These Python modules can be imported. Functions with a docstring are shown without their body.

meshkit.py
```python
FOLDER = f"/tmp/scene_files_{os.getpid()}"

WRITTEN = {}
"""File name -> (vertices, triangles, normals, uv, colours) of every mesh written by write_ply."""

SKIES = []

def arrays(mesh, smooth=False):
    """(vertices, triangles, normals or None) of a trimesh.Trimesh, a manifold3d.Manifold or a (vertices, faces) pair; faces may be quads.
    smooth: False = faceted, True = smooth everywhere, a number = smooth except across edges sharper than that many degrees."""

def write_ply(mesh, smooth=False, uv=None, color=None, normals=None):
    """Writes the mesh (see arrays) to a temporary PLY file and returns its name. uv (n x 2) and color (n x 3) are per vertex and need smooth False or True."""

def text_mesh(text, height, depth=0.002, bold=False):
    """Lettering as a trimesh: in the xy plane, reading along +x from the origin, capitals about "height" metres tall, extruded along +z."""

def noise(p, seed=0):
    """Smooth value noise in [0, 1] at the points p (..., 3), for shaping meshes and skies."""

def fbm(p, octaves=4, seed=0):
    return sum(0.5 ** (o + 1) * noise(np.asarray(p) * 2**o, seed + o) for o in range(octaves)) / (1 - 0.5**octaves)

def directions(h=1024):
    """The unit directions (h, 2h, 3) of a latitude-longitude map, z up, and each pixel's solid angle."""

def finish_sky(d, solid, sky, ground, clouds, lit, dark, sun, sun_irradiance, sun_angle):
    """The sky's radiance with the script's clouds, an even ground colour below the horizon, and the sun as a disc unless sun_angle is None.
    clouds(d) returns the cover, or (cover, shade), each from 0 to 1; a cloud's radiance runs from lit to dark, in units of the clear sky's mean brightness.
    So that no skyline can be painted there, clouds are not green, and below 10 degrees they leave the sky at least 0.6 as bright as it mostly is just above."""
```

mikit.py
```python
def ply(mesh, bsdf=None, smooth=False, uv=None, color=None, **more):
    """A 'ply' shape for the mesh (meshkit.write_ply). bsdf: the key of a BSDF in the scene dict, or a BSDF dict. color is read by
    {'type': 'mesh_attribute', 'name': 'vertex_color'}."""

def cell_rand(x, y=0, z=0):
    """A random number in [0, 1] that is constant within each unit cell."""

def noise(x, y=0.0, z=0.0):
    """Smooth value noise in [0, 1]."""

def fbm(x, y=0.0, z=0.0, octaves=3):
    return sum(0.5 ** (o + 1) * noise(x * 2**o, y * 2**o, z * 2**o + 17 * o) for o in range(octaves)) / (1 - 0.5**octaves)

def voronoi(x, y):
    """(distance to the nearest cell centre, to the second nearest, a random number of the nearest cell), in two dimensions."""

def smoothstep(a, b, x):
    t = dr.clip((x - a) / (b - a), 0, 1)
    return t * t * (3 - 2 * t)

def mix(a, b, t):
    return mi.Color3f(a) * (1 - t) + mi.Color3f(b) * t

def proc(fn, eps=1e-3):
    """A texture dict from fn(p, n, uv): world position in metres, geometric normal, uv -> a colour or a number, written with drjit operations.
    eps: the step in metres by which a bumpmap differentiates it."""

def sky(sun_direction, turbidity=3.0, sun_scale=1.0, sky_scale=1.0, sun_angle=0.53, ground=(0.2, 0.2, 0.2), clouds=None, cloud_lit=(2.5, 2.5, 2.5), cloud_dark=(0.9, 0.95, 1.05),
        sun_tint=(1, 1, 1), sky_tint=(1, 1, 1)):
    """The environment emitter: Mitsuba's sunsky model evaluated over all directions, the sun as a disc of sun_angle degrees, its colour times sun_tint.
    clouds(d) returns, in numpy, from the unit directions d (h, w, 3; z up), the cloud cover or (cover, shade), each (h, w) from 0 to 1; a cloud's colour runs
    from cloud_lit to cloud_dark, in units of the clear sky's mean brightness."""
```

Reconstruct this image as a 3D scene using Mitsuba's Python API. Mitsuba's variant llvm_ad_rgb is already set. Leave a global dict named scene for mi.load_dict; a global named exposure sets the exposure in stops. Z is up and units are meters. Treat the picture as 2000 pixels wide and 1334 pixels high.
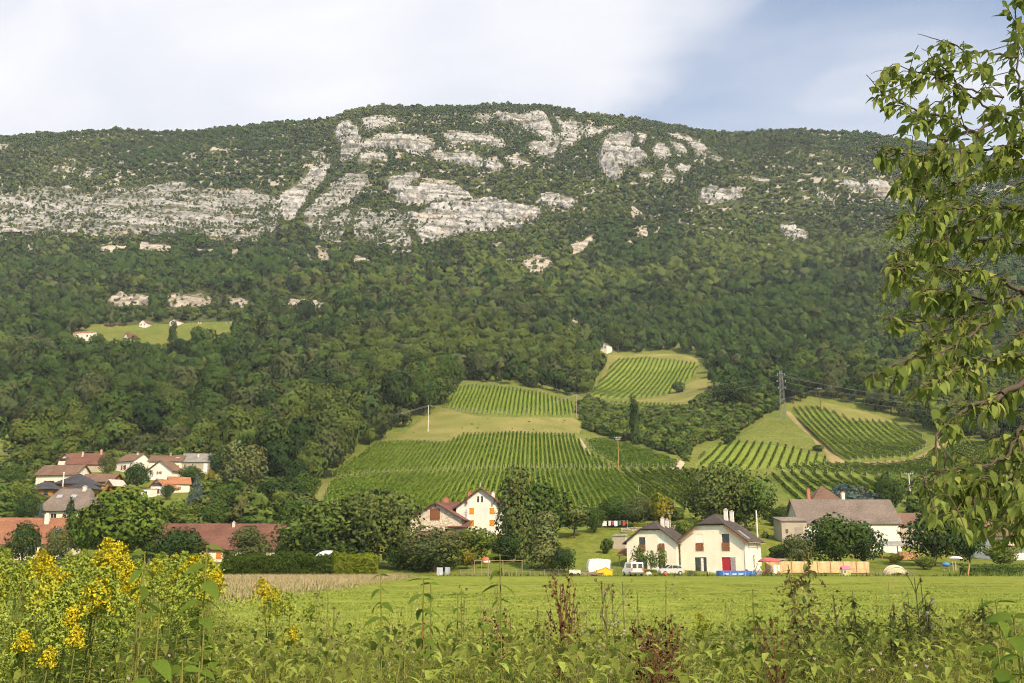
import math
import numpy as np, trimesh, shapely, mitsuba as mi, mikit, meshkit
import drjit as dr
import manifold3d as m3
from scipy.interpolate import PchipInterpolator
from scipy.spatial import Delaunay
from shapely.geometry import Polygon, LineString, Point
from shapely.prepared import prep

T = mi.ScalarTransform4f
scene, labels = {}, {}

# ------------------------------------------------------------------ camera, sky, exposure
FPX, CX, CY, EYE = 2000.0, 1000.0, 667.0, 1.7          # focal length etc. in pixels of the 2000 px photograph
PITCH = math.atan((1102 - CY) / FPX)
CP, SP = math.cos(PITCH), math.sin(PITCH)
scene['camera'] = {'type': 'perspective', 'fov': 2 * math.degrees(math.atan(1000 / FPX)), 'fov_axis': 'x', 'near_clip': 0.05, 'far_clip': 9000.0,
                   'to_world': T().look_at(origin=[0, 0, EYE], target=[0, CP * 10, EYE + SP * 10], up=[0, 0, 1])}
SUN_AZ, SUN_EL = math.radians(31), math.radians(41)
SUN = [math.sin(SUN_AZ) * math.cos(SUN_EL), -math.cos(SUN_AZ) * math.cos(SUN_EL), math.sin(SUN_EL)]


def clouds(d):
    x, y, z = d[..., 0], d[..., 1], np.maximum(d[..., 2], 0.02)
    # thin high cloud on a layer overhead: drifting wisps, thick over the north-west half of the sky
    u, v = x / (z + 0.12), y / (z + 0.12)
    q = np.stack([u * 0.9 + v * 0.35, v * 0.55 - u * 0.2, 0 * u], -1)
    warp = meshkit.fbm(q * 1.3 + 11, 4, 3)[..., None] - 0.5
    n1 = meshkit.fbm(q * 1.5 + 1.6 * warp + 4, 6, 7)
    n2 = meshkit.fbm(np.stack([u * 1.1 - v * 0.7, (u * 0.4 + v) * 3.2, 0 * u], -1) + 2.2 * warp, 6, 21)
    az = np.arctan2(x, y)
    edge = 0.5 - 3.5 * (az - 0.14 - 0.9 * (z - 0.45)) + 1.9 * (n1 - 0.5) + 1.5 * (n2 - 0.5)
    big = np.clip(edge, 0, 1)
    big = big * big * (3 - 2 * big)
    wisps = np.clip((n2 - 0.40) * 2.4, 0, 1) * 0.55 + 0.10 + 0.30 * np.clip((0.46 - z) * 7, 0, 1)
    cover = np.clip(np.maximum(big * (0.62 + 0.75 * (n2 - 0.28)), wisps), 0, 1)
    shade = np.clip(0.25 + 1.3 * (0.55 - n1) + 0.55 * np.clip((0.46 - z) * 5, 0, 1) * np.clip(n2 + 0.2, 0, 1), 0, 1)
    shade = shade * np.clip(big * 1.2 + 0.15, 0, 1)
    return cover, shade


scene['sky'] = mikit.sky(SUN, turbidity=3.2, clouds=clouds, cloud_lit=(2.8, 2.78, 2.84), cloud_dark=(1.75, 1.9, 2.25), sky_tint=(0.98, 1.06, 1.12), sun_tint=(1.0, 0.955, 0.87))
exposure = 2.1
HAZE = 0.00008


def pix_dir(px, py):
    r, u = (np.asarray(px, float) - CX) / FPX, (CY - np.asarray(py, float)) / FPX
    return r, CP - u * SP, SP + u * CP


def slope_of(py):
    _, y, z = pix_dir(0, py)
    return z / y


def project(P):
    P = np.asarray(P, float)
    x, y, z = P[..., 0], P[..., 1], P[..., 2] - EYE
    d = y * CP + z * SP
    return CX + FPX * x / d, CY - FPX * (z * CP - y * SP) / d


# ------------------------------------------------------------------ small helpers
def thing(name, label, cat, group=None, kind=None):
    k, i = name, 0
    while k in labels:
        i += 1
        k = f'{name}_{i:03d}'
    labels[k] = {'label': label}
    if cat: labels[k]['category'] = cat
    if group: labels[k]['group'] = group
    if kind: labels[k]['kind'] = kind
    return k


_parts = {}


def pkey(parent, name):
    i = _parts.get((parent, name), 0)
    _parts[(parent, name)] = i + 1
    return f'{parent}__{name}' + (f'_{i:03d}' if i else '')


class MB:
    """Collects triangles (with a colour per vertex where wanted)."""

    def __init__(self):
        self.v, self.f, self.c, self.nrm, self.n = [], [], [], [], 0

    def add(self, v, f, c=None, nrm=None):
        v = np.asarray(v, float).reshape(-1, 3)
        f = np.asarray(f, int)
        if f.shape[1] == 4: f = np.vstack([f[:, [0, 1, 2]], f[:, [0, 2, 3]]])
        self.v.append(v)
        self.f.append(f + self.n)
        self.n += len(v)
        self.c.append(np.broadcast_to(np.asarray(c if c is not None else (0.5, 0.5, 0.5), float), (len(v), 3)))
        self.nrm.append(np.broadcast_to(np.asarray(nrm if nrm is not None else (0, 0, 1.0), float), (len(v), 3)))
        return self

    def arrays(self):
        return np.vstack(self.v), np.vstack(self.f), np.vstack(self.c), np.vstack(self.nrm)

    def box(self, x0, x1, y0, y1, z0, z1, c=None):
        v = [[x, y, z] for z in (z0, z1) for y in (y0, y1) for x in (x0, x1)]
        return self.add(v, [[0, 2, 3, 1], [4, 5, 7, 6], [0, 1, 5, 4], [2, 6, 7, 3], [0, 4, 6, 2], [1, 3, 7, 5]], c)

    def slab(self, pts, t, c=None):
        """A plate under a planar convex outline (its top face, counter-clockwise from above)."""
        p = np.asarray(pts, float)
        nn = np.cross(p[1] - p[0], p[2] - p[0])
        nn /= np.linalg.norm(nn)
        if nn[2] < 0: p, nn = p[::-1], -nn
        q, k = p - nn * t, len(p)
        f = [[0, i, i + 1] for i in range(1, k - 1)] + [[k, k + i + 1, k + i] for i in range(1, k - 1)]
        for i in range(k):
            j = (i + 1) % k
            f += [[i, k + i, k + j], [i, k + j, j]]
        return self.add(np.vstack([p, q]), f, c)

    def tube(self, p, r, sides=6, c=None, caps=True):
        p = np.asarray(p, float)
        r = np.broadcast_to(np.asarray(r, float), (len(p),))
        t = np.gradient(p, axis=0)
        t /= np.linalg.norm(t, axis=1, keepdims=True) + 1e-12
        ref = np.where(np.abs(t[:, 2:]) < 0.9, [0, 0, 1.0], [1.0, 0, 0])
        a = np.cross(t, ref)
        a /= np.linalg.norm(a, axis=1, keepdims=True) + 1e-12
        b, ang = np.cross(t, a), np.arange(sides) * 2 * np.pi / sides
        v = p[:, None] + r[:, None, None] * (np.cos(ang)[None, :, None] * a[:, None] + np.sin(ang)[None, :, None] * b[:, None])
        nr = (v - p[:, None]).reshape(-1, 3)
        i, j = np.meshgrid(np.arange(len(p) - 1), np.arange(sides), indexing='ij')
        q = np.stack([i * sides + j, i * sides + (j + 1) % sides, (i + 1) * sides + (j + 1) % sides, (i + 1) * sides + j], -1).reshape(-1, 4)
        f = np.vstack([q[:, [0, 1, 2]], q[:, [0, 2, 3]]])
        if caps:
            o = (len(p) - 1) * sides
            f = np.vstack([f, [[0, k + 1, k] for k in range(1, sides - 1)], [[o, o + k, o + k + 1] for k in range(1, sides - 1)]])
        return self.add(v.reshape(-1, 3), f, c, nr / (np.linalg.norm(nr, axis=1, keepdims=True) + 1e-12))

    def ell(self, c0, r, c=None, sub=2, noise=0.0, seed=0):
        s = trimesh.creation.icosphere(subdivisions=sub)
        v = np.array(s.vertices)
        if noise: v = v * (1 + noise * (meshkit.fbm(v * 2.2 + seed * 7.3, 3, seed)[:, None] - 0.5))
        return self.add(v * np.asarray(r) + np.asarray(c0), s.faces, c)

    def solid(self, man, c=None):
        m = man.to_mesh()
        return self.add(m.vert_properties[:, :3], m.tri_verts, c)

    def moved(self, m):
        m = np.asarray(m, float)
        self.v = [v @ m[:3, :3].T + m[:3, 3] for v in self.v]
        self.nrm = [v @ m[:3, :3].T for v in self.nrm]
        return self


def put(key, mb, bsdf, pal=None, smooth=False, color=False, normals=False, **more):
    """One entry of the scene from an MB. pal: palette number carried in uv.x; color: vertex colours; normals: the MB's own."""
    v, f, c, nr = mb.arrays()
    uv = None
    if pal is not None: uv = np.tile([[pal + 0.5, 0.5]], (len(v), 1))
    elif color:  # the piece's own colour rides in uv: red and green in u, blue in v
        c = np.clip(c, 0.001, 0.98)
        uv = np.column_stack([np.floor(c[:, 0] * 2000) + 0.02 + 0.96 * c[:, 1], c[:, 2]])
    if normals:
        path = meshkit.write_ply((v, f), False, uv, None, normals=nr / (np.linalg.norm(nr, axis=1, keepdims=True) + 1e-12))
        scene[key] = {'type': 'ply', 'filename': path, 'face_normals': False, 'bsdf': {'type': 'ref', 'id': bsdf}, **more}
    else:
        scene[key] = mikit.ply((v, f), bsdf, smooth, uv, None, **more)
    return scene[key]


def rotz(a, x=0.0, y=0.0, z=0.0, s=1.0):
    m = np.eye(4)
    m[:3, :3] = np.array([[math.cos(a), -math.sin(a), 0], [math.sin(a), math.cos(a), 0], [0, 0, 1]]) * s
    m[:3, 3] = x, y, z
    return m


# ------------------------------------------------------------------ materials
def own_color(p, n, uv):
    r = dr.floor(uv.x)
    return mi.Color3f(r / 2000, dr.clip((uv.x - r - 0.02) / 0.96, 0, 1), uv.y)


VC = mikit.proc(own_color)
scene['mat_leaf'] = {'type': 'twosided', 'bsdf': {'type': 'diffuse', 'reflectance': VC}}
scene['mat_thin'] = {'type': 'principledthin', 'base_color': VC, 'roughness': 0.38, 'diff_trans': 0.8, 'spec_trans': 0.0, 'eta': 1.4}
scene['mat_paint'] = {'type': 'twosided', 'bsdf': {'type': 'principled', 'base_color': VC, 'roughness': 0.5, 'specular': 0.4}}
scene['mat_gloss'] = {'type': 'twosided', 'bsdf': {'type': 'principled', 'base_color': VC, 'roughness': 0.18, 'specular': 0.6, 'clearcoat': 0.6}}

fb, ns, ss, mix = mikit.fbm, mikit.noise, mikit.smoothstep, mikit.mix


def pick(u, table):
    c = mi.Color3f(table[0])
    for i, t in enumerate(table[1:], 1):
        c = dr.select(u > i, mi.Color3f(t), c)
    return c


# ground kinds: 0 meadow, 1 garden lawn and rough grass, 2 vineyard floor, 3 dry grass, 4 forest floor, 5 pale track, 6 tan earth bank, 7 rough green bank, 8 mountain turf
G_A = [(0.185, 0.236, 0.044), (0.13, 0.175, 0.032), (0.150, 0.215, 0.036), (0.25, 0.235, 0.088), (0.045, 0.060, 0.018), (0.50, 0.43, 0.32), (0.33, 0.27, 0.14), (0.12, 0.165, 0.036), (0.060, 0.082, 0.030)]
G_B = [(0.222, 0.258, 0.054), (0.18, 0.200, 0.045), (0.195, 0.245, 0.050), (0.155, 0.18, 0.050), (0.065, 0.080, 0.025), (0.38, 0.33, 0.22), (0.22, 0.21, 0.08), (0.170, 0.185, 0.052), (0.090, 0.105, 0.042)]


def ground_color(p, n, uv):
    t = fb(p.x * 0.11, p.y * 0.11, p.z * 0.11, 4)
    d = fb(p.x * 1.3, p.y * 0.9, p.z * 1.1, 3)
    e = ns(p.x * 7, p.y * 4, p.z * 3)
    c = mix(pick(uv.x, G_A), pick(uv.x, G_B), ss(0.3, 0.7, 0.6 * t + 0.4 * d))
    fleck = (uv.x > 8) & (p.y > 980) & (fb(p.x * 0.07, p.y * 0.05, p.z * 0.10, 4) > 0.58)
    c = dr.select(fleck, mi.Color3f(0.36, 0.34, 0.30), c)
    return c * (0.62 + 0.5 * d + 0.26 * e) * (0.86 + 0.28 * fb(p.x * 0.025, p.y * 0.04, p.z * 0.03, 2))


scene['mat_ground'] = {'type': 'twosided', 'bsdf': {'type': 'diffuse', 'reflectance': mikit.proc(ground_color)}}


def rock_color(p, n, uv):
    w = fb(p.x * 0.03, p.y * 0.03, p.z * 0.03, 3)
    strata = fb(p.x * 0.012, p.y * 0.012, p.z * 0.22 + p.x * 0.02 + 3.0 * w, 3)
    crack = fb(p.x * 0.16 + 2 * w, p.y * 0.16, p.z * 0.045, 3)
    streak = fb(p.x * 0.32, p.y * 0.32, p.z * 0.022, 3)
    fine = fb(p.x * 0.5, p.y * 0.5, p.z * 0.5, 3)
    c = mix(pick(uv.x, [(0.435, 0.445, 0.455), (0.45, 0.42, 0.37), (0.365, 0.375, 0.38)]), pick(uv.x, [(0.31, 0.32, 0.33), (0.34, 0.315, 0.27), (0.245, 0.255, 0.255)]), ss(0.35, 0.65, strata))
    c = mix(c, mi.Color3f(0.46, 0.36, 0.25), 0.35 * ss(0.60, 0.74, w))
    c = c * (1 - 0.45 * ss(0.56, 0.66, crack)) * (1 - 0.38 * ss(0.50, 0.68, streak)) * (0.72 + 0.55 * fine)
    return mix(c, mi.Color3f(0.075, 0.085, 0.035), pick(uv.x, [(.8,) * 3, (.35,) * 3, (.95,) * 3]).x * ss(0.52, 0.62, 0.5 * fine + 0.5 * strata))


scene['mat_rock'] = {'type': 'twosided', 'bsdf': {'type': 'diffuse', 'reflectance': mikit.proc(rock_color)}}

# ------------------------------------------------------------------ the land: a heightfield over (x / y, y), levels read along sight lines and then roughened
YL = np.array([150, 156, 165, 180, 200, 245, 290, 340, 400, 430, 510, 600, 720, 820, 950, 1050, 1190.0])
COL = [-400, 0, 250, 500, 750, 1000, 1250, 1500, 1750, 2000, 2400]
PYL = {-400: [1112, 1100, 1078, 1020, 970, 925, 870, 848, 780, 715, 655, 600, 540, 490, 400],
       0: [1112, 1102, 1080, 1010, 960, 912, 865, 845, 780, 715, 655, 600, 535, 485, 400],
       250: [1112, 1102, 1078, 1005, 962, 915, 865, 845, 780, 715, 655, 598, 535, 488, 400],
       500: [1112, 1100, 1070, 1000, 960, 915, 860, 838, 770, 708, 650, 592, 535, 490, 400],
       750: [1112, 1095, 1060, 995, 955, 910, 855, 830, 765, 705, 645, 590, 535, 490, 395],
       1000: [1110, 1082, 1042, 985, 945, 902, 850, 812, 757, 715, 650, 600, 540, 490, 390],
       1250: [1110, 1082, 1042, 985, 945, 905, 868, 852, 808, 770, 700, 625, 550, 495, 395],
       1500: [1112, 1090, 1055, 1000, 960, 925, 875, 850, 775, 735, 675, 610, 545, 500, 400],
       1750: [1114, 1102, 1085, 1010, 960, 925, 885, 868, 790, 740, 680, 615, 550, 500, 405],
       2000: [1114, 1104, 1090, 1020, 960, 915, 870, 850, 785, 735, 675, 610, 550, 505, 420],
       2400: [1114, 1104, 1090, 1020, 960, 915, 870, 850, 785, 735, 675, 610, 550, 505, 430]}
RIDGE = np.array([(-500, 300), (-200, 284), (0, 271), (100, 263), (250, 259), (300, 264), (450, 250), (500, 247), (590, 240), (640, 236), (670, 222), (685, 214), (720, 211), (850, 212), (980, 207), (1060, 211),
                  (1130, 222), (1250, 238), (1300, 250), (1400, 262), (1440, 264), (1540, 258), (1600, 260), (1700, 265), (1800, 284), (2000, 320), (2500, 420)], float)
NA, NY = 361, 460
AG, YG = np.linspace(-0.9, 0.9, NA), np.geomspace(150, 2100, NY)
_r = (RIDGE[:, 0] - CX) / FPX
_u = (CY - RIDGE[:, 1] - 12) / FPX
_ra = _r / (CP - _u * SP)
ridge_s = np.interp(AG, _ra, (SP + _u * CP) / (CP - _u * SP))
ridge_Y = 1500 + 60 * np.exp(-((AG - 0.0) / 0.25) ** 2) + 40 * np.sin(AG * 9)
cols = []
for cpx in COL:
    s = np.array([slope_of(p) for p in PYL[cpx]])
    cols.append(np.concatenate([[-0.25, 0.0], EYE + YL[2:] * s]))
cols = np.array(cols)
ca = (np.array(COL) - CX) / FPX / (CP - SP * (CY - 800) / FPX)
levels = PchipInterpolator(ca, cols, axis=0)(AG)
ZG = np.empty((NA, NY))
for i in range(NA):
    ry, rz = ridge_Y[i], EYE + ridge_Y[i] * ridge_s[i]
    mid_y = 0.5 * (1190 + ry)
    mid_z = levels[i, -1] + (rz - levels[i, -1]) * 0.62
    yy = np.concatenate([YL, [mid_y, ry, ry + 60, 2200]])
    zz = np.concatenate([levels[i], [mid_z, rz, rz - 25, rz - 420]])
    ZG[i] = PchipInterpolator(yy, zz)(YG)
gx, gy = AG[:, None] * YG[None], np.broadcast_to(YG, (NA, NY))
P3 = np.stack([gx, gy, 0 * gx], -1)
fade = np.clip((gy - 520) / 300, 0, 1) * np.clip((ridge_Y[:, None] - gy) / 160, 0, 1)
ZG = ZG + fade * (34 * (meshkit.fbm(P3 / 230 + 5, 4, 1) - 0.5) + 16 * (meshkit.fbm(P3 / np.array([60, 110, 1]) + 9, 3, 2) - 0.5))
ZG = ZG + np.clip((gy - 170) / 60, 0, 1) * 1.6 * (meshkit.fbm(P3 / 26 + 3, 3, 4) - 0.5)


def ground_z(x, y):
    x, y = np.asarray(x, float), np.asarray(y, float)
    a = np.clip((x / np.maximum(y, 1) - AG[0]) / (AG[1] - AG[0]), 0, NA - 1.001)
    b = np.clip(np.log(np.maximum(y, 1) / YG[0]) / math.log(YG[1] / YG[0]), 0, NY - 1.001)
    i, j = a.astype(int), b.astype(int)
    s, t = a - i, b - j
    z = (ZG[i, j] * (1 - s) + ZG[i + 1, j] * s) * (1 - t) + (ZG[i, j + 1] * (1 - s) + ZG[i + 1, j + 1] * s) * t
    return np.where(y < 156, np.maximum(z, 0), z) * (y >= 150)


_ys = np.geomspace(150.5, 2000, 420)


def on_land(px, py):
    """The points of the land seen at photograph pixels (n), as (n, 3)."""
    px, py = np.atleast_1d(np.asarray(px, float)), np.atleast_1d(np.asarray(py, float))
    r, y, z = pix_dir(px, py)
    r, z = r / y, z / y
    lo, hi = np.full(len(px), _ys[0]), np.full(len(px), _ys[-1])
    for k in range(0, len(px), 4000):
        c = slice(k, k + 4000)
        gap = ground_z(r[c, None] * _ys, np.broadcast_to(_ys, (len(r[c]), len(_ys)))) - (EYE + z[c, None] * _ys)
        hit = np.where((gap > 0).any(1), np.argmax(gap > 0, axis=1), len(_ys) - 1)
        lo[c], hi[c] = _ys[np.maximum(hit - 1, 0)], _ys[hit]
    for _ in range(12):
        mid = (lo + hi) / 2
        above = ground_z(r * mid, mid) > EYE + z * mid
        hi, lo = np.where(above, mid, hi), np.where(above, lo, mid)
    Y = (lo + hi) / 2
    return np.stack([r * Y, Y, ground_z(r * Y, Y)], -1)


def at(px, Y, py=None):
    """World point over the land at a sight line's px and distance Y (py: at that height, else on the land)."""
    row = 900 if py is None else py
    for _ in range(4):
        r, y, z = pix_dir(px, row)
        X = r / y * Y
        Z = float(ground_z(X, Y)) if py is None else EYE + z / y * Y
        row = float(project([X, Y, Z])[1]) if py is None else py
    return np.array([X, Y, Z])


def inside(poly, pts):
    return shapely.contains_xy(poly, pts[:, 0], pts[:, 1])


def drape(pix, step=4.0, lift=0.3, rough=0.0):
    """A sheet over the land under a photograph outline: (vertices on the land, faces, flags of the rim)."""
    poly = Polygon(pix).buffer(0)
    if poly.geom_type != 'Polygon': poly = max(poly.geoms, key=lambda g: g.area)
    n = max(8, int(poly.length / step))
    rim = np.array([poly.exterior.interpolate(k / n, normalized=True).coords[0] for k in range(n)])
    x0, y0, x1, y1 = poly.bounds
    gx_, gy_ = np.meshgrid(np.arange(x0, x1, step), np.arange(y0, y1, step * 0.7))
    g = np.stack([gx_.ravel() + (np.arange(gx_.size) // gx_.shape[1] % 2) * step / 2, gy_.ravel()], -1)
    g = g[inside(poly.buffer(-step * 0.45), g)] if poly.area > step * step * 4 else g[:0]
    pts = np.vstack([rim, g])
    tri = Delaunay(pts).simplices
    tri = tri[inside(poly, pts[tri].mean(1))]
    v = on_land(pts[:, 0], pts[:, 1])
    depth = shapely.distance(poly.exterior, shapely.points(g)) if len(g) else np.zeros(0)
    inner = np.concatenate([np.zeros(n), depth])
    e1, e2 = v[tri[:, 1]] - v[tri[:, 0]], v[tri[:, 2]] - v[tri[:, 0]]
    flip = np.cross(e1, e2)[:, 2] < 0
    tri[flip] = tri[flip][:, ::-1]
    v[:, 2] += np.where(inner > 0, lift, -0.1 * (lift > 0))
    return v, tri, inner, pts


def land_sheet(j0, j1, name, label, pal):
    k = np.arange(NA * NY).reshape(NA, NY)[:, j0:j1 + 1]
    v = np.stack([gx, gy, ZG], -1)[:, j0:j1 + 1].reshape(-1, 3)
    m, n = NA, j1 - j0 + 1
    q = np.arange(m * n).reshape(m, n)
    f = np.stack([q[:-1, :-1], q[1:, :-1], q[1:, 1:], q[:-1, 1:]], -1).reshape(-1, 4)
    f = np.vstack([f[:, [0, 1, 2]], f[:, [0, 2, 3]]])
    key = thing(name, label, None, kind='structure')
    mb = MB().add(v, f)
    put(key, mb, 'mat_ground', pal, smooth=True)


J1, J2 = int(np.searchsorted(YG, 232)), int(np.searchsorted(YG, 760))
land_sheet(0, J1, 'village_ground', 'gently rising ground of gardens and rough grass behind the meadow', 1)
land_sheet(J1, J2, 'hillside', 'lower hillside under the woods and vineyards', 7)
land_sheet(J2, NY - 1, 'mountain', 'steep wooded mountain with pale limestone cliffs', 8)
_m = MB()
_xs, _yv = np.linspace(-420, 420, 60), np.concatenate([np.linspace(-300, 0, 8), np.linspace(4, 156, 60)])
_q = np.arange(60 * 68).reshape(60, 68)
_V = np.stack(np.meshgrid(_xs, _yv, indexing='ij'), -1).reshape(-1, 2)
_m.add(np.column_stack([_V, 0.07 * (meshkit.fbm(np.column_stack([_V / 9, 0 * _V[:, 0]]), 3, 5) - 0.5) + 0.02]), np.stack([_q[:-1, :-1], _q[1:, :-1], _q[1:, 1:], _q[:-1, 1:]], -1).reshape(-1, 4))
put(thing('meadow', 'flat bright green mown meadow between the weeds and the houses', None, kind='structure'), _m, 'mat_ground', 0, smooth=True)


def patch(pix, name, label, pal, lift=0.3, step=5.0):
    v, f, _, _ = drape(pix, step, lift)
    put(thing(name, label, None, kind='structure'), MB().add(v, f), 'mat_ground', pal, smooth=True)

# ------------------------------------------------------------------ limestone: real relief standing out of the mountain
def zc(pts): return [(600 + x / 2.857, 180 + y / 2.857) for x, y in pts]
def zl(pts): return [(x / 2.857, 180 + y / 2.857) for x, y in pts]
def zr(pts): return [(1100 + x / 2.857, 180 + y / 2.857) for x, y in pts]


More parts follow.
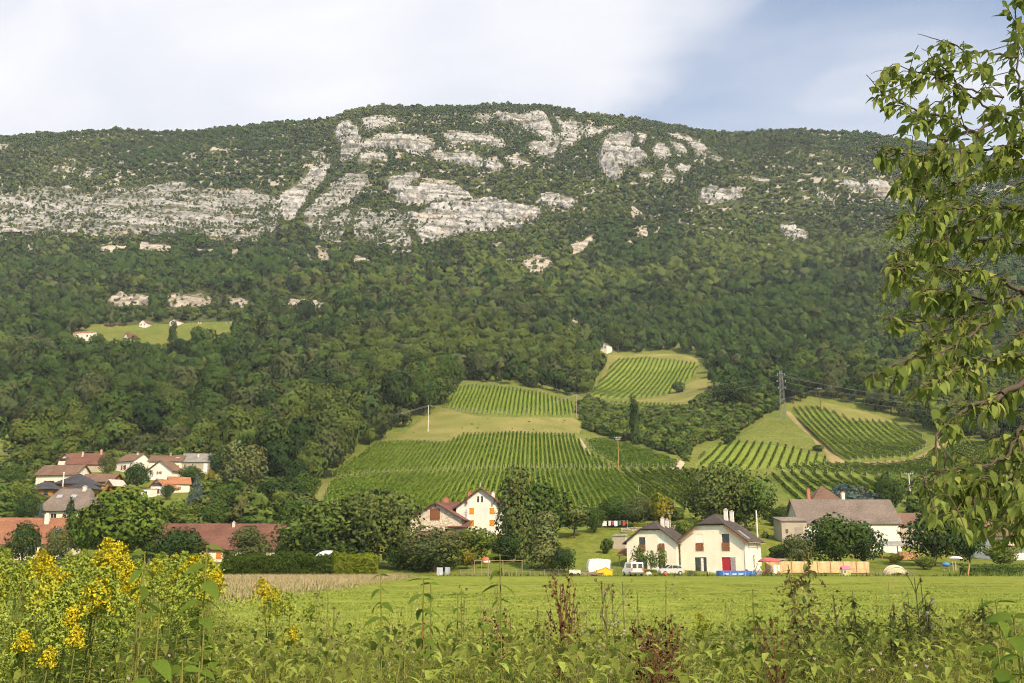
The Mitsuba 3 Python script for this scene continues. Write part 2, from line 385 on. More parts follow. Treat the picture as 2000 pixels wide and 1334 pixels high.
ROCKS = [  # outline, relief in metres, palette (0 grey limestone, 1 pale scree, 2 limestone with scrub), shrubs that grow on it (share), label
    (zc([(560, 680), (600, 690), (700, 640), (820, 605), (900, 590), (960, 592), (1060, 610), (1140, 640), (1230, 640), (1300, 650), (1300, 690), (1260, 725), (1205, 712), (1190, 770), (1130, 745), (1050, 770), (950, 770), (860, 790), (800, 800), (760, 830), (700, 835), (640, 840), (600, 780)]), 9, 0, 0.05, 'broad smooth grey slab, the largest cliff at the middle of the mountain'),
    (zc([(490, 590), (540, 535), (620, 540), (650, 500), (760, 505), (850, 535), (870, 560), (930, 590), (820, 606), (700, 612), (640, 620), (560, 625)]), 7, 0, 0.12, 'ledged pale cliff band directly above the largest slab'),
    (zc([(440, 490), (500, 468), (590, 455), (620, 480), (600, 510), (540, 525), (500, 560), (460, 540)]), 8, 0, 0.06, 'small pale bluff at the upper left corner of the largest slab'),
    (zc([(1285, 612), (1310, 578), (1400, 580), (1440, 588), (1500, 620), (1460, 660), (1400, 632), (1330, 652)]), 8, 0, 0.03, 'bright cliff right of the largest slab'),
    (zc([(280, 690), (320, 660), (400, 690), (480, 660), (560, 690), (600, 790), (590, 845), (540, 872), (440, 862), (340, 852), (280, 820), (250, 760)]), 5, 2, 0.26, 'speckled slab grown with shrubs, left of the largest slab'),
    (zc([(180, 680), (250, 660), (262, 705), (210, 750), (210, 800), (150, 812), (80, 822), (70, 770), (120, 710)]), 5, 2, 0.2, 'narrow speckled rock rib between two wooded gullies'),
    (zc([(330, 460), (335, 510), (270, 575), (200, 645), (110, 700), (60, 785), (10, 760), (-20, 690), (40, 640), (60, 590), (150, 520), (240, 480)]), 6, 2, 0.22, 'long speckled diagonal slab left of the middle of the mountain'),
    (zl([(1500, 690), (1520, 620), (1600, 560), (1700, 480), (1750, 400), (1840, 415), (1810, 480), (1730, 545), (1690, 620), (1645, 690), (1590, 700)]), 7, 0, 0.1, 'bare diagonal rock ramp at the right end of the banded cliffs'),
    (zl([(1740, 340), (1790, 345), (1835, 400), (1790, 400)]), 5, 2, 0.2, 'rock spur at the top of the diagonal ramp'),
    (zc([(150, 240), (195, 170), (240, 165), (245, 205), (285, 205), (285, 275), (225, 268), (180, 275)]), 10, 0, 0.1, 'rock tower below the left shoulder of the summit'),
    (zc([(300, 205), (320, 160), (380, 138), (430, 150), (490, 140), (495, 165), (440, 190), (370, 200), (320, 212)]), 8, 0, 0.04, 'uppermost pale cliff below the left end of the summit'),
    (zc([(190, 372), (195, 290), (260, 268), (340, 270), (420, 240), (540, 245), (640, 258), (715, 290), (690, 325), (650, 345), (560, 332), (530, 308), (380, 308), (300, 322), (270, 352), (240, 374)]), 9, 0, 0.1, 'long vertical cliff band under the left end of the summit'),
    (zc([(280, 385), (310, 340), (440, 348), (445, 372), (370, 375), (350, 395)]), 5, 0, 0.2, 'low rock step under the long vertical cliff band'),
    (zc([(770, 255), (800, 225), (880, 238), (960, 250), (980, 235), (1020, 240), (1090, 272), (1100, 298), (1050, 303), (990, 280), (900, 280), (820, 290)]), 8, 0, 0.1, 'pale cliff band high in the middle of the mountain'),
    (zc([(700, 352), (720, 340), (800, 353), (930, 345), (970, 380), (980, 418), (900, 400), (800, 384), (710, 378)]), 8, 0, 0.06, 'level cliff ledge below the summit, second from the top'),
    (zc([(990, 392), (1050, 380), (1090, 420), (1050, 442), (1000, 424)]), 6, 0, 0.05, 'short cliff at the right end of the level ledge'),
    (zc([(1110, 372), (1150, 362), (1240, 400), (1180, 408)]), 4, 0, 0.1, 'thin slanting rock streak under the high cliffs'),
    (zc([(1170, 135), (1210, 140), (1290, 108), (1335, 150), (1370, 210), (1385, 260), (1400, 275), (1390, 335), (1370, 364), (1310, 345), (1240, 300), (1260, 286), (1355, 295), (1320, 245), (1250, 215), (1200, 185), (1080, 152), (1035, 130), (1070, 122)]), 10, 0, 0.1, 'big bent cliff falling from the summit'),
    (zc([(940, 140), (980, 130), (1020, 145), (1000, 158)]), 4, 0, 0.1, 'small rock patch just under the summit crest'),
    (zc([(1385, 275), (1400, 238), (1440, 228), (1385, 150), (1440, 178), (1470, 158), (1530, 185), (1538, 240), (1490, 288), (1440, 292), (1410, 335)]), 9, 0, 0.08, 'fluted cliff beside the big bent cliff'),
    (zc([(1540, 190), (1580, 172), (1620, 215), (1700, 198), (1640, 228), (1550, 240)]), 6, 0, 0.12, 'jagged rock teeth at the right end of the fluted cliff'),
    (zc([(1635, 425), (1636, 330), (1660, 265), (1720, 248), (1795, 232), (1815, 260), (1800, 312), (1830, 330), (1870, 335), (1895, 390), (1800, 418), (1725, 412), (1745, 475), (1700, 484), (1655, 450)]), 14, 0, 0.07, 'free standing rock pillar right of the wooded ravine'),
    (zr([(418, 245), (430, 230), (455, 240), (450, 282), (425, 285)]), 6, 0, 0.05, 'small upright rock right above the pillar'),
    (zr([(508, 315), (530, 292), (590, 330), (596, 360), (540, 378), (510, 345)]), 7, 0, 0.05, 'stubby cliff two steps right of the pillar'),
    (zr([(600, 242), (640, 234), (720, 262), (770, 300), (808, 330), (800, 354), (740, 345), (715, 300), (640, 262)]), 7, 0, 0.1, 'slanting cliff rib under the right shoulder of the summit'),
    (zr([(600, 280), (640, 290), (690, 338), (650, 345), (610, 310)]), 5, 0, 0.1, 'rock rib below the slanting cliff rib'),
    (zr([(820, 352), (850, 350), (884, 378), (845, 382)]), 5, 0, 0.05, 'last small rock of the slanting rib'),
    (zr([(760, 605), (770, 558), (825, 532), (900, 553), (980, 540), (990, 590), (900, 608), (800, 620)]), 8, 0, 0.06, 'lone broad cliff on the wooded right slope'),
    (zr([(438, 462), (470, 438), (494, 470), (460, 480)]), 4, 0, 0.1, 'little rock below the pillar'),
    (zr([(556, 485), (575, 415), (612, 450), (615, 492), (570, 496)]), 5, 0, 0.15, 'little upright rock right of the pillar foot'),
    (zr([(630, 425), (660, 402), (702, 428), (680, 445)]), 4, 0, 0.1, 'small pale rock in the woods of the right slope'),
    (zr([(1205, 740), (1290, 752), (1362, 790), (1370, 828), (1300, 812), (1235, 795)]), 7, 0, 0.08, 'slanting cliff low on the right slope'),
    (zr([(1556, 482), (1605, 490), (1692, 535), (1685, 555), (1590, 532)]), 6, 0, 0.08, 'pale cliff streak beside the cherry tree, upper'),
    (zr([(1690, 520), (1760, 495), (1830, 540), (1945, 570), (1945, 612), (1800, 605), (1720, 555)]), 7, 0, 0.08, 'broad pale cliff behind the cherry leaves'),
    (zr([(1420, 575), (1440, 562), (1465, 575), (1450, 604)]), 5, 0, 0.05, 'two-tooth rock on the right slope, left tooth'),
    (zr([(1478, 592), (1500, 582), (1520, 600), (1510, 624)]), 5, 0, 0.05, 'two-tooth rock on the right slope, right tooth'),
    (zr([(1000, 475), (1060, 478), (1135, 490), (1060, 496)]), 3, 0, 0.15, 'thin rock line in the woods of the right slope'),
    (zl([(-60, 640), (0, 600), (90, 570), (180, 540), (380, 530), (480, 580), (620, 555), (750, 550), (880, 515), (1010, 515), (1100, 560), (1250, 545), (1400, 560), (1530, 600), (1510, 680), (1555, 760), (1480, 785), (1330, 835), (1200, 835), (1150, 800), (1050, 775), (850, 800), (600, 800), (420, 795), (200, 785), (-60, 785)]), 6, 2, 0.42, 'wide banded wall of limestone and shrubs along the left flank'),
    (zl([(270, 450), (300, 420), (420, 385), (430, 400), (360, 440)]), 3, 2, 0.3, 'scattered outcrop in the woods of the left flank'),
    (zl([(455, 465), (480, 445), (520, 440), (500, 465)]), 3, 2, 0.2, 'small outcrop in the woods of the left flank'),
    (zl([(-20, 290), (30, 290), (48, 305), (-20, 330)]), 4, 0, 0.1, 'rock at the crest on the far left'),
    (zc([(1450, 910), (1470, 850), (1540, 830), (1600, 785), (1592, 830), (1540, 885), (1500, 900)]), 1.5, 1, 0.12, 'steep pale scree right below the bright cliff'),
    (zc([(1195, 962), (1230, 935), (1265, 918), (1375, 938), (1350, 982), (1300, 1016), (1240, 1004)]), 1.5, 1, 0.25, 'scree patch low in the middle of the mountain'),
    (zc([(1110, 945), (1130, 938), (1165, 972), (1140, 975)]), 1.2, 1, 0.1, 'small scree spot left of the scree patch'),
    (zc([(1000, 870), (1040, 850), (1090, 848), (1060, 870), (1010, 882)]), 1.2, 1, 0.05, 'short pale scree strip below the largest slab'),
    (zr([(370, 640), (385, 632), (450, 680), (440, 692), (390, 665)]), 1.2, 1, 0.1, 'upper scree streak on the wooded right slope'),
    (zr([(395, 800), (420, 755), (470, 760), (475, 800), (440, 820)]), 1.2, 1, 0.3, 'lower scree spot on the wooded right slope'),
    (zr([(515, 780), (535, 745), (545, 765), (530, 800)]), 1.2, 1, 0.1, 'thin scree tongue on the wooded right slope'),
    (zr([(360, 830), (385, 820), (400, 850), (385, 855)]), 1.2, 1, 0.1, 'pale scree dot under the scree spots'),
    (zl([(530, 884), (560, 866), (625, 850), (680, 860), (740, 854), (840, 850), (940, 848), (975, 882), (900, 888), (760, 872), (640, 878), (570, 890)]), 2.0, 1, 0.03, 'long bare earth cutting of the mountain road'),
    (zl([(1065, 890), (1090, 866), (1140, 882), (1215, 885), (1210, 897), (1130, 890), (1080, 900)]), 2.0, 1, 0.05, 'second bare earth cutting of the mountain road'),
    (zl([(1230, 895), (1300, 880), (1350, 875), (1320, 905), (1250, 902)]), 2.0, 1, 0.15, 'third bare earth cutting of the mountain road'),
    (zl([(395, 886), (440, 872), (485, 870), (470, 885), (420, 892)]), 2.0, 1, 0.05, 'small bare earth cutting left of the long one'),
    (zl([(135, 880), (150, 850), (195, 845), (190, 872), (150, 882)]), 2.0, 1, 0.1, 'leftmost bare earth spot under the banded wall'),
    (zl([(1740, 862), (1830, 885), (1842, 955), (1785, 952), (1765, 905)]), 2.0, 1, 0.02, 'tall pale scree cone under the diagonal slab'),
    (zl([(1575, 885), (1590, 870), (1625, 935), (1600, 935)]), 2.0, 1, 0.05, 'thin scree tongue left of the scree cone'),
    (zl([(1698, 900), (1715, 895), (1752, 940), (1710, 955), (1640, 945), (1690, 935)]), 2.0, 1, 0.08, 'scree fan directly left of the scree cone'),
    (zc([(225, 940), (265, 905), (350, 935), (340, 955), (260, 950)]), 2.0, 1, 0.1, 'scree fan right of the scree cone'),
    (zl([(605, 1165), (660, 1132), (740, 1136), (832, 1148), (832, 1195), (760, 1182), (680, 1205), (620, 1190)]), 5, 1, 0.1, 'pale low cliff above the hill hamlet, left piece'),
    (zl([(930, 1150), (1000, 1135), (1130, 1130), (1205, 1150), (1155, 1196), (1050, 1192), (950, 1198)]), 5, 1, 0.25, 'pale low cliff above the hill hamlet, middle piece'),
    (zl([(1210, 1172), (1300, 1146), (1388, 1160), (1372, 1205), (1300, 1192)]), 5, 1, 0.2, 'pale low cliff above the hill hamlet, right piece'),
    (zl([(1535, 1192), (1600, 1155), (1700, 1158), (1840, 1192), (1720, 1212), (1690, 1245), (1620, 1205)]), 4, 1, 0.2, 'low crumbling cliff in the woods right of the hill hamlet'),
]
rock_world = []
for pix, amp, pal, shrub, label in ROCKS:
    pix[:] = list(Polygon(pix).buffer(3.2, join_style=2).exterior.coords)[:-1] if amp > 2.5 and Polygon(pix).is_valid else pix
    step = 2.2 if amp > 3 else 2.6
    v, f, depth, pts = drape(pix, step, 0.0)
    jag = 4.0 * (meshkit.fbm(np.column_stack([pts / 7.0, 0 * pts[:, 0]]), 3, 8) - 0.45) if amp > 2.5 else 0
    if pal == 0 and amp > 2.5: jag = 11 * (meshkit.fbm(np.column_stack([pts[:, 0] / 11, pts[:, 1] / 7, 0 * pts[:, 0]]), 4, 10) - 0.40)
    if pal == 2: jag = 26 * (meshkit.fbm(np.column_stack([pts[:, 0] / 34, pts[:, 1] / 13, 0 * pts[:, 0]]), 4, 9) - 0.43)
    k = np.clip((np.minimum(depth, 14) + jag) / 5.0, 0, 1) if amp > 2.5 else np.clip(depth / 4.0, 0, 1)
    e = 4.0
    nx = (ground_z(v[:, 0] - e, v[:, 1]) - ground_z(v[:, 0] + e, v[:, 1])) / (2 * e)
    ny = (ground_z(v[:, 0], v[:, 1] - e) - ground_z(v[:, 0], v[:, 1] + e)) / (2 * e)
    nn = np.column_stack([nx, ny, np.full(len(v), 0.55)])
    nn /= np.linalg.norm(nn, axis=1, keepdims=True)
    w = meshkit.fbm(v / 38, 3, 11) - 0.5
    st = (v[:, 2] * 0.085 + v[:, 0] * 0.012 + 2.4 * w) % 1.0
    ledge = np.where(st < 0.8, st / 0.8, (1 - st) / 0.2)
    crack = np.abs(meshkit.fbm(np.column_stack([v[:, 0] / 13, v[:, 1] / 30, v[:, 2] / 60]) + 3 * w[:, None], 3, 12) - 0.5) * 2
    rough = meshkit.fbm(v / 5.5, 3, 13) - 0.5
    if pal == 1 and amp <= 2:
        d = k * (1.1 + amp * 0.6 * (w + rough))
    else:
        d = amp * (0.36 + 1.1 * w) + 0.42 * amp * ledge - 1.1 * amp * np.clip(0.3 - crack, 0, 1) + 0.55 * min(amp, 6) * rough
        d = k * np.maximum(d, 0.6) - (1 - k) * 2.5
    v = v + nn * d[:, None]
    key = thing('limestone_cliff' if pal != 1 or amp > 3 else 'scree', label, None, kind='structure')
    put(key, MB().add(v, f), 'mat_rock', 1 if pal == 1 else pal)
    hull = Polygon(on_land(*np.array(Polygon(pix).buffer(1.0).exterior.coords)[:, :2].T)[:, :2]).buffer(0)
    rock_world.append((hull, shrub))

# ------------------------------------------------------------------ foliage: crowns of many leaf clumps
GREENS = dict(oak=(0.060, 0.100, 0.022), ash=(0.080, 0.125, 0.028), dark=(0.040, 0.070, 0.020), lime=(0.110, 0.155, 0.030), olive=(0.090, 0.112, 0.040), fir=(0.030, 0.055, 0.024), blue=(0.085, 0.125, 0.115),
              gold=(0.18, 0.170, 0.022), willow=(0.125, 0.150, 0.055), maple=(0.095, 0.150, 0.024), dry=(0.20, 0.165, 0.085), vine=(0.100, 0.155, 0.022), walnut=(0.096, 0.125, 0.036), hedge=(0.040, 0.066, 0.010), hedge2=(0.13, 0.165, 0.016))


def leaf_tris(mb, rng, c, out, size, col, flat=0.45, quad=False):
    """Leaf clumps: irregular triangles (or folded quads) at c, shaded along the clump's outward direction."""
    n = len(c)
    rnd = rng.normal(size=(n, 3))
    rnd /= np.linalg.norm(rnd, axis=1, keepdims=True)
    nn = out * (1 - flat) + rnd * flat
    nn /= np.linalg.norm(nn, axis=1, keepdims=True) + 1e-9
    a = np.cross(nn, rng.normal(size=(n, 3)))
    a /= np.linalg.norm(a, axis=1, keepdims=True) + 1e-9
    b = np.cross(nn, a)
    s = np.broadcast_to(size, (n,))[:, None] * rng.uniform(0.7, 1.3, (n, 1))
    sh = out + 0.55 * nn + np.array([0, 0, 0.15])
    sh /= np.linalg.norm(sh, axis=1, keepdims=True)
    if quad:
        v = np.stack([c - a * s * 0.62, c - b * s * 0.36 + nn * s * 0.1, c + a * s * 0.62, c + b * s * 0.36 + nn * s * 0.1], 1)
        k = np.arange(n)[:, None] * 4
        f = np.vstack([k + [0, 1, 2], k + [0, 2, 3]])
        m = 4
    else:
        w = rng.uniform(0.35, 0.75, (n, 1))
        v = np.stack([c - a * s * 0.6 - b * s * 0.3, c + a * s * 0.6 - b * s * 0.3 * w, c + b * s * w + a * s * (w - 0.55)], 1)
        f = np.arange(n * 3).reshape(-1, 3)
        m = 3
    return mb.add(v.reshape(-1, 3), f, np.repeat(col, m, 0), np.repeat(sh, m, 0))


def crown(rng, blobs, n, size, col, shape='round', base=0.12, vary=0.28, quad=False, hang=0.0, calm=0.0):
    """A crown in a unit box: 1 wide, from base to 1 high."""
    mb = MB()
    cen, rad = [], []
    for i in range(blobs):
        for _ in range(20):
            p = rng.uniform(-1, 1, 3)
            if np.linalg.norm(p) < 1: break
        if shape == 'column':
            h = rng.uniform(0, 1)
            q = np.array([p[0] * 0.16, p[1] * 0.16, base + (1 - base) * h])
            r = 0.22 * (1 - 0.55 * h) + 0.05
        elif shape == 'cone':
            h = (i + 0.5) / blobs
            ang, rr = i * 2.4, 0.34 * (1 - h) ** 0.9
            q = np.array([math.cos(ang) * rr, math.sin(ang) * rr, base + (1 - base) * h * 0.95])
            r = 0.06 + 0.17 * (1 - h)
        elif shape == 'spread':
            q = np.array([p[0] * 0.36, p[1] * 0.36, base + (1 - base) * (0.55 + 0.3 * p[2])])
            r = rng.uniform(0.13, 0.22)
        else:
            q = np.array([p[0] * 0.31, p[1] * 0.31, base + (1 - base) * (0.5 + 0.34 * p[2])])
            r = rng.uniform(0.14, 0.24)
        cen.append(q)
        rad.append(r)
    cen, rad = np.array(cen), np.array(rad)
    share = rad ** 2 / np.sum(rad ** 2)
    which = rng.choice(blobs, n, p=share)
    d = rng.normal(size=(n, 3))
    d[:, 2] += 0.25
    d /= np.linalg.norm(d, axis=1, keepdims=True)
    squash = np.array([1, 1, 0.8 if shape != 'cone' else 0.45]) * np.array([1, 1, 1.25 if shape == 'column' else 1])
    c = cen[which] + d * squash * (rad[which] * rng.uniform(0.72, 1.06, n) ** 0.7)[:, None]
    if hang: c[:, 2] -= hang * rng.uniform(0, 1, n) ** 2 * np.linalg.norm(c[:, :2], axis=1)
    c[:, 2] = np.maximum(c[:, 2], 0.02)
    mid = np.array([0, 0, base + 0.45 * (1 - base)])
    o = d * (0.7 - 0.2 * calm) + (0.45 + 0.3 * calm) * (c - mid) / (np.linalg.norm(c - mid, axis=1, keepdims=True) + 1e-6)
    o /= np.linalg.norm(o, axis=1, keepdims=True)
    tone = rng.uniform(1 - vary, 1 + vary, blobs)[which] * rng.uniform(0.75 + 0.17 * calm, 1.25 - 0.17 * calm, n)
    warm = rng.normal(0, 0.10, blobs)[which] + rng.normal(0, 0.06, n)
    cc = np.asarray(col)[None] * tone[:, None] * np.stack([1 + warm, 1 + 0.15 * warm, 1 - 0.3 * warm], -1)
    return leaf_tris(mb, rng, c, o, size * rng.uniform(0.75, 1.3, n), np.clip(cc, 0.004, 0.9), flat=0.45 - 0.2 * calm, quad=quad)


BARK = (0.085, 0.066, 0.046)


def trunk(rng, r, top=0.7, limbs=5, lean=0.03, col=BARK):
    mb = MB()
    dx, dy = rng.normal(0, lean, 2)
    spine = np.array([[0, 0, -0.06], [dx * 0.3, dy * 0.3, top * 0.33], [dx, dy, top * 0.66], [dx * 1.2, dy * 1.2, top]])
    mb.tube(spine, [r * 1.25, r, r * 0.7, r * 0.3], 6, col)
    for i in range(limbs):
        h = rng.uniform(0.3, 0.9)
        p0 = spine[0] + (spine[-1] - spine[0]) * h
        a = rng.uniform(0, 6.28)
        tip = p0 + np.array([math.cos(a) * 0.26, math.sin(a) * 0.26, rng.uniform(0.1, 0.24)])
        mb.tube([p0, (p0 + tip) / 2 + [0, 0, -0.02], tip], [r * 0.5, r * 0.35, r * 0.12], 4, col)
    return mb


def group_of(name, parts):
    """A shapegroup; parts: {part name: (MB, bsdf)}."""
    g = {'type': 'shapegroup'}
    for pn, (mb, mat) in parts.items():
        put('_tmp', mb, mat, color=True, normals=True)
        g[pn] = scene.pop('_tmp')
    scene[name] = g
    return name


def inst(key, group, m):
    scene[key] = {'type': 'instance', 'to_world': T(np.asarray(m, float)), 'group': {'type': 'ref', 'id': group}}


def mat_tree(p, w, h, ang, sink=0.3, w2=None):
    m = rotz(ang)
    m[:3, :3] = m[:3, :3] @ np.diag([w, w2 or w, h])
    m[:3, 3] = p[0], p[1], p[2] - sink
    return m




def mpp_(Y): return Y * 0.985 / FPX


rng = np.random.default_rng(7)
FAR, MID, NEAR = [], [], []
mix_kinds = ['oak', 'oak', 'ash', 'dark', 'walnut', 'olive', 'oak', 'lime']
WOOD = dict(oak=(0.041, 0.074, 0.018), ash=(0.056, 0.094, 0.023), dark=(0.025, 0.048, 0.016), lime=(0.080, 0.115, 0.026), olive=(0.068, 0.088, 0.035), walnut=(0.056, 0.079, 0.026))
for i, kd in enumerate(mix_kinds):
    shp = 'round' if i % 3 else 'spread'
    FAR.append(group_of(f'grp_far_{i}', {'tree': (crown(rng, 5, 95, 0.28, WOOD[kd], shp, 0.02, 0.16, calm=1), 'mat_leaf')}))
    MID.append(group_of(f'grp_mid_{i}', {'tree': (crown(rng, 9, 320, 0.145, WOOD[kd], shp, 0.04, 0.18, calm=1), 'mat_leaf')}))
    NEAR.append(group_of(f'grp_near_{i}', {'crown': (crown(rng, 16, 1500, 0.068, WOOD[kd], shp, 0.08, 0.2, calm=0.8), 'mat_leaf'), 'trunk': (trunk(rng, 0.022, 0.7, 5), 'mat_leaf')}))
NEARW = []
for i, kd in enumerate(mix_kinds):
    mb = crown(rng, 13, 800, 0.092, WOOD[kd], 'round' if i % 3 else 'spread', 0.04, 0.2, calm=1)
    t = trunk(rng, 0.022, 0.6, 2).arrays()
    mb.add(t[0], t[1], t[2], t[3])
    NEARW.append(group_of(f'grp_nearw_{i}', {'tree': (mb, 'mat_leaf')}))

MAIN_OPEN = [(560, 1040), (605, 985), (622, 950), (655, 922), (740, 858), (790, 842), (826, 812), (862, 792), (888, 750), (925, 746), (1000, 752), (1065, 764), (1125, 780), (1148, 772), (1182, 708), (1188, 690), (1330, 688), (1372, 702), (1394, 735),
             (1404, 762), (1440, 742), (1515, 726), (1522, 745), (1450, 768), (1470, 790), (1540, 792), (1600, 776), (1680, 796), (1780, 826), (1830, 856), (1890, 864), (2000, 876), (2300, 900), (2300, 1109), (560, 1109)]
VILLAGE = [(-400, 950), (-100, 930), (40, 918), (110, 906), (210, 903), (300, 905), (420, 904), (445, 925), (540, 955), (610, 972), (600, 1109), (-400, 1109)]
HAMLET_OPEN = [(122, 700), (128, 660), (190, 636), (300, 630), (466, 626), (474, 650), (445, 690), (330, 702)]
HAMLET = [(128, 672), (190, 640), (300, 631), (462, 627), (468, 646), (425, 663), (330, 672), (250, 674)]
BARE_LEFT = [(-60, 842), (60, 838), (98, 868), (85, 888), (0, 915), (-60, 915)]


def world_poly(pix, step=12):
    p = Polygon(pix)
    n = max(12, int(p.length / step))
    b = np.array([p.exterior.interpolate(k / n, normalized=True).coords[0] for k in range(n)])
    return Polygon(on_land(b[:, 0], np.maximum(b[:, 1], 100))[:, :2]).buffer(0)


OPEN = [world_poly(q) for q in (MAIN_OPEN, VILLAGE, HAMLET_OPEN, BARE_LEFT)]
for hx, hy, hw in ((1179, 688, 14), (1577, 682, 10), (1122, 630, 9), (889, 628, 7), (245, 669, 10), (411, 652, 8)): OPEN.append(world_poly([(hx - hw, hy - 8), (hx + hw, hy - 8), (hx + hw * 1.2, hy + 26), (hx - hw * 1.2, hy + 26)], 6))
pts = []
y = 262.0
while y < 1640:
    d = 8.2 if y < 480 else 7.8 if y < 800 else 6.8 if y < 1020 else 5.4
    xs = np.arange(-0.66 * y, 0.66 * y, d)
    pts.append(np.column_stack([xs + rng.uniform(-0.45, 0.45, len(xs)) * d, y + rng.uniform(-0.45, 0.45, len(xs)) * d]))
    y += d * 0.88
pts = np.vstack(pts)
pts = pts[pts[:, 1] > 255]
keep = np.ones(len(pts), bool)
for q in OPEN: keep &= ~inside(q, pts)
for hull, shrub in rock_world:
    near = inside(hull.buffer(0.5), pts)
    keep &= ~near | (rng.uniform(size=len(pts)) < shrub)
onrock = np.zeros(len(pts), bool)
for hull, shrub in rock_world: onrock |= inside(hull, pts)
# ground behind the crest, seen by nobody
ra = np.interp(pts[:, 0] / pts[:, 1], AG, ridge_Y)
keep &= pts[:, 1] < ra + 12
clump = meshkit.fbm(np.column_stack([pts / 60, 0 * pts[:, 0]]), 3, 31)
thin = np.clip((pts[:, 1] - 1060) / 200, 0, 1)
keep &= rng.uniform(size=len(pts)) > thin * np.clip((0.55 - clump) * 1.2, 0.02, 0.35)
pts, onrock, clump = pts[keep], onrock[keep], clump[keep]
zz = ground_z(pts[:, 0], pts[:, 1])
N = len(pts)
size = np.interp(pts[:, 1], [260, 480, 760, 1000, 1150, 1300], [11.0, 10.5, 10.0, 9.2, 6.8, 6.0]) * np.clip(rng.lognormal(-0.03, 0.30, N), 0.5, 1.9) * (0.8 + 0.4 * clump)
tall = size * rng.uniform(0.85, 1.25, N) * np.interp(pts[:, 1], [260, 900, 1150], [1.15, 1.05, 0.85])
size[onrock] *= 0.55
tall[onrock] *= 0.6
sp = np.clip((meshkit.fbm(np.column_stack([pts / 120, 0 * pts[:, 0]]), 3, 33) - 0.5) * 26 + rng.normal(4, 1.9, N), 0, 7.99).astype(int)
ux, uy = project(np.column_stack([pts, zz]))
hpx = tall / mpp_(pts[:, 1])
hide = np.zeros(N, bool)
for pix, amp, pal, shrub, lab in ROCKS:
    poly = Polygon(pix).buffer(-0.5)
    x0, y0, x1, y1 = poly.bounds
    for q in (0.35, 0.65, 0.95):
        c = (ux > x0) & (ux < x1) & (uy - q * hpx > y0) & (uy - q * hpx < y1 - 2)
        i = np.where(c)[0]
        i = i[shapely.contains_xy(poly, ux[i], uy[i] - q * hpx[i])]
        hide[i[rng.uniform(size=len(i)) > shrub * 0.5]] = True
size[hide & ~onrock] *= 0.6
tall[hide & ~onrock] *= 0.42
shown = tall / pts[:, 1]
px_, py_ = project(np.column_stack([pts, zz]))
shown[(px_ < 0) | (px_ > 1690)] = 0
order = np.argsort(-shown)
single = set(order[:300].tolist())
FOREST_LABEL = 'broadleaf tree at the near edge of the wood on the slope'
labels['forest'] = {'label': 'dense broadleaf wood covering the mountain side', 'category': 'forest', 'kind': 'stuff'}
nf = 0
for i in range(N):
    m = mat_tree((pts[i, 0], pts[i, 1], zz[i]), size[i], tall[i], rng.uniform(0, 6.28), 0.4)
    if i in single:
        wd = {'oak': 'green', 'ash': 'fresh green', 'dark': 'dark green', 'walnut': 'olive green', 'olive': 'grey green', 'lime': 'yellow green'}[mix_kinds[sp[i]]]
        inst(thing('forest_tree', f'{wd} {FOREST_LABEL}', 'tree', f'{wd} trees at the near edge of the wood'), NEAR[sp[i]], m)
    else:
        nf += 1
        g = NEARW if pts[i, 1] < 520 else MID if pts[i, 1] < 860 else FAR
        inst(f'forest__{nf:05d}', g[sp[i]], m)
print('forest', N, 'of which single', len(single))

# ------------------------------------------------------------------ clearings, banks and tracks on the slope
patch([(785, 848), (828, 813), (868, 797), (930, 812), (1000, 814), (1122, 815), (1142, 832), (1130, 850), (1000, 845), (905, 850), (870, 866), (800, 862), (765, 858)], 'dry_slope', 'strip of dry yellow grass between the upper and the main vineyard', 3, 0.35)
patch([(606, 985), (622, 945), (652, 938), (640, 975)], 'dry_slope', 'dry yellow corner left of the main vineyard', 3, 0.35)
patch([(1300, 772), (1362, 738), (1396, 738), (1402, 782), (1335, 792), (1262, 788), (1200, 785), (1150, 782), (1150, 776), (1230, 782)], 'dry_slope', 'dry grass clearing beside the topmost vineyard', 3, 0.35)
patch([(1180, 712), (1188, 692), (1330, 690), (1370, 702), (1368, 712), (1260, 698), (1206, 702), (1168, 760)], 'dry_slope', 'dry grass rim along the topmost vineyard', 3, 0.35)
patch([(1440, 852), (1490, 815), (1530, 812), (1560, 832), (1625, 882), (1628, 900), (1600, 888), (1520, 866), (1440, 862)], 'rough_bank', 'rough grass bank under the lattice pylon', 7, 0.35)
patch([(1526, 800), (1543, 803), (1655, 904), (1622, 905), (1575, 850)], 'earth_track', 'bare tan earth strip along the upper right vineyard', 6, 0.45)
patch([(1598, 797), (1606, 784), (1660, 796), (1720, 812), (1790, 838), (1800, 850), (1742, 826), (1665, 823), (1625, 806)], 'dry_slope', 'dry grass slope above the upper right vineyard', 3, 0.4)
patch([(1648, 905), (1780, 896), (1818, 876), (1832, 856), (1856, 860), (1830, 884), (1790, 902), (1700, 911)], 'earth_track', 'tan track between the two right vineyards', 6, 0.45)
patch([(1310, 919), (1328, 898), (1339, 904), (1326, 921)], 'earth_track', 'short white gravel track between vineyards', 5, 0.5, 2.5)
patch([(1124, 850), (1136, 858), (1152, 884), (1164, 896), (1150, 890), (1140, 878)], 'earth_track', 'narrow white path at the right edge of the main vineyard', 5, 0.5, 2.5)
patch(HAMLET, 'hamlet_meadow', 'mown clearing with the hill hamlet', 7, 0.6, 8)
patch([(1424, 744), (1440, 730), (1510, 727), (1518, 742), (1470, 752)], 'hill_meadow', 'small light green field high in the wood', 2, 0.6)
patch([(-60, 842), (60, 838), (96, 866), (84, 884), (0, 912), (-60, 912)], 'rough_bank', 'rough slope with pale stones at the left edge', 7, 0.4)
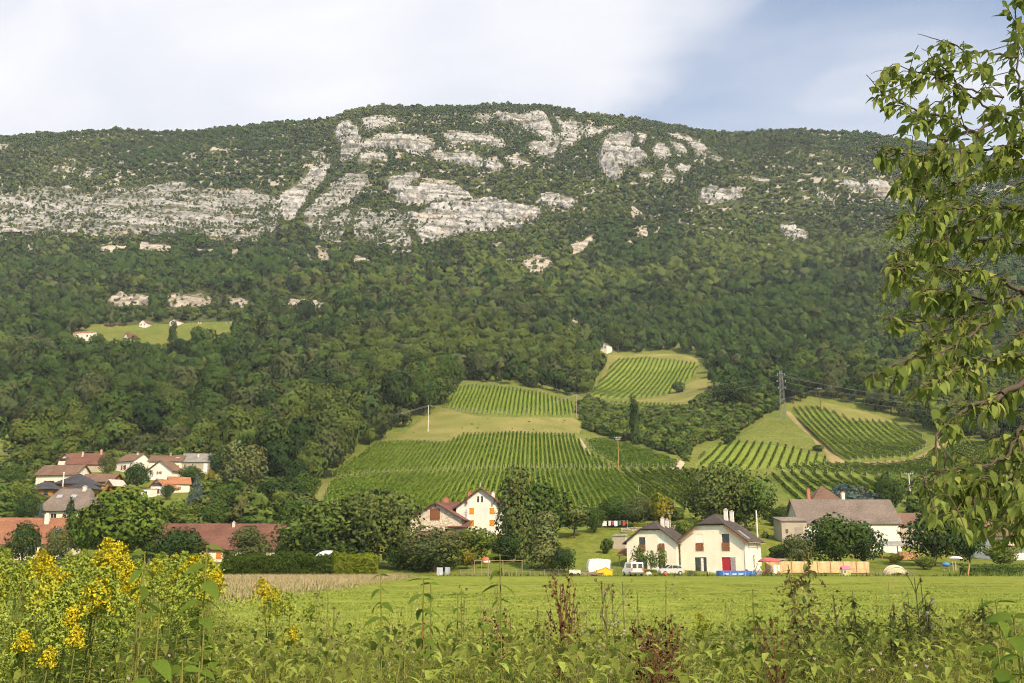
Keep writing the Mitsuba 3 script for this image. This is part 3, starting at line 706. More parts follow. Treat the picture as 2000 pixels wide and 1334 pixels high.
patch([(1035, 1092), (1075, 1050), (1150, 1030), (1225, 1040), (1240, 1080), (1150, 1098)], 'garden_lawn', 'sloping garden lawn behind the parked vehicles', 1, 0.10)

# ------------------------------------------------------------------ vineyards: every row a hedge of vine leaves on the slope
VINES = [  # outline, two pixels that give the row direction, row spacing, height, width, tone, share of gaps, label
    ('main_low', [(628, 984), (648, 942), (700, 934), (760, 929), (900, 923), (1100, 921), (1206, 921), (1240, 950), (1262, 990), (1180, 1004), (1000, 1006), (850, 1004), (700, 990)], (1003, 985, 1010, 925), 1.5, 0.95, 0.6, 1.5, 0.04, 'row of vines in the lower terrace of the main vineyard behind the farmhouse'),
    ('main_high', [(640, 934), (735, 868), (800, 864), (870, 868), (905, 851), (1000, 847), (1095, 851), (1124, 852), (1142, 880), (1202, 916), (1100, 917), (900, 918), (760, 924)], (1010, 915, 1016, 855), 1.5, 0.9, 0.6, 1.5, 0.04, 'row of vines in the upper terrace of the main vineyard under the dry slope'),
    ('side', [(1212, 922), (1300, 921), (1362, 924), (1358, 1000), (1290, 995), (1268, 990), (1246, 956)], (1354, 975, 1266, 919), 2.9, 1.5, 0.6, 0.8, 0.02, 'dark row of vines right of the main vineyard, running down behind the big tree'),
    ('cap', [(864, 796), (893, 758), (925, 755), (1000, 761), (1060, 771), (1120, 789), (1122, 812), (1000, 811), (930, 809)], (1010, 808, 1016, 764), 1.9, 1.15, 0.5, 1.7, 0.1, 'row of vines in the small hilltop vineyard below the wood'),
    ('fold', [(1140, 862), (1180, 861), (1240, 876), (1300, 895), (1326, 908), (1320, 916), (1214, 916), (1160, 884)], (1160, 866, 1310, 904), 1.9, 1.1, 0.7, 1.35, 0.05, 'row of vines seen end to end in the small fold with the wooden pole'),
    ('top', [(1150, 774), (1204, 703), (1262, 699), (1364, 711), (1358, 734), (1308, 770), (1270, 779), (1200, 780)], (1207, 775, 1268, 705), 3.0, 1.3, 0.65, 1.3, 0.05, 'row of vines in the topmost vineyard beside the lone white house'),
    ('topstrip', [(1152, 790), (1200, 787), (1338, 793), (1334, 804), (1290, 811), (1200, 803)], (1240, 806, 1250, 790), 2.2, 1.2, 0.6, 1.4, 0.08, 'row of vines in the narrow strip under the topmost vineyard'),
    ('young', [(1350, 911), (1395, 871), (1440, 864), (1520, 869), (1600, 890), (1622, 904), (1560, 912), (1450, 919)], (1452, 912, 1478, 868), 3.0, 0.9, 0.6, 1.0, 0.15, 'low young row of vines in the pale vineyard below the pylon bank'),
    ('right_high', [(1543, 801), (1598, 798), (1625, 806), (1665, 823), (1740, 826), (1798, 850), (1812, 874), (1778, 895), (1652, 903), (1600, 858)], (1652, 900, 1547, 803), 3.1, 1.5, 0.6, 0.85, 0.02, 'dark row of vines in the upper right vineyard'),
    ('right_low', [(1488, 919), (1600, 909), (1700, 912), (1790, 903), (1830, 886), (1885, 866), (1960, 880), (1960, 935), (1700, 934), (1560, 924)], (1567, 945, 1500, 912), 3.2, 1.4, 0.6, 0.85, 0.02, 'dark row of vines in the lower right vineyard, upper strip'),
    ('right_foot', [(1500, 932), (1560, 928), (1700, 940), (1900, 944), (1840, 968), (1740, 984), (1600, 994), (1560, 998)], (1567, 996, 1501, 933), 3.4, 1.4, 0.6, 0.75, 0.03, 'dark row of vines in the lower right vineyard, bottom strip'),
]
rng = np.random.default_rng(11)
vrows = []
for bi, (nm, pix, (ax, ay, bx, by), gap, hgt, wid, tone, hole, lab) in enumerate(VINES):
    patch(pix, 'vineyard_ground', 'grassy vineyard floor: ' + lab.replace('dark ', '').replace('low young ', '').replace('row of vines ', '').split(',')[0], 2, 0.4)
    poly = world_poly(pix, 8)
    A, B = on_land([ax, bx], [ay, by])[:, :2]
    d = (B - A) / np.linalg.norm(B - A)
    nrm_ = np.array([-d[1], d[0]])
    c = np.array(poly.exterior.coords)
    lo, hi = (c @ nrm_).min(), (c @ nrm_).max()
    for o in np.arange(lo + gap * 0.5, hi, gap):
        ln = LineString([nrm_ * o - d * 3000, nrm_ * o + d * 3000]).intersection(poly)
        for seg in getattr(ln, 'geoms', [ln]):
            if seg.is_empty or seg.length < 5: continue
            vrows.append((bi, np.array(seg.coords), seg.length))
big = sorted(range(len(vrows)), key=lambda i: -vrows[i][2] * VINES[vrows[i][0]][3] / np.mean(vrows[i][1][:, 1]) ** 1.6)
chosen = set(big[:298])
rest = MB()
for i, (bi, seg, L) in enumerate(vrows):
    nm, pix, _, gap, hgt, wid, tone, hole, lab = VINES[bi]
    dens = 18 if i in chosen else 12
    n = int(L * dens)
    t = rng.uniform(0, 1, n)
    lump = meshkit.noise(np.column_stack([t * L / 1.1 + i * 17.3, t * 0, t * 0]), 3)
    ok = np.ones(n, bool)
    t, lump = t[ok], lump[ok]
    n = len(t)
    p = seg[0] + (seg[1] - seg[0]) * t[:, None]
    d = (seg[1] - seg[0]) / L
    side = np.array([-d[1], d[0]])
    ang = rng.uniform(0, 2 * np.pi, n)
    ca_, sa_ = np.cos(ang), np.sin(ang)
    off = ca_ * wid / 2 * rng.uniform(0.7, 1.1, n)
    zz_ = hgt * (0.56 + 0.42 * sa_ * rng.uniform(0.8, 1.1, n)) * (0.78 + 0.34 * lump)
    xy = p + side * off[:, None]
    pos = np.column_stack([xy, ground_z(xy[:, 0], xy[:, 1]) + 0.4 + zz_])
    out = np.column_stack([side[0] * ca_, side[1] * ca_, 0.35 + 0.75 * sa_])
    out /= np.linalg.norm(out, axis=1, keepdims=True)
    col = np.array(GREENS['vine']) * tone * rng.uniform(0.72, 1.3, (n, 1)) * np.stack([1 + rng.normal(0, 0.1, n), np.ones(n), np.ones(n)], -1)
    mb = MB() if i in chosen else rest
    leaf_tris(mb, rng, pos, out, 0.46, np.clip(col, 0.005, 0.5), 0.4)
    if i in chosen:
        k = thing('vine_row', lab, 'vine row', {'main_low': 'vine rows of the lower terrace of the main vineyard', 'main_high': 'vine rows of the upper terrace of the main vineyard'}.get(nm, lab.replace('row', 'rows', 1)))
        put(k, mb, 'mat_leaf', color=True, normals=True)
        for q in seg:
            zq = float(ground_z(q[0], q[1])) + 0.3
            put(pkey(k, 'post'), MB().tube([[q[0], q[1], zq], [q[0], q[1], zq + hgt + 0.45]], 0.065, 5, (0.44, 0.41, 0.36)), 'mat_paint', color=True, normals=True)
if rest.n:
    labels['vineyard'] = {'label': 'remaining short rows of vines on the slope', 'category': 'vines', 'kind': 'stuff'}
    put('vineyard', rest, 'mat_leaf', color=True, normals=True)
print('vine rows', len(vrows), 'metres', sum(v[2] for v in vrows))

# ------------------------------------------------------------------ buildings
# walls 0-6, 15, 16; roofs 7-14, 17
B_A = [(0.80, 0.755, 0.645), (0.80, 0.78, 0.735), (0.62, 0.55, 0.44), (0.42, 0.38, 0.31), (0.40, 0.20, 0.07), (0.075, 0.048, 0.032), (0.17, 0.085, 0.045), (0.062, 0.053, 0.050), (0.052, 0.054, 0.066), (0.118, 0.058, 0.048),
       (0.255, 0.122, 0.072), (0.165, 0.105, 0.076), (0.185, 0.155, 0.138), (0.235, 0.235, 0.225), (0.34, 0.160, 0.085), (0.66, 0.47, 0.27), (0.50, 0.48, 0.43), (0.158, 0.078, 0.060)]


def build_color(p, n, uv):
    c = pick(uv.x, B_A)
    q = p.x * 0.83 - p.y * 0.55
    big = fb(q * 0.55, p.y * 0.4, p.z * 0.5, 3)
    streak = ns(q * 3.0, p.y * 2, p.z * 0.45)
    fine = ns(q * 9, p.y * 9, p.z * 9)
    roof = (uv.x > 7) & ((uv.x < 15) | (uv.x > 17))
    stone = (uv.x > 2) & (uv.x < 3)
    plank = ((uv.x > 4) & (uv.x < 7)) | ((uv.x > 15) & (uv.x < 16))
    f1, f2, w = mikit.voronoi(q * 2.4, p.z * 3.6)
    rub = dr.select(f2 - f1 < 0.10, 0.62, 0.78 + 0.5 * w)
    course = p.z * 4.2 - dr.floor(p.z * 4.2)
    col = p.x * 3.2 - dr.floor(p.x * 3.2)
    tile = (1 - 0.26 * ss(0.72, 0.95, course)) * (1 - 0.12 * ss(0.8, 0.95, col)) * (0.84 + 0.32 * mikit.cell_rand(p.x * 3.2, p.y * 1.1, p.z * 4.2)) * (0.72 + 0.56 * big)
    board = (p.z * 5.5 - dr.floor(p.z * 5.5))
    wood = (1 - 0.3 * ss(0.85, 0.97, board)) * (0.75 + 0.5 * streak)
    wall = (0.86 + 0.2 * big) * (0.94 + 0.1 * streak)
    k = dr.select(roof, tile, dr.select(stone, rub, dr.select(plank, wood, wall)))
    return c * k * (0.93 + 0.14 * fine)


scene['mat_build'] = {'type': 'twosided', 'bsdf': {'type': 'principled', 'base_color': mikit.proc(build_color), 'roughness': 0.85, 'specular': 0.25}}
scene['mat_glass'] = {'type': 'twosided', 'bsdf': {'type': 'principled', 'base_color': {'type': 'rgb', 'value': [0.035, 0.04, 0.045]}, 'roughness': 0.08, 'specular': 0.7}}
WHITE, WOODF, DARKF, BROWN = (0.78, 0.76, 0.72), (0.22, 0.095, 0.040), (0.08, 0.05, 0.04), (0.16, 0.075, 0.035)
FOOT = []                                                   # (px box, distance) of every building, so that scattered trees keep clear


def zof(py, Y): return EYE + Y * slope_of(py)
def mpp(Y): return Y * 0.985 / FPX


class House:
    """Local axes: x along the front, y into the building, z up from the ground line at the middle of the front."""

    def __init__(self, name, label, pxc, Y, w, d, he, hr, phi, wall, roof, form='gable_f', base=None, ov=0.5, cat='house', group=None, clip=0.45, hip_in=2.0, thick=0.16, sink=2.5, walls=True):
        self.key = thing(name, label, cat, group)
        p, sc = at(pxc, Y), 1.0
        if base is not None:                                # stand it where its foot meets the land, at that distance's size
            p = on_land(pxc, min(base, 1117.5))[0]
            sc = p[1] / Y
        self.p, self.M = p, rotz(math.radians(phi), *p, sc)
        self.w, self.d, self.he, self.hr, self.ov = w, d, he, hr, ov
        self.cuts, self.wallpal = [], wall
        self.form = form
        h = w / 2
        if form in ('gable_f', 'halfhip_f'):
            t = (hr - he) / h
            prof = [(-h, -sink), (h, -sink), (h, he), (0, hr - 0.02), (-h, he)]
            if form == 'halfhip_f':
                zc_ = hr - clip * (hr - he)
                hx = h * clip
                prof = [(-h, -sink), (h, -sink), (h, he), (hx, zc_ - 0.05), (-hx, zc_ - 0.05), (-h, he)]
            body = m3.CrossSection([prof]).extrude(d).rotate([90, 0, 0]).translate([0, d, 0])
            if form == 'halfhip_f':
                # the back end closes to the ridge
                pass
            o, ez = ov, he - ov * t
            if form == 'gable_f':
                faces = [[(-h - o, -o, ez), (0, -o, hr), (0, d + o, hr), (-h - o, d + o, ez)], [(h + o, -o, ez), (h + o, d + o, ez), (0, d + o, hr), (0, -o, hr)]]
            else:
                faces = [[(-h - o, -o, ez), (-hx, -o, zc_), (0, hip_in, hr), (0, d - hip_in, hr), (-hx, d + o, zc_), (-h - o, d + o, ez)], [(h + o, -o, ez), (h + o, d + o, ez), (hx, d + o, zc_), (0, d - hip_in, hr), (0, hip_in, hr), (hx, -o, zc_)],
                         [(-hx, -o, zc_), (hx, -o, zc_), (0, hip_in, hr)], [(hx, d + o, zc_), (-hx, d + o, zc_), (0, d - hip_in, hr)]]
        elif form == 'gable_s':
            t = (hr - he) / (d / 2)
            prof = [(0, -sink), (d, -sink), (d, he), (d / 2, hr - 0.02), (0, he)]
            body = m3.CrossSection([prof]).extrude(w).rotate([90, 0, 90]).translate([-h, 0, 0])
            o, ez = ov, he - ov * t
            faces = [[(-h - o, -o, ez), (h + o, -o, ez), (h + o, d / 2, hr), (-h - o, d / 2, hr)], [(-h - o, d / 2, hr), (h + o, d / 2, hr), (h + o, d + o, ez), (-h - o, d + o, ez)]]
        elif form == 'hip':
            body = m3.Manifold.cube([w, d, he + sink]).translate([-h, 0, -sink])
            o = ov
            t = (hr - he) / (min(w, d) / 2)
            ez = he - o * 0.6
            rx = max(h - d / 2 * clip * 2, 0.15)
            a, b, c_, e = (-h - o, -o, ez), (h + o, -o, ez), (h + o, d + o, ez), (-h - o, d + o, ez)
            r0, r1 = (-rx, d / 2, hr), (rx, d / 2, hr)
            faces = [[a, b, r1, r0], [b, c_, r1], [c_, e, r0, r1], [e, a, r0]]
        else:  # a lean-to, falling towards the front
            prof = [(0, -sink), (d, -sink), (d, hr), (0, he)]
            body = m3.CrossSection([prof]).extrude(w).rotate([90, 0, 90]).translate([-h, 0, 0])
            t = (hr - he) / d
            faces = [[(-h - ov, -ov, he - ov * t), (h + ov, -ov, he - ov * t), (h + ov, d, hr), (-h - ov, d, hr)]]
        self.body, self.has_walls = body, walls
        mb = MB()
        for fc in faces: mb.slab(np.array(fc) + [0, 0, thick + 0.02], thick)
        self.roof = pkey(self.key, 'roof')
        put(self.roof, mb.moved(self.M), 'mat_build', roof)
        self.faces = faces
        q = np.array([[x, y, z] for x in (-h, h) for y in (0, d) for z in (0, hr)]) @ self.M[:3, :3].T + self.M[:3, 3]
        ux, uy = project(q)
        FOOT.append((ux.min(), uy.min(), ux.max(), uy.max(), p[1], p[0], w * sc, d * sc))

    def frame(self, face, u, z):
        """Matrix of a face: x along it (as seen from outside), y inwards, z up."""
        if face == 'f': m = rotz(0, u, 0, z)
        elif face == 'r': m = rotz(math.pi / 2, self.w / 2, self.d / 2 + u, z)
        elif face == 'l': m = rotz(-math.pi / 2, -self.w / 2, self.d / 2 - u, z)
        return self.M @ m

    def piece(self, name, face, u, z, mb, mat='mat_paint', pal=None, parent=None):
        key = pkey(parent or self.key, name)
        put(key, mb.moved(self.frame(face, u, z)), mat, pal, color=pal is None)
        return key

    def cut(self, face, u, z, w, h, depth=0.16):
        m = self.frame(face, u, z)
        loc = np.linalg.inv(self.M) @ m
        c = m3.Manifold.cube([w, depth + 0.3, h]).translate([-w / 2, -0.3, 0])
        self.body = self.body - c.transform(loc[:3, :4])

    def window(self, face, u, z, w, h, frame=WHITE, bars=1, shutter=None, sill=True, blind=0.0, name='window'):
        self.cut(face, u, z, w, h)
        b, mb = 0.07, MB()
        mb.box(-w / 2, w / 2, 0.07, 0.15, 0, b, frame).box(-w / 2, w / 2, 0.07, 0.15, h - b, h, frame)
        mb.box(-w / 2, -w / 2 + b, 0.07, 0.15, b, h - b, frame).box(w / 2 - b, w / 2, 0.07, 0.15, b, h - b, frame)
        for k in range(bars):
            x = -w / 2 + w * (k + 1) / (bars + 1)
            mb.box(x - 0.035, x + 0.035, 0.08, 0.145, b, h - b, frame)
        key = self.piece(name, face, u, z, mb)
        self.piece('pane', face, u, z, MB().box(-w / 2 + b, w / 2 - b, 0.12, 0.14, b, h - b), 'mat_glass', None, key)
        if blind: self.piece('blind', face, u, z, MB().box(-w / 2 + b, w / 2 - b, 0.05, 0.075, h * (1 - blind), h - 0.01, (0.80, 0.79, 0.76)), parent=key)
        if sill: self.piece('sill', face, u, z, MB().box(-w / 2 - 0.06, w / 2 + 0.06, -0.06, 0.1, -0.07, 0.0, (0.62, 0.58, 0.5)), parent=key)
        if shutter is not None:
            for s in (-1, 1):
                x0 = s * (w / 2 + 0.04)
                x1 = s * (w / 2 + 0.04 + w / 2)
                m = MB().box(min(x0, x1), max(x0, x1), -0.06, -0.02, -0.02, h + 0.02, shutter)
                for zz in (0.2, 0.75): m.box(min(x0, x1) + 0.04, max(x0, x1) - 0.04, -0.085, -0.06, h * zz, h * zz + 0.1, shutter)
                self.piece('shutter', face, u, z, m)
        return key

    def shut(self, face, u, z, w, h, col, leaves=2, name='shutter', border=None):
        """Closed shutters or a boarded opening."""
        if border: self.piece('surround', face, u, z, MB().box(-w / 2 - 0.16, w / 2 + 0.16, -0.012, 0.012, -0.14, h + 0.16, border))
        for k in range(leaves):
            x0, x1 = -w / 2 + w * k / leaves + 0.01, -w / 2 + w * (k + 1) / leaves - 0.01
            m = MB().box(x0, x1, -0.06, -0.014, 0, h, col)
            for zz in (0.12, 0.82): m.box(x0 + 0.04, x1 - 0.04, -0.085, -0.06, h * zz, h * zz + 0.1, tuple(c * 0.8 for c in col))
            self.piece(name, face, u, z, m)

    def door(self, face, u, z, w, h, col, name='door', glass=0.0):
        self.cut(face, u, z, w, h, 0.22)
        mb = MB().box(-w / 2, w / 2, 0.14, 0.2, 0, h, col)
        for k in range(2):
            for zz in (0.08, 0.55): mb.box(-w / 2 + w * (0.08 + 0.46 * k), -w / 2 + w * (0.46 + 0.46 * k), 0.115, 0.14, h * zz, h * (zz + 0.37), col)
        key = self.piece(name, face, u, z, mb)
        self.piece('handle', face, u, z, MB().box(w * 0.02, w * 0.1, 0.05, 0.10, h * 0.48, h * 0.5, (0.5, 0.5, 0.5)), parent=key)
        return key

    def chimney(self, x, y, top, w=0.55, col=(0.72, 0.70, 0.66), cap=(0.5, 0.45, 0.4), below=1.6):
        m = MB().box(x - w / 2, x + w / 2, y - w / 2, y + w / 2, top - below, top, col)
        key = pkey(self.roof, 'chimney')
        m.box(x - w / 2 - 0.07, x + w / 2 + 0.07, y - w / 2 - 0.07, y + w / 2 + 0.07, top, top + 0.1, cap)
        m.box(x - w / 4, x + w / 4, y - w / 4, y + w / 4, top + 0.1, top + 0.3, cap)
        put(key, m.moved(self.M), 'mat_paint', color=True)

    def local(self, name, mb, mat='mat_paint', pal=None, parent=None):
        key = pkey(parent or self.key, name)
        put(key, mb.moved(self.M), mat, pal, color=pal is None)
        return key

    def skylight(self, i, s, t, w=0.8, h=1.2):
        """On roof face i at s along its eave and t of the way up."""
        f = np.array(self.faces[i], float)
        e = (f[1] - f[0]) / np.linalg.norm(f[1] - f[0])
        up = f[-1] - f[0]
        up = up - e * (up @ e)
        L = np.linalg.norm(up)
        up /= L
        nn = np.cross(e, up)
        if nn[2] < 0: nn = -nn
        o = f[0] + e * np.linalg.norm(f[1] - f[0]) * s + up * L * t + nn * 0.17
        key = pkey(self.roof, 'skylight')

        def plate(w_, h_, a, b): return [o + e * x + up * y + nn * z for z in (a, b) for x, y in ((-w_ / 2, 0), (w_ / 2, 0), (w_ / 2, h_), (-w_ / 2, h_))]
        F = [[0, 3, 2, 1], [4, 5, 6, 7], [0, 1, 5, 4], [1, 2, 6, 5], [2, 3, 7, 6], [3, 0, 4, 7]]
        put(key, MB().add(plate(w, h, 0, 0.09), F, (0.32, 0.33, 0.35)).moved(self.M), 'mat_paint', color=True)
        put(key + '__pane', MB().add([p + up * 0.08 for p in plate(w - 0.16, h - 0.16, 0.05, 0.105)], F, (0.3, 0.36, 0.42)).moved(self.M), 'mat_gloss', color=True)

    def gutter(self, eave_t=None):
        h, o = self.w / 2, self.ov
        for s in (-1, 1):
            t = (self.hr - self.he) / h
            z = self.he - o * t + 0.04
            self.local('gutter', MB().tube([[s * (h + o + 0.05), -o, z], [s * (h + o + 0.05), self.d + o, z]], 0.06, 6, (0.42, 0.36, 0.30)))

    def done(self):
        if self.has_walls: put(pkey(self.key, 'wall'), MB().solid(self.body).moved(self.M), 'mat_build', self.wallpal)
        return self


RED, AMBER, SHUT = (0.36, 0.015, 0.03), (0.60, 0.26, 0.035), (0.24, 0.07, 0.03)

# --- the two cream houses at the far edge of the meadow
h = House('cream_house', 'larger cream house with a dark half hipped roof and a red door', 1393, 158, 10.0, 11.2, 4.75, 8.55, -25, 0, 7, 'halfhip_f', 1117, 0.6, clip=0.42, hip_in=2.3)
for s in (-1, 1):
    k = h.window('f', s * 2.0 + 0.1, 3.1, 1.1, 2.5, DARKF if s > 0 else WHITE, 1, blind=0.0 if s > 0 else 0.6, name='window')
    m = MB()
    for x in np.linspace(-0.58, 0.45, 7): m.box(x, x + 0.13, -0.12, -0.08, 0.05, 1.15, (0.27, 0.11, 0.045))
    m.box(-0.6, 0.62, -0.08, -0.03, 1.12, 1.2, (0.2, 0.08, 0.035)).box(-0.6, 0.62, -0.08, -0.03, 0.1, 0.18, (0.2, 0.08, 0.035))
    h.piece('guard_rail', 'f', s * 2.0 + 0.1, 3.1, m, parent=k)
h.window('f', -1.85, 0.02, 1.8, 2.15, (0.20, 0.085, 0.05), 1, sill=False, name='french_window')
h.piece('curtain', 'f', -1.85, 0.02, MB().box(-0.05, 0.4, 0.085, 0.11, 0.08, 2.0, (0.74, 0.73, 0.70)))
h.door('f', 2.05, 0.02, 1.35, 2.15, RED)
h.piece('open_shutter', 'f', 3.0, 0.05, MB().box(-0.2, 0.45, -0.06, -0.01, 0, 2.1, (0.30, 0.26, 0.28)))
for u in (-3.0, 3.0): h.window('r', u, 2.9, 0.9, 1.5, WHITE, 1)
h.window('r', 0.2, 0.5, 1.6, 2.0, WHITE, 1)
h.chimney(1.3, 4.2, 9.35)
h.chimney(1.3, 8.2, 9.25)
h.skylight(1, 0.25, 0.18, 1.1, 2.0)
h.gutter()
h.local('downpipe', MB().tube([[-4.88, -0.08, 4.3], [-4.88, -0.08, 0]], 0.05, 6, (0.55, 0.52, 0.48)))
h.local('downpipe', MB().tube([[4.88, -0.08, 4.3], [4.88, -0.08, 0]], 0.05, 6, (0.55, 0.52, 0.48)))
h.local('fascia', MB().slab([(-5.6, -0.62, 4.26), (-5.6, -0.60, 4.26), (-2.1, -0.60, 6.86), (-2.1, -0.62, 6.86)], 0.24, (0.24, 0.11, 0.05)).slab([(2.1, -0.62, 6.86), (2.1, -0.60, 6.86), (5.6, -0.60, 4.26), (5.6, -0.62, 4.26)], 0.24, (0.24, 0.11, 0.05)))
h.done()
CREAM = h
h = House('cream_house', 'smaller cream house, half hidden by young trees left of the house with the red door', 1273, 172, 8.3, 10.0, 4.5, 7.7, -22, 0, 7, 'halfhip_f', 1112, 0.6, clip=0.42, hip_in=2.1)
for s in (-1, 1):
    k = h.window('f', s * 1.6 + 0.1, 2.9, 1.05, 2.3, DARKF if s < 0 else WHITE, 1, blind=0.0 if s < 0 else 0.45)
    m = MB()
    for x in np.linspace(-0.56, 0.45, 7): m.box(x, x + 0.13, -0.12, -0.08, 0.05, 1.1, (0.25, 0.10, 0.045))
    h.piece('guard_rail', 'f', s * 1.6 + 0.1, 2.9, m, parent=k)
h.window('f', -1.5, 0.05, 1.5, 2.1, (0.2, 0.085, 0.05), 1, sill=False, name='french_window')
h.window('f', 1.7, 0.05, 1.2, 2.1, WHITE, 1, sill=False, name='french_window')
h.chimney(1.0, 4.2, 8.35)
h.chimney(1.0, 7.4, 8.2)
h.gutter()
h.done()
for px, Y, lab in ((1330, 166, 'small brown lean-to roof between the two cream houses'), (1220, 173, 'small brown lean-to roof at the left wall of the smaller cream house')):
    k = House('lean_to_porch', lab, px, Y, 2.0, 3.2, 1.9, 3.0, -22, 6, 6, 'shed', 1108, 0.3, cat='porch', walls=False, thick=0.1)
    for x in (-0.9, 0.9): k.local('post', MB().box(x - 0.06, x + 0.06, 0.0, 0.12, -0.5, 1.85, BROWN))
    k.done()
House('garden_shed', 'little grey concrete shed above the lawn, left of the cream houses', 1209, 181, 2.2, 2.6, 2.3, 2.5, -15, 3, 13, 'shed', 1074, 0.15, cat='shed').done()

# --- the farm
h = House('farmhouse', 'tall white farmhouse with orange shutters and a red roof', 938, 218, 10.4, 10.5, 5.8, 9.8, -6, 1, 9, 'gable_f', 1046, 0.75)
for u in (-2.15, 2.15):
    for z in (1.9, 4.4): h.shut('f', u + 0.3, z, 1.05, 1.3, AMBER, 2, border=(0.80, 0.78, 0.72))
for u in (-0.42, 0.42): h.window('f', u - 0.1, 6.9, 0.42, 1.25, DARKF, 0, sill=False)
h.shut('f', -4.55, 3.1, 0.7, 1.2, AMBER, 1)
h.local('brace', MB().box(-2.9, -2.75, -0.7, 0, 6.6, 7.6, BROWN))
h.local('brace', MB().box(2.75, 2.9, -0.7, 0, 6.6, 7.6, BROWN))
h.local('finial', MB().tube([[0, -0.7, 9.8], [0, -0.7, 11.0]], 0.05, 6, (0.6, 0.62, 0.66)))
h.chimney(-2.6, 2.2, 9.2, 0.7, (0.42, 0.17, 0.11), (0.3, 0.12, 0.08))
h.chimney(2.3, 3.2, 9.1, 0.6, (0.7, 0.68, 0.66))
h.local('power_mast', MB().tube([[-2.95, -0.35, 1.0], [-2.95, -0.35, 5.4]], 0.05, 6, (0.3, 0.3, 0.3)).box(-3.3, -2.6, -0.38, -0.32, 4.7, 4.78, (0.3, 0.3, 0.3)).box(-3.2, -2.7, -0.38, -0.32, 5.1, 5.18, (0.3, 0.3, 0.3)))
h.done()
h = House('stone_barn', 'rubble stone barn with a brown loft door and a dark red roof', 850, 206, 10.4, 10.0, 4.9, 7.9, -9, 2, 9, 'gable_f', 1062, 0.7, cat='barn')
h.shut('f', -0.15, 4.55, 2.05, 2.35, (0.20, 0.075, 0.035), 1, 'loft_door')
h.window('f', 0.0, 2.75, 0.3, 0.4, DARKF, 0, sill=False)
h.window('f', 2.6, 2.75, 0.25, 0.5, DARKF, 0, sill=False)
h.window('f', -0.1, 7.15, 0.3, 0.45, DARKF, 0, sill=False)
h.done()
h = House('farm_wing', 'low red roofed wing joining the stone barn and the white farmhouse', 890, 206, 8.0, 5.0, 4.3, 5.4, -6, 1, 9, 'gable_s', 1034, 0.5)
h.chimney(-2.4, 2.6, 6.3, 0.9, (0.42, 0.17, 0.11), (0.3, 0.12, 0.08))
h.window('f', 0.2, 2.6, 0.9, 1.3, BROWN, 1)
h.done()
h = House('farm_wing', 'small red roofed annex at the right wall of the white farmhouse', 982, 206, 3.0, 5.0, 4.6, 5.7, -6, 1, 9, 'gable_s', 1036, 0.4)
h.window('f', 0.2, 2.6, 0.8, 1.2, BROWN, 1)
h.done()
h = House('farm_shed', 'long low brown roofed shed in front of the stone barn', 854, 197, 10.6, 3.6, 2.1, 3.5, -9, 6, 11, 'shed', 1075, 0.3, cat='shed')
h.done()
h = House('farm_porch', 'red porch roof with wooden posts between barn and farmhouse', 894, 207, 3.4, 4.5, 3.0, 4.2, -9, 6, 9, 'shed', 1060, 0.4, cat='porch', walls=False)
for x in (-1.8, 1.8): h.local('post', MB().box(x - 0.09, x + 0.09, 0.0, 0.18, -1, 3.0, BROWN))
h.local('beam', MB().box(-2, 2, 0.0, 0.2, 2.75, 2.95, (0.35, 0.14, 0.05)))
h.done()
h = House('bee_house', 'tiny white garden hut with a brown roof on the lawn', 1072, 196, 1.3, 1.2, 1.5, 1.75, -12, 1, 6, 'shed', 1042, 0.25, cat='hut')
h.door('f', 0, 0.05, 0.6, 1.2, (0.62, 0.64, 0.66))
h.done()
h = House('garden_hut', 'small garden hut with a red brown roof among the shrubs behind the birch', 1014, 190, 2.0, 2.0, 1.6, 2.4, -10, 6, 11, 'hip', 1064, 0.3, cat='hut')
h.window('f', 0, 0.6, 0.6, 0.7, BROWN, 0)
h.done()

# --- the barn on the right
h = House('long_barn', 'long barn with a grey brown tiled roof and pale walls behind the fence', 1664, 196, 19.0, 9.0, 4.7, 9.1, 3, 1, 12, 'gable_s', 1070, 0.45, cat='barn')
h.window('f', -6.0, 1.2, 1.2, 1.6, WHITE, 1)
h.window('f', -2.0, 1.0, 1.1, 1.5, WHITE, 1)
h.shut('f', 4.0, 2.6, 1.0, 1.0, (0.40, 0.36, 0.30), 1, 'hatch')
h.local('red_edge', MB().box(9.52, 9.58, 0.0, 0.2, 0, 4.4, (0.40, 0.08, 0.06)))
h.done()
h = House('barn_annex', 'weathered grey plank annex at the left end of the long barn', 1553, 203, 5.0, 5.0, 4.3, 5.2, 3, 3, 12, 'shed', 1062, 0.3, cat='annex')
h.shut('f', 0.9, 0.6, 1.6, 2.6, (0.30, 0.27, 0.24), 1, 'plank_door')
h.shut('f', -1.5, 2.0, 0.5, 0.8, (0.10, 0.09, 0.09), 1, 'hatch')
h.done()
h = House('hipped_house', 'house with a rust brown pyramid roof rising behind the long barn', 1626, 214, 9.0, 9.0, 6.2, 10.9, 3, 1, 11, 'hip', 1052, 0.5, clip=0.5)
h.chimney(-3.6, 2.6, 10.2, 0.6, (0.45, 0.17, 0.11), (0.36, 0.14, 0.09), below=3.0)
h.chimney(3.5, 2.0, 9.5, 0.7, (0.72, 0.68, 0.6), (0.45, 0.2, 0.14), below=3.0)
h.window('f', 0, 3, 1, 1.4, BROWN, 1)
h.done()
h = House('barn_wing', 'lower red brown roofed wing at the right end of the long barn', 1795, 203, 8.6, 7.0, 3.9, 6.3, 3, 3, 11, 'gable_s', 1066, 0.4, cat='annex')
h.window('f', 0, 1.2, 1.0, 1.2, BROWN, 1)
h.done()
h = House('wood_shelter', 'open lean-to with a grey tin roof sheltering firewood', 1757, 187, 6.4, 4.0, 2.5, 3.3, 3, 6, 13, 'shed', 1094, 0.5, cat='shelter', walls=False, thick=0.08)
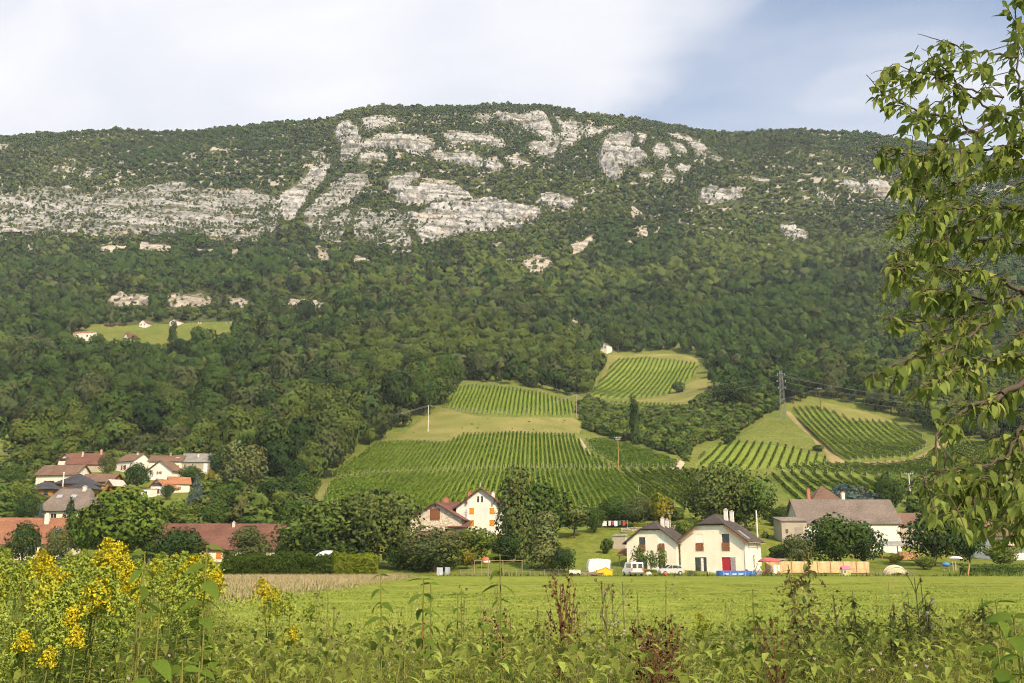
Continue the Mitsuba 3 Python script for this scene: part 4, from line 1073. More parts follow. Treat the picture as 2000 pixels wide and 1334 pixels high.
for x in (-3.1, -0.2, 3.1): h.local('post', MB().box(x - 0.07, x + 0.07, 0.0, 0.14, -0.6, 2.45, (0.26, 0.11, 0.06)))
h.local('rafter', MB().slab([(3.3, -0.5, 2.38), (3.45, -0.5, 2.38), (3.45, 4, 3.28), (3.3, 4, 3.28)], 0.16, (0.55, 0.36, 0.2)))
h.done()
rngw = np.random.default_rng(5)
mb = MB()
for r in range(9):
    for c in range(19):
        x, z = -1.7 + c * 0.19 + 0.09 * (r % 2), 0.10 + r * 0.17
        rad = rngw.uniform(0.07, 0.10)
        mb.tube([[x, rngw.uniform(-0.1, 0.05), z], [x, 0.6, z]], rad, 7, np.array([0.62, 0.40, 0.20]) * rngw.uniform(0.6, 1.15))
k = thing('firewood_stack', 'stack of split firewood with pale cut ends under the tin lean-to', 'firewood')
put(k, mb.moved(rotz(math.radians(3), *(at(1776, 188.5) + [0, 0, 0.1]))), 'mat_paint', color=True)
labels[k]['kind'] = 'stuff'
h = House('chalet', 'brown roofed chalet with a balcony at the right edge behind the cherry leaves', 1992, 186, 9.0, 8.0, 4.6, 7.4, 14, 1, 11, 'gable_s', 1094, 0.8)
h.local('balcony', MB().box(-4.5, 4.5, -1.2, -0.02, 2.35, 2.5, (0.2, 0.1, 0.06)))
for x in np.linspace(-4.4, 4.4, 24): h.local('baluster', MB().box(x - 0.06, x + 0.06, -1.2, -1.12, 2.5, 3.4, (0.24, 0.1, 0.06)))
h.local('handrail', MB().box(-4.5, 4.5, -1.22, -1.1, 3.4, 3.48, (0.2, 0.09, 0.05)))
for u in (-2.6, 0.2, 2.8): h.window('f', u, 2.6, 1.0, 1.5, BROWN, 1)
h.window('f', -2, 0.2, 1.6, 1.8, WHITE, 1)
h.done()

# --- houses at the left edge of the meadow
h = House('red_roof_house', 'long low house with a dull red tiled roof behind the dark hedge', 416, 176, 21.5, 9.0, 2.3, 6.4, 4, 0, 17, 'gable_s', 1098, 0.5)
h.chimney(2.3, 4.0, 6.7, 0.45, (0.62, 0.55, 0.5), below=0.9)
h.window('f', 2.4, 0.5, 1.3, 1.2, WHITE, 1)
h.shut('f', 0.9, 0.5, 0.9, 1.2, (0.55, 0.20, 0.05), 1)
h.window('f', -6, 0.7, 1.3, 1.3, WHITE, 1)
h.done()
h = House('terracotta_house', 'house with a bright terracotta roof and a white chimney at the left edge', 25, 184, 17.0, 10.0, 3.0, 7.4, 7, 0, 10, 'gable_s', 1094, 0.5)
h.chimney(3.9, 4.0, 8.1, 0.75, (0.74, 0.72, 0.66), (0.7, 0.68, 0.62), below=2.6)
h.skylight(0, 0.86, 0.45, 1.1, 1.3)
h.window('f', 3, 0.8, 1.4, 1.3, WHITE, 1)
h.done()
h = House('terracotta_wing', 'lower terracotta roofed wing in front of the house with the white chimney', 0, 176, 4.4, 6.0, 2.7, 5.0, -4, 0, 10, 'gable_s', 1090, 0.4, cat='annex')
h.window('f', 0.5, 0.8, 1.0, 1.1, WHITE, 1)
h.done()
h = House('grey_roof_house', 'house with a hipped grey brown roof and two skylights', 121, 216, 10.6, 9.0, 2.6, 7.2, -4, 0, 12, 'hip', 1021, 0.6, clip=0.22)
h.chimney(2.2, 4.2, 7.7, 0.7, (0.66, 0.64, 0.62), below=1.8)
h.skylight(0, 0.30, 0.58, 1.2, 1.0)
h.skylight(0, 0.56, 0.58, 1.2, 1.0)
h.window('f', -2, 0.6, 1.3, 1.3, WHITE, 1)
h.done()
# the timber house: three dark pyramid roofs
h = House('timber_house', 'orange timber house with three dark slate pyramid roofs', 136, 262, 8.0, 8.0, 4.2, 6.6, -5, 4, 8, 'hip', 975, 0.8, clip=0.5)
h.window('f', 0.3, 2.6, 1.4, 1.1, WHITE, 1)
h.local('flue_pipe', MB().tube([[-1.6, -1.0, 3.0], [-1.6, -1.0, 6.6]], 0.14, 7, (0.74, 0.74, 0.75)).ell([-1.6, -1.0, 6.6], [0.22, 0.22, 0.16], (0.74, 0.74, 0.75), 1))
for px_, wd, lab in ((-5.1, 7.6, 'left_pavilion'), (5.0, 7.4, 'right_pavilion')):
    mb = MB()
    x0, x1, o = px_ - wd / 2, px_ + wd / 2, 0.8
    body = m3.Manifold.cube([wd - 1.2, 5.0, 4.3]).translate([x0 + 0.6, -5.0, -2.0])
    h.local('pavilion_wall', MB().solid(body), 'mat_build', 4)
    ap = (px_, -2.4, 4.5)
    c4 = [(x0 - o + .6, -5.8, 2.2), (x1 + o - .6, -5.8, 2.2), (x1 + o - .6, 0.8, 2.2), (x0 - o + .6, 0.8, 2.2)]
    for i in range(4): mb.slab([c4[i], c4[(i + 1) % 4], ap], 0.14)
    h.local('pavilion_roof', mb, 'mat_build', 8)
    for x in (-1.9, 1.5):
        k = h.local('pavilion_window', MB().box(px_ + x - 0.55, px_ + x + 0.55, -5.06, -4.99, 0.3, 1.7, (0.10, 0.07, 0.05)))
        h.local('pane', MB().box(px_ + x - 0.45, px_ + x + 0.45, -5.09, -5.06, 0.4, 1.6), 'mat_glass', None, k)
h.done()
# the village behind
h = House('brown_barn', 'wide barn with an old brown roof behind the timber house', 106, 296, 12.0, 9.0, 4.0, 7.0, -8, 0, 11, 'gable_s', 954, 0.6, cat='barn')
h.window('f', -1.8, 1.0, 3.2, 1.2, (0.12, 0.16, 0.14), 2, sill=False)
h.done()
h = House('gable_hut', 'small house with a dark timber gable, leftmost of the upper village row', 126, 330, 5.4, 7.0, 3.0, 5.3, -14, 0, 11, 'gable_f', 919, 0.6)
h.shut('f', 0, 3.05, 4.2, 0.9, (0.085, 0.045, 0.03), 1, 'timber_gable')
h.done()
h = House('red_barn', 'broad red roofed barn in the middle of the upper village row', 163, 322, 10.5, 9.0, 2.6, 6.2, 9, 3, 17, 'gable_s', 922, 0.5, cat='barn')
h.chimney(-1.4, 3.0, 6.4, 0.45, (0.6, 0.5, 0.46), below=1.4)
h.chimney(3.9, 4.2, 7.3, 0.6, (0.5, 0.25, 0.18), below=1.4)
h.window('f', -1, 0.5, 1, 1, BROWN, 1)
h.done()
h = House('shutter_house', 'white house with open red brown shutters and a brown gable roof', 242, 336, 8.6, 7.5, 3.6, 6.1, -32, 1, 11, 'gable_s', 922, 0.5)
h.window('f', -0.4, 0.7, 1.2, 1.5, WHITE, 1, shutter=SHUT)
h.chimney(2.3, 3.0, 6.3, 0.4, (0.7, 0.68, 0.64), below=1.2)
h.window('r', 0, 0.8, 0.9, 1.2, WHITE, 1)
h.done()
h = House('row_house', 'long cream house with a red brown roof and tall shutters', 320, 352, 11.2, 7.5, 4.4, 6.6, -2, 0, 11, 'gable_s', 926, 0.5)
for u in (1.6, 4.2): h.window('f', u, 1.5, 0.9, 1.6, WHITE, 1, shutter=(0.50, 0.27, 0.10))
h.chimney(0.6, 3.6, 7.4, 0.5, (0.5, 0.22, 0.15), below=1.4)
h.skylight(0, 0.8, 0.55, 1.2, 0.8)
h.done()
h = House('slate_house', 'grey slate roofed house at the right end of the upper village row', 380, 351, 10.2, 8.0, 4.3, 7.3, -2, 3, 13, 'gable_s', 926, 0.5)
h.window('f', -3.4, 2.2, 1.0, 1.2, WHITE, 1)
h.window('f', 0.2, 1.0, 1.0, 1.4, WHITE, 1)
h.chimney(0.2, 2.2, 6.9, 0.5, (0.72, 0.7, 0.66), below=1.4)
h.local('white_bay', MB().box(3.0, 4.2, -0.1, 0.1, 0.5, 3.6, (0.78, 0.77, 0.74)))
h.done()
h = House('white_house', 'big white gabled house with paired brown shutters below the slate roofed house', 311, 326, 8.4, 8.0, 3.1, 6.2, -10, 1, 11, 'gable_f', 938, 0.6)
h.window('f', -0.2, 1.9, 0.8, 0.9, WHITE, 1, shutter=SHUT)
h.window('f', -3.2, 2.3, 0.6, 0.9, WHITE, 1, shutter=SHUT)
h.done()
h = House('chalet_annex', 'white house with a dark plank gable and an orange roof', 306, 288, 4.4, 6.5, 2.5, 4.4, -18, 1, 14, 'gable_f', 967, 0.6)
h.shut('f', 0, 2.45, 3.3, 1.0, (0.10, 0.075, 0.06), 1, 'plank_gable')
h.window('f', 0.4, 0.4, 0.9, 1.3, (0.4, 0.1, 0.06), 1)
h.done()
h = House('white_annex', 'flat white annex with one window left of the plank gabled house', 284, 287, 2.9, 3.0, 2.1, 2.3, -18, 1, 13, 'shed', 971, 0.1, cat='annex')
h.window('f', 0.1, 0.6, 0.6, 1.0, (0.2, 0.08, 0.05), 0)
h.done()
h = House('orange_roof_house', 'house with a bright orange roof beside the blue spruce', 350, 300, 5.6, 6.0, 2.6, 4.6, 24, 0, 14, 'gable_s', 962, 0.5)
h.window('f', 0, 0.7, 0.9, 1.1, WHITE, 1)
h.done()
h = House('brown_house', 'low timber house with a long brown roof right of the slate pyramid roofs', 184, 276, 8.8, 7.0, 2.9, 5.0, -8, 4, 11, 'gable_s', 961, 0.6)
h.window('f', 1, 0.8, 1.0, 1.1, WHITE, 1)
h.done()
h = House('white_roof_shed', 'shed with a white tin roof at the end of the long brown roof', 213, 268, 3.2, 3.6, 1.9, 3.3, -30, 4, 16, 'gable_f', 962, 0.5, cat='shed')
h.shut('f', 0, 0.1, 1.2, 1.7, (0.30, 0.12, 0.05), 2, 'plank_door')
h.done()

# --- the hill hamlet and lone houses far up
def far_house(name, label, px, py, wpx, epx, rpx, phi, wall, roof, form='gable_f', d=8.0):
    Y = float(on_land(px, py)[0, 1])
    s = mpp(Y) * 0.92
    h = House(name, label, px, Y, wpx * s, d, epx * s, rpx * s, phi, wall, roof, form, None, 0.5)
    w = wpx * s
    for u in ((-0.25, 0.25) if wpx > 14 else (0.0,)): h.window('f', u * w, epx * s * 0.5, 1.1, 1.5, BROWN, 1, sill=False)
    h.done()


far_house('hamlet_house', 'white gabled house in the hill hamlet, left of the two standing free', 278, 641, 17, 12, 19, -18, 1, 17)
far_house('hamlet_house', 'white house with a red rim roof, right of the two free in the hill hamlet', 338, 638, 21, 12, 17, -24, 1, 17)
far_house('hamlet_house', 'broad house with a pale red roof, lowest left in the hill hamlet', 160, 667, 46, 20, 25, -10, 1, 14, 'gable_s')
far_house('hamlet_house', 'small house with a red gable half sunk in trees below the hamlet meadow', 245, 669, 14, 12, 22, -30, 1, 17)
far_house('hamlet_house', 'low red roofed house at the left end of the hamlet meadow', 211, 638, 20, 5, 9, -10, 5, 17, 'gable_s')
far_house('hamlet_house', 'dark open shed on the hamlet meadow beside the low red roof', 236, 637, 14, 6, 8, -10, 5, 12, 'gable_s', 6)
far_house('hamlet_house', 'tiny white house peeping over the bushes right in the hill hamlet', 390, 633, 8, 5, 7, 0, 1, 17)
far_house('hamlet_house', 'tiny white house with a red roof at the right end of the hamlet meadow', 411, 652, 8, 6, 9, 10, 1, 17)
far_house('hamlet_house', 'long white shed at the right rim of the hamlet meadow', 446, 633, 11, 2.5, 3.5, 0, 1, 16, 'gable_s', 5)
far_house('lone_house', 'lone white house at the edge of the wood above the topmost vineyard', 1179, 688, 16, 16, 22, -35, 1, 11)
far_house('wood_hut', 'small brown roofed hut in the wood above the lattice pylon', 1577, 682, 13, 12, 17, 0, 5, 11, 'gable_s', 5)
far_house('wood_hut', 'tiny red roofed hut high in the wood in the middle', 1122, 630, 10, 10, 14, -15, 0, 17, 'gable_s', 5)
far_house('wood_hut', 'tiny white hut high in the wood left of the red roofed hut', 889, 628, 7, 9, 12, 0, 1, 16, 'gable_s', 5)

# ------------------------------------------------------------------ single trees and shrubs of the village, gardens and vineyards
rng = np.random.default_rng(21)
TPL = {}


def template(kind, col, shape, blobs=26, n=2300, size=0.055, base=0.14, quad=True, r=0.02, top=0.7, limbs=6, hang=0.0, vary=0.3):
    TPL[kind] = group_of('grp_' + kind, {'crown': (crown(rng, blobs, n, size, GREENS[col], shape, base, vary, quad, hang), 'mat_leaf'), 'trunk': (trunk(rng, r, top, limbs), 'mat_leaf')})


template('maple', 'maple', 'round', 44, 4200, 0.046, 0.02)
template('walnut', 'walnut', 'round', 48, 4800, 0.040, 0.03)
template('walnut2', 'ash', 'round', 46, 4800, 0.040, 0.0)
template('dark', 'dark', 'round', 40, 3600, 0.045, 0.02)
template('oakish', 'oak', 'round', 40, 3800, 0.045, 0.03)
template('olive', 'olive', 'round', 40, 4000, 0.038, 0.0)
template('light', 'lime', 'round', 36, 3600, 0.045, 0.0)
template('gold', 'gold', 'round', 18, 1400, 0.06, 0.05)
template('willow', 'willow', 'round', 30, 3200, 0.045, 0.03, hang=0.35)
template('birch', 'willow', 'column', 26, 3000, 0.04, 0.06)
template('spruce', 'blue', 'cone', 46, 2400, 0.05, 0.04, r=0.03, top=0.95, limbs=0)
template('fir', 'fir', 'cone', 46, 2400, 0.05, 0.04, r=0.03, top=0.95, limbs=0)
template('cedar', 'walnut', 'column', 40, 4400, 0.045, 0.02, r=0.03, top=0.9, limbs=0)
template('poplar', 'dark', 'column', 22, 2400, 0.07, 0.05, r=0.03, top=0.9, limbs=0)
template('sparse', 'light' if 'light' in GREENS else 'ash', 'round', 14, 420, 0.07, 0.15, r=0.018, top=0.85, limbs=9)
template('pinelow', 'walnut', 'spread', 22, 2000, 0.06, 0.1)
template('bluelow', 'blue', 'spread', 20, 1600, 0.06, 0.05)
template('shrub', 'ash', 'round', 14, 900, 0.10, 0.0, r=0.03, top=0.4, limbs=4)
template('shrubdark', 'oak', 'round', 14, 900, 0.10, 0.0, r=0.03, top=0.4, limbs=4)

TREES = [  # kind, px, width px, foot row, top row, name, label (rows are read on the land; the foot may be hidden)
    ('maple', 235, 150, 1100, 955, 'maple_tree', 'big bright green maple behind the goldenrod at the left'),
    ('maple', 165, 80, 1098, 990, 'maple_tree', 'smaller bright green maple at the left side of the big maple'),
    ('dark', 42, 62, 1104, 1018, 'garden_tree', 'dense dark rounded conifer in front of the terracotta roof'),
    ('olive', 105, 62, 1104, 1026, 'garden_tree', 'grey green bushy tree between dark conifer and big maple'),
    ('dark', 350, 105, 1104, 1030, 'apple_tree', 'dark apple tree before the left half of the long red roof'),
    ('olive', 490, 82, 1104, 1024, 'garden_tree', 'grey green tree hiding the right half of the long red roof'),
    ('walnut', 735, 172, 1110, 952, 'walnut_tree', 'large walnut tree left of the stone barn'),
    ('walnut2', 630, 168, 1110, 980, 'walnut_tree', 'broad walnut tree above the pale blue cover'),
    ('oakish', 575, 90, 1068, 970, 'garden_tree', 'dark broadleaf tree behind the right end of the long red roof'),
    ('willow', 468, 95, 962, 858, 'willow_tree', 'pale green weeping willow right of the village'),
    ('fir', 512, 34, 930, 822, 'fir_tree', 'tall thin dark fir beside the weeping willow'),
    ('spruce', 381, 36, 1000, 926, 'spruce_tree', 'blue grey spruce below the upper village row'),
    ('spruce', 78, 26, 1030, 984, 'spruce_tree', 'small blue spruce at the left corner of the grey hipped roof'),
    ('fir', 134, 34, 1040, 972, 'fir_tree', 'dark fir before the right end of the grey hipped roof'),
    ('olive', 208, 34, 930, 884, 'village_tree', 'olive brown tree between the red barn and the shuttered house'),
    ('dark', 268, 46, 956, 902, 'village_tree', 'dark tree below the shuttered house'),
    ('oakish', 374, 48, 950, 906, 'village_tree', 'round tree in front of the slate roofed house'),
    ('dark', 326, 26, 976, 944, 'village_tree', 'dark little tree against the plank gabled house'),
    ('dark', 424, 40, 925, 880, 'village_tree', 'dark tree between the slate roofed house and the willow'),
    ('oakish', 300, 54, 1100, 1050, 'garden_shrub', 'dark bush before the left end of the long red roof'),
    ('olive', 560, 50, 1106, 1046, 'garden_shrub', 'grey green bush at the right gable of the long red roof'),
    ('light', 8, 50, 1104, 1060, 'garden_shrub', 'light green bush at the left edge before the terracotta wing'),
    ('oakish', 660, 150, 1110, 1040, 'walnut_tree', 'low spreading walnut boughs between the two big walnut trees'),
    ('oakish', 775, 60, 1112, 1052, 'garden_tree', 'bushy tree at the left foot of the stone barn'),
    ('oakish', 20, 50, 960, 905, 'village_tree', 'tree at the left edge above the timber house'),
    ('light', 45, 55, 1000, 938, 'village_tree', 'light green bush left of the timber house'),
    ('dark', 50, 50, 1030, 962, 'village_tree', 'dark bush left of the grey hipped roof'),
    ('oakish', 290, 80, 1040, 975, 'village_tree', 'mid green tree behind the left end of the long red roof'),
    ('light', 360, 80, 1040, 980, 'village_tree', 'yellow green bushy tree behind the long red roof'),
    ('oakish', 415, 60, 1040, 978, 'village_tree', 'mid green tree left of the dry tree'),
    ('light', 250, 60, 1010, 956, 'village_tree', 'light bush below the little white annex'),
    ('oakish', 430, 60, 1005, 945, 'village_tree', 'broadleaf tree below the weeping willow'),
    ('dark', 540, 70, 1000, 930, 'village_tree', 'dark tree between willow and main vineyard'),
    ('oakish', 590, 60, 985, 918, 'village_tree', 'rounded tree at the lower left corner of the main vineyard'),
    ('light', 555, 50, 1010, 955, 'village_tree', 'light green tree above the dark broadleaf tree'),
    ('gold', 410, 18, 945, 915, 'garden_shrub', 'small yellow green shrub at the slate roofed house'),
    ('cedar', 1008, 104, 1075, 936, 'cedar_tree', 'tall drooping conifer right of the white farmhouse'),
    ('oakish', 1052, 112, 1070, 934, 'garden_tree', 'dark broadleaf tree behind the drooping conifer'),
    ('birch', 1062, 92, 1113, 1016, 'birch_tree', 'soft grey green birch on the lawn before the drooping conifer'),
    ('olive', 848, 120, 1117, 1026, 'tamarisk_shrub', 'big feathery grey green shrub in front of the stone barn'),
    ('light', 922, 90, 1104, 1026, 'garden_tree', 'light green round tree below the white farmhouse'),
    ('dark', 990, 58, 1098, 1042, 'garden_tree', 'dark spreading yew right of the light green round tree'),
    ('gold', 912, 34, 1112, 1070, 'garden_shrub', 'golden yellow shrub right of the feathery shrub'),
    ('pinelow', 1122, 76, 1052, 984, 'pine_tree', 'low spreading pine above the lawn'),
    ('oakish', 1160, 44, 1042, 985, 'garden_tree', 'dark shrub right of the low pine'),
    ('oakish', 1205, 66, 1030, 968, 'garden_tree', 'grey green thicket tree below the main vineyard, left of three'),
    ('olive', 1245, 66, 1030, 965, 'garden_tree', 'grey green thicket tree below the main vineyard, middle of three'),
    ('gold', 1290, 54, 1036, 962, 'garden_tree', 'gold green tree above the roof of the smaller cream house'),
    ('shrubdark', 1186, 24, 1082, 1050, 'topiary_shrub', 'round clipped bush alone on the lawn'),
    ('dark', 1102, 50, 1124, 1074, 'apple_tree', 'small round apple tree with a bare trunk at the meadow edge'),
    ('oakish', 1078, 34, 1110, 1046, 'garden_tree', 'slim tree between birch and apple tree'),
    ('walnut', 1395, 120, 1042, 905, 'walnut_tree', 'huge broad tree behind the cream houses, left crown'),
    ('walnut2', 1458, 110, 1040, 918, 'walnut_tree', 'huge broad tree behind the cream houses, right crown'),
    ('oakish', 1430, 90, 1030, 902, 'walnut_tree', 'top crown of the huge tree group behind the cream houses'),
    ('sparse', 1247, 32, 1119, 1062, 'young_tree', 'thin young tree before the left window of the smaller cream house'),
    ('sparse', 1272, 26, 1119, 1072, 'young_tree', 'thin young tree before the wall of the smaller cream house'),
    ('sparse', 1294, 28, 1119, 1066, 'young_tree', 'thin young tree before the right window of the smaller cream house'),
    ('light', 1340, 44, 1060, 1012, 'garden_shrub', 'light shrub on the grass bank behind the cream houses'),
    ('shrubdark', 1372, 40, 1052, 1018, 'garden_shrub', 'darker shrub on the bank behind the ridge of the larger cream house'),
    ('oakish', 1632, 118, 1108, 1002, 'garden_tree', 'large dark tree before the middle of the long barn'),
    ('dark', 1690, 74, 1108, 1018, 'garden_tree', 'dark tree at the right side of the large tree before the barn'),
    ('olive', 1562, 66, 1106, 1040, 'garden_tree', 'grey green bush behind the left end of the wooden fence'),
    ('oakish', 1528, 40, 1098, 1060, 'garden_shrub', 'dark shrub behind the red parasol'),
    ('dark', 1825, 108, 1106, 996, 'garden_tree', 'big dark round tree right of the firewood shelter'),
    ('oakish', 1895, 60, 1104, 1010, 'garden_tree', 'dark tree under the hanging cherry leaves'),
    ('light', 1955, 66, 1108, 1062, 'garden_shrub', 'bright green shrub at the right edge behind the bean rows'),
    ('gold', 1748, 30, 1104, 1078, 'garden_shrub', 'small yellow green shrub under the tin lean-to'),
    ('light', 1805, 46, 1112, 1084, 'garden_shrub', 'light green shrub right of the beige tent'),
    ('bluelow', 1655, 66, 1005, 942, 'cedar_tree', 'blue green cedar behind the pyramid roof'),
    ('bluelow', 1700, 60, 1005, 958, 'cedar_tree', 'low blue green cedar behind the right part of the long barn'),
    ('oakish', 1740, 66, 1005, 920, 'garden_tree', 'dark tree behind the right end of the long barn'),
    ('oakish', 1530, 40, 1030, 985, 'garden_tree', 'tree left of the barn annex on the vineyard foot'),
    ('poplar', 1240, 26, 868, 786, 'poplar_tree', 'single slender poplar in the scrub between the vineyards'),
    ('poplar', 337, 22, 668, 632, 'poplar_tree', 'small dark poplar in front of the hill hamlet'),
    ('oakish', 870, 62, 790, 682, 'oak_tree', 'tallest oak at the corner of the wood above the hilltop vineyard'),
    ('oakish', 828, 56, 812, 706, 'oak_tree', 'oak with a bare pale trunk left of the hilltop vineyard'),
    ('dark', 1432, 80, 800, 720, 'oak_tree', 'broad dark tree left of the lattice pylon'),
    ('shrubdark', 1325, 26, 768, 744, 'garden_shrub', 'lone bush in the clearing of the topmost vineyard'),
    ('shrubdark', 1425, 30, 868, 844, 'garden_shrub', 'lone grey bush on the bank left of the pylon'),
    ('shrubdark', 1598, 24, 882, 868, 'garden_shrub', 'lone bush beside the tan earth strip'),
]
for kd, px, wpx, foot, top, name, lab in TREES:
    p = on_land(px, min(foot, 1119))[0]
    s = mpp(p[1]) * 1.02
    inst(thing(name, lab, 'shrub' if 'shrub' in name else 'tree'), TPL[kd], mat_tree(p, wpx * s * 1.18, (foot - top) * s * 1.05, rng.uniform(0, 6.28), 0.2))

# a dry, leafless tree
p = on_land(470, 1045)[0]
s = mpp(p[1])
mb = MB()
H = 92 * s
for i in range(46):
    a, t = rng.uniform(0, 6.28), rng.uniform(0.12, 0.9)
    b0 = p + [0, 0, H * t * 0.75]
    out = np.array([math.cos(a), math.sin(a), 0]) * H * 0.30 * (1 - t * 0.75)
    tip = b0 + out + [0, 0, H * 0.26 * (1 - 0.4 * t)]
    mb.tube([b0, b0 + out * 0.5 + [0, 0, H * 0.09], tip], [0.06, 0.04, 0.012], 4, GREENS['dry'])
    for _ in range(5):
        q = b0 + (tip - b0) * rng.uniform(0.35, 1)
        mb.tube([q, q + rng.normal(0, 0.35, 3) + [0, 0, 0.7]], [0.022, 0.008], 3, GREENS['dry'], False)
k = thing('dry_tree', 'dry bare brown tree above the long red roof', 'tree')
put(pkey(k, 'trunk'), MB().tube([p - [0, 0, 0.3], p + [0.1, 0, H * 0.5], p + [0, 0, H]], [0.16, 0.09, 0.02], 6, GREENS['dry']), 'mat_leaf', color=True, normals=True)
put(pkey(k, 'branches'), mb, 'mat_leaf', color=True, normals=True)
labels[k + '__branches'] = {'kind': 'stuff'}

# scrub: low woody growth that nobody could count
THICKETS = [([(122, 702), (150, 680), (260, 680), (420, 668), (470, 648), (450, 690), (330, 704)], 4.6, 1.5, 4.5),
            ([(-60, 900), (-20, 845), (60, 843), (96, 868), (84, 884), (20, 905), (-30, 925)], 4.5, 0.8, 2.6), ([(795, 846), (835, 818), (870, 802), (1000, 820), (1120, 822), (1138, 838), (1000, 842), (900, 848), (860, 862)], 7.5, 0.3, 1.0),
            ([(1128, 800), (1150, 786), (1200, 806), (1330, 807), (1404, 765), (1500, 762), (1526, 745), (1522, 800), (1490, 812), (1440, 848), (1350, 872), (1320, 892), (1250, 868), (1190, 856), (1140, 838)], 3.4, 3.0, 6.0),
            ([(1280, 868), (1352, 872), (1345, 908), (1328, 896)], 3.0, 1.4, 2.6),
            ([(1170, 1032), (1180, 1002), (1260, 1000), (1330, 1008), (1330, 1022), (1250, 1020)], 2.6, 1.8, 3.4),
            ([(620, 1000), (700, 1003), (860, 1008), (800, 1030), (640, 1030)], 3.0, 1.6, 3.0),
            ([(-30, 925), (60, 915), (100, 905), (210, 890), (240, 886), (420, 884), (540, 945), (600, 985), (590, 1060), (420, 1075), (250, 1085), (60, 1080), (-30, 1080)], 4.6, 2.2, 6.5),
            ([(1490, 1000), (1560, 1003), (1560, 1030), (1500, 1030)], 2.6, 1.4, 3.0), ([(1485, 1045), (1550, 1040), (1545, 1094), (1490, 1096)], 2.8, 1.4, 2.6),
            ([(1760, 985), (2060, 965), (2060, 1085), (1880, 1090), (1850, 1010), (1770, 1004)], 4.2, 2.4, 5.0),
            ([(790, 1100), (880, 1108), (900, 1116), (780, 1116)], 2.0, 1.0, 1.8), ([(990, 1075), (1060, 1080), (1060, 1100), (960, 1096)], 2.4, 1.2, 2.4)]
labels['scrub'] = {'label': 'low scrub and bushes between gardens and vineyards', 'category': 'bushes', 'kind': 'stuff'}
TH = [TPL['shrub'], TPL['shrubdark'], TPL['shrubdark'], group_of('grp_thicket', {'crown': (crown(rng, 12, 420, 0.15, GREENS['walnut'], 'round', 0.0), 'mat_leaf')})]
for i, kd in enumerate(('ash', 'oak', 'walnut', 'lime', 'oak')): TH.append(group_of(f'grp_scrub_{i}', {'crown': (crown(rng, 12, 420, 0.15, GREENS[kd], 'round', 0.0), 'mat_leaf')}))
TH = TH[3:]
n_ = 0
for pix, d, h0, h1 in THICKETS:
    poly = world_poly(pix, 8)
    x0, y0, x1, y1 = poly.bounds
    g = np.stack(np.meshgrid(np.arange(x0, x1, d), np.arange(y0, y1, d)), -1).reshape(-1, 2)
    g = g + rng.uniform(-0.5, 0.5, g.shape) * d
    g = g[inside(poly, g)]
    for x, y in g:
        z = float(ground_z(x, y))
        hh = rng.uniform(h0, h1)
        ww = hh * rng.uniform(0.9, 1.5)
        ux, uy = project([x, y, z])
        hp = hh / mpp(y)
        wp = ww / mpp(y) / 2
        if any(ux + wp > b[0] - 1 and ux - wp < b[2] + 1 and uy > b[1] and uy - hp < b[3] - 3 and y < b[4] + 2 for b in FOOT): continue
        if any((x - b[5]) ** 2 + (y - b[4] - b[7] / 2) ** 2 < (0.62 * max(b[6], b[7]) + ww / 2) ** 2 for b in FOOT): continue
        n_ += 1
        inst(f'scrub__{n_:04d}', TH[rng.integers(len(TH))], mat_tree((x, y, z), ww, hh, rng.uniform(0, 6.28), 0.2))

# shrubs growing on the rock and the lit grass of the mountain
labels['cliff_shrub'] = {'label': 'small shrubs clinging to the cliffs', 'category': 'bushes', 'kind': 'stuff'}
n_ = 0
CS = [group_of(f'grp_cliffshrub_{i}', {'tree': (crown(rng, 5, 34, 0.42, GREENS[kd], 'round', 0.0), 'mat_leaf')}) for i, kd in enumerate(('oak', 'walnut', 'olive'))]
for (hull, shrub), (pix, amp, pal, _, lab) in zip(rock_world, ROCKS):
    x0, y0, x1, y1 = hull.buffer(7).bounds
    d = 2.7
    g = np.stack(np.meshgrid(np.arange(x0, x1, d), np.arange(y0, y1, d)), -1).reshape(-1, 2)
    g = g + rng.uniform(-0.5, 0.5, g.shape) * d
    rim = hull.buffer(7 if amp > 2.5 else 3)
    g = g[inside(rim, g)]
    if not len(g): continue
    out_ = ~inside(hull.buffer(-1.0), g)
    z = ground_z(g[:, 0], g[:, 1])
    band = 0.6 * meshkit.fbm(np.column_stack([g[:, 0] / 48, z / 15, 0 * z]), 3, 41) + 0.4 * meshkit.fbm(np.column_stack([g[:, 0] / 9, z / 9, 0 * z]), 2, 42)
    share = {0: 0.09, 1: 0.08, 2: 0.46}[pal] if amp > 2.5 else 0.04
    keep = rng.uniform(size=len(g)) < share * np.clip((band - 0.36) * 5, 0.08 if pal != 2 else 0.25, 1)
    keep |= out_ & (rng.uniform(size=len(g)) < 0.4)
    for (x, y), zz_ in zip(g[keep], z[keep]):
        n_ += 1
        ww = rng.uniform(1.6, 3.8)
        inst(f'cliff_shrub__{n_:05d}', CS[n_ % 3], mat_tree((x, y - 1.5, zz_ + (amp * 0.35 if amp > 2.5 else 0.6)), ww, ww * rng.uniform(0.7, 1.2), rng.uniform(0, 6.28), 0.5))
print('cliff shrubs', n_)


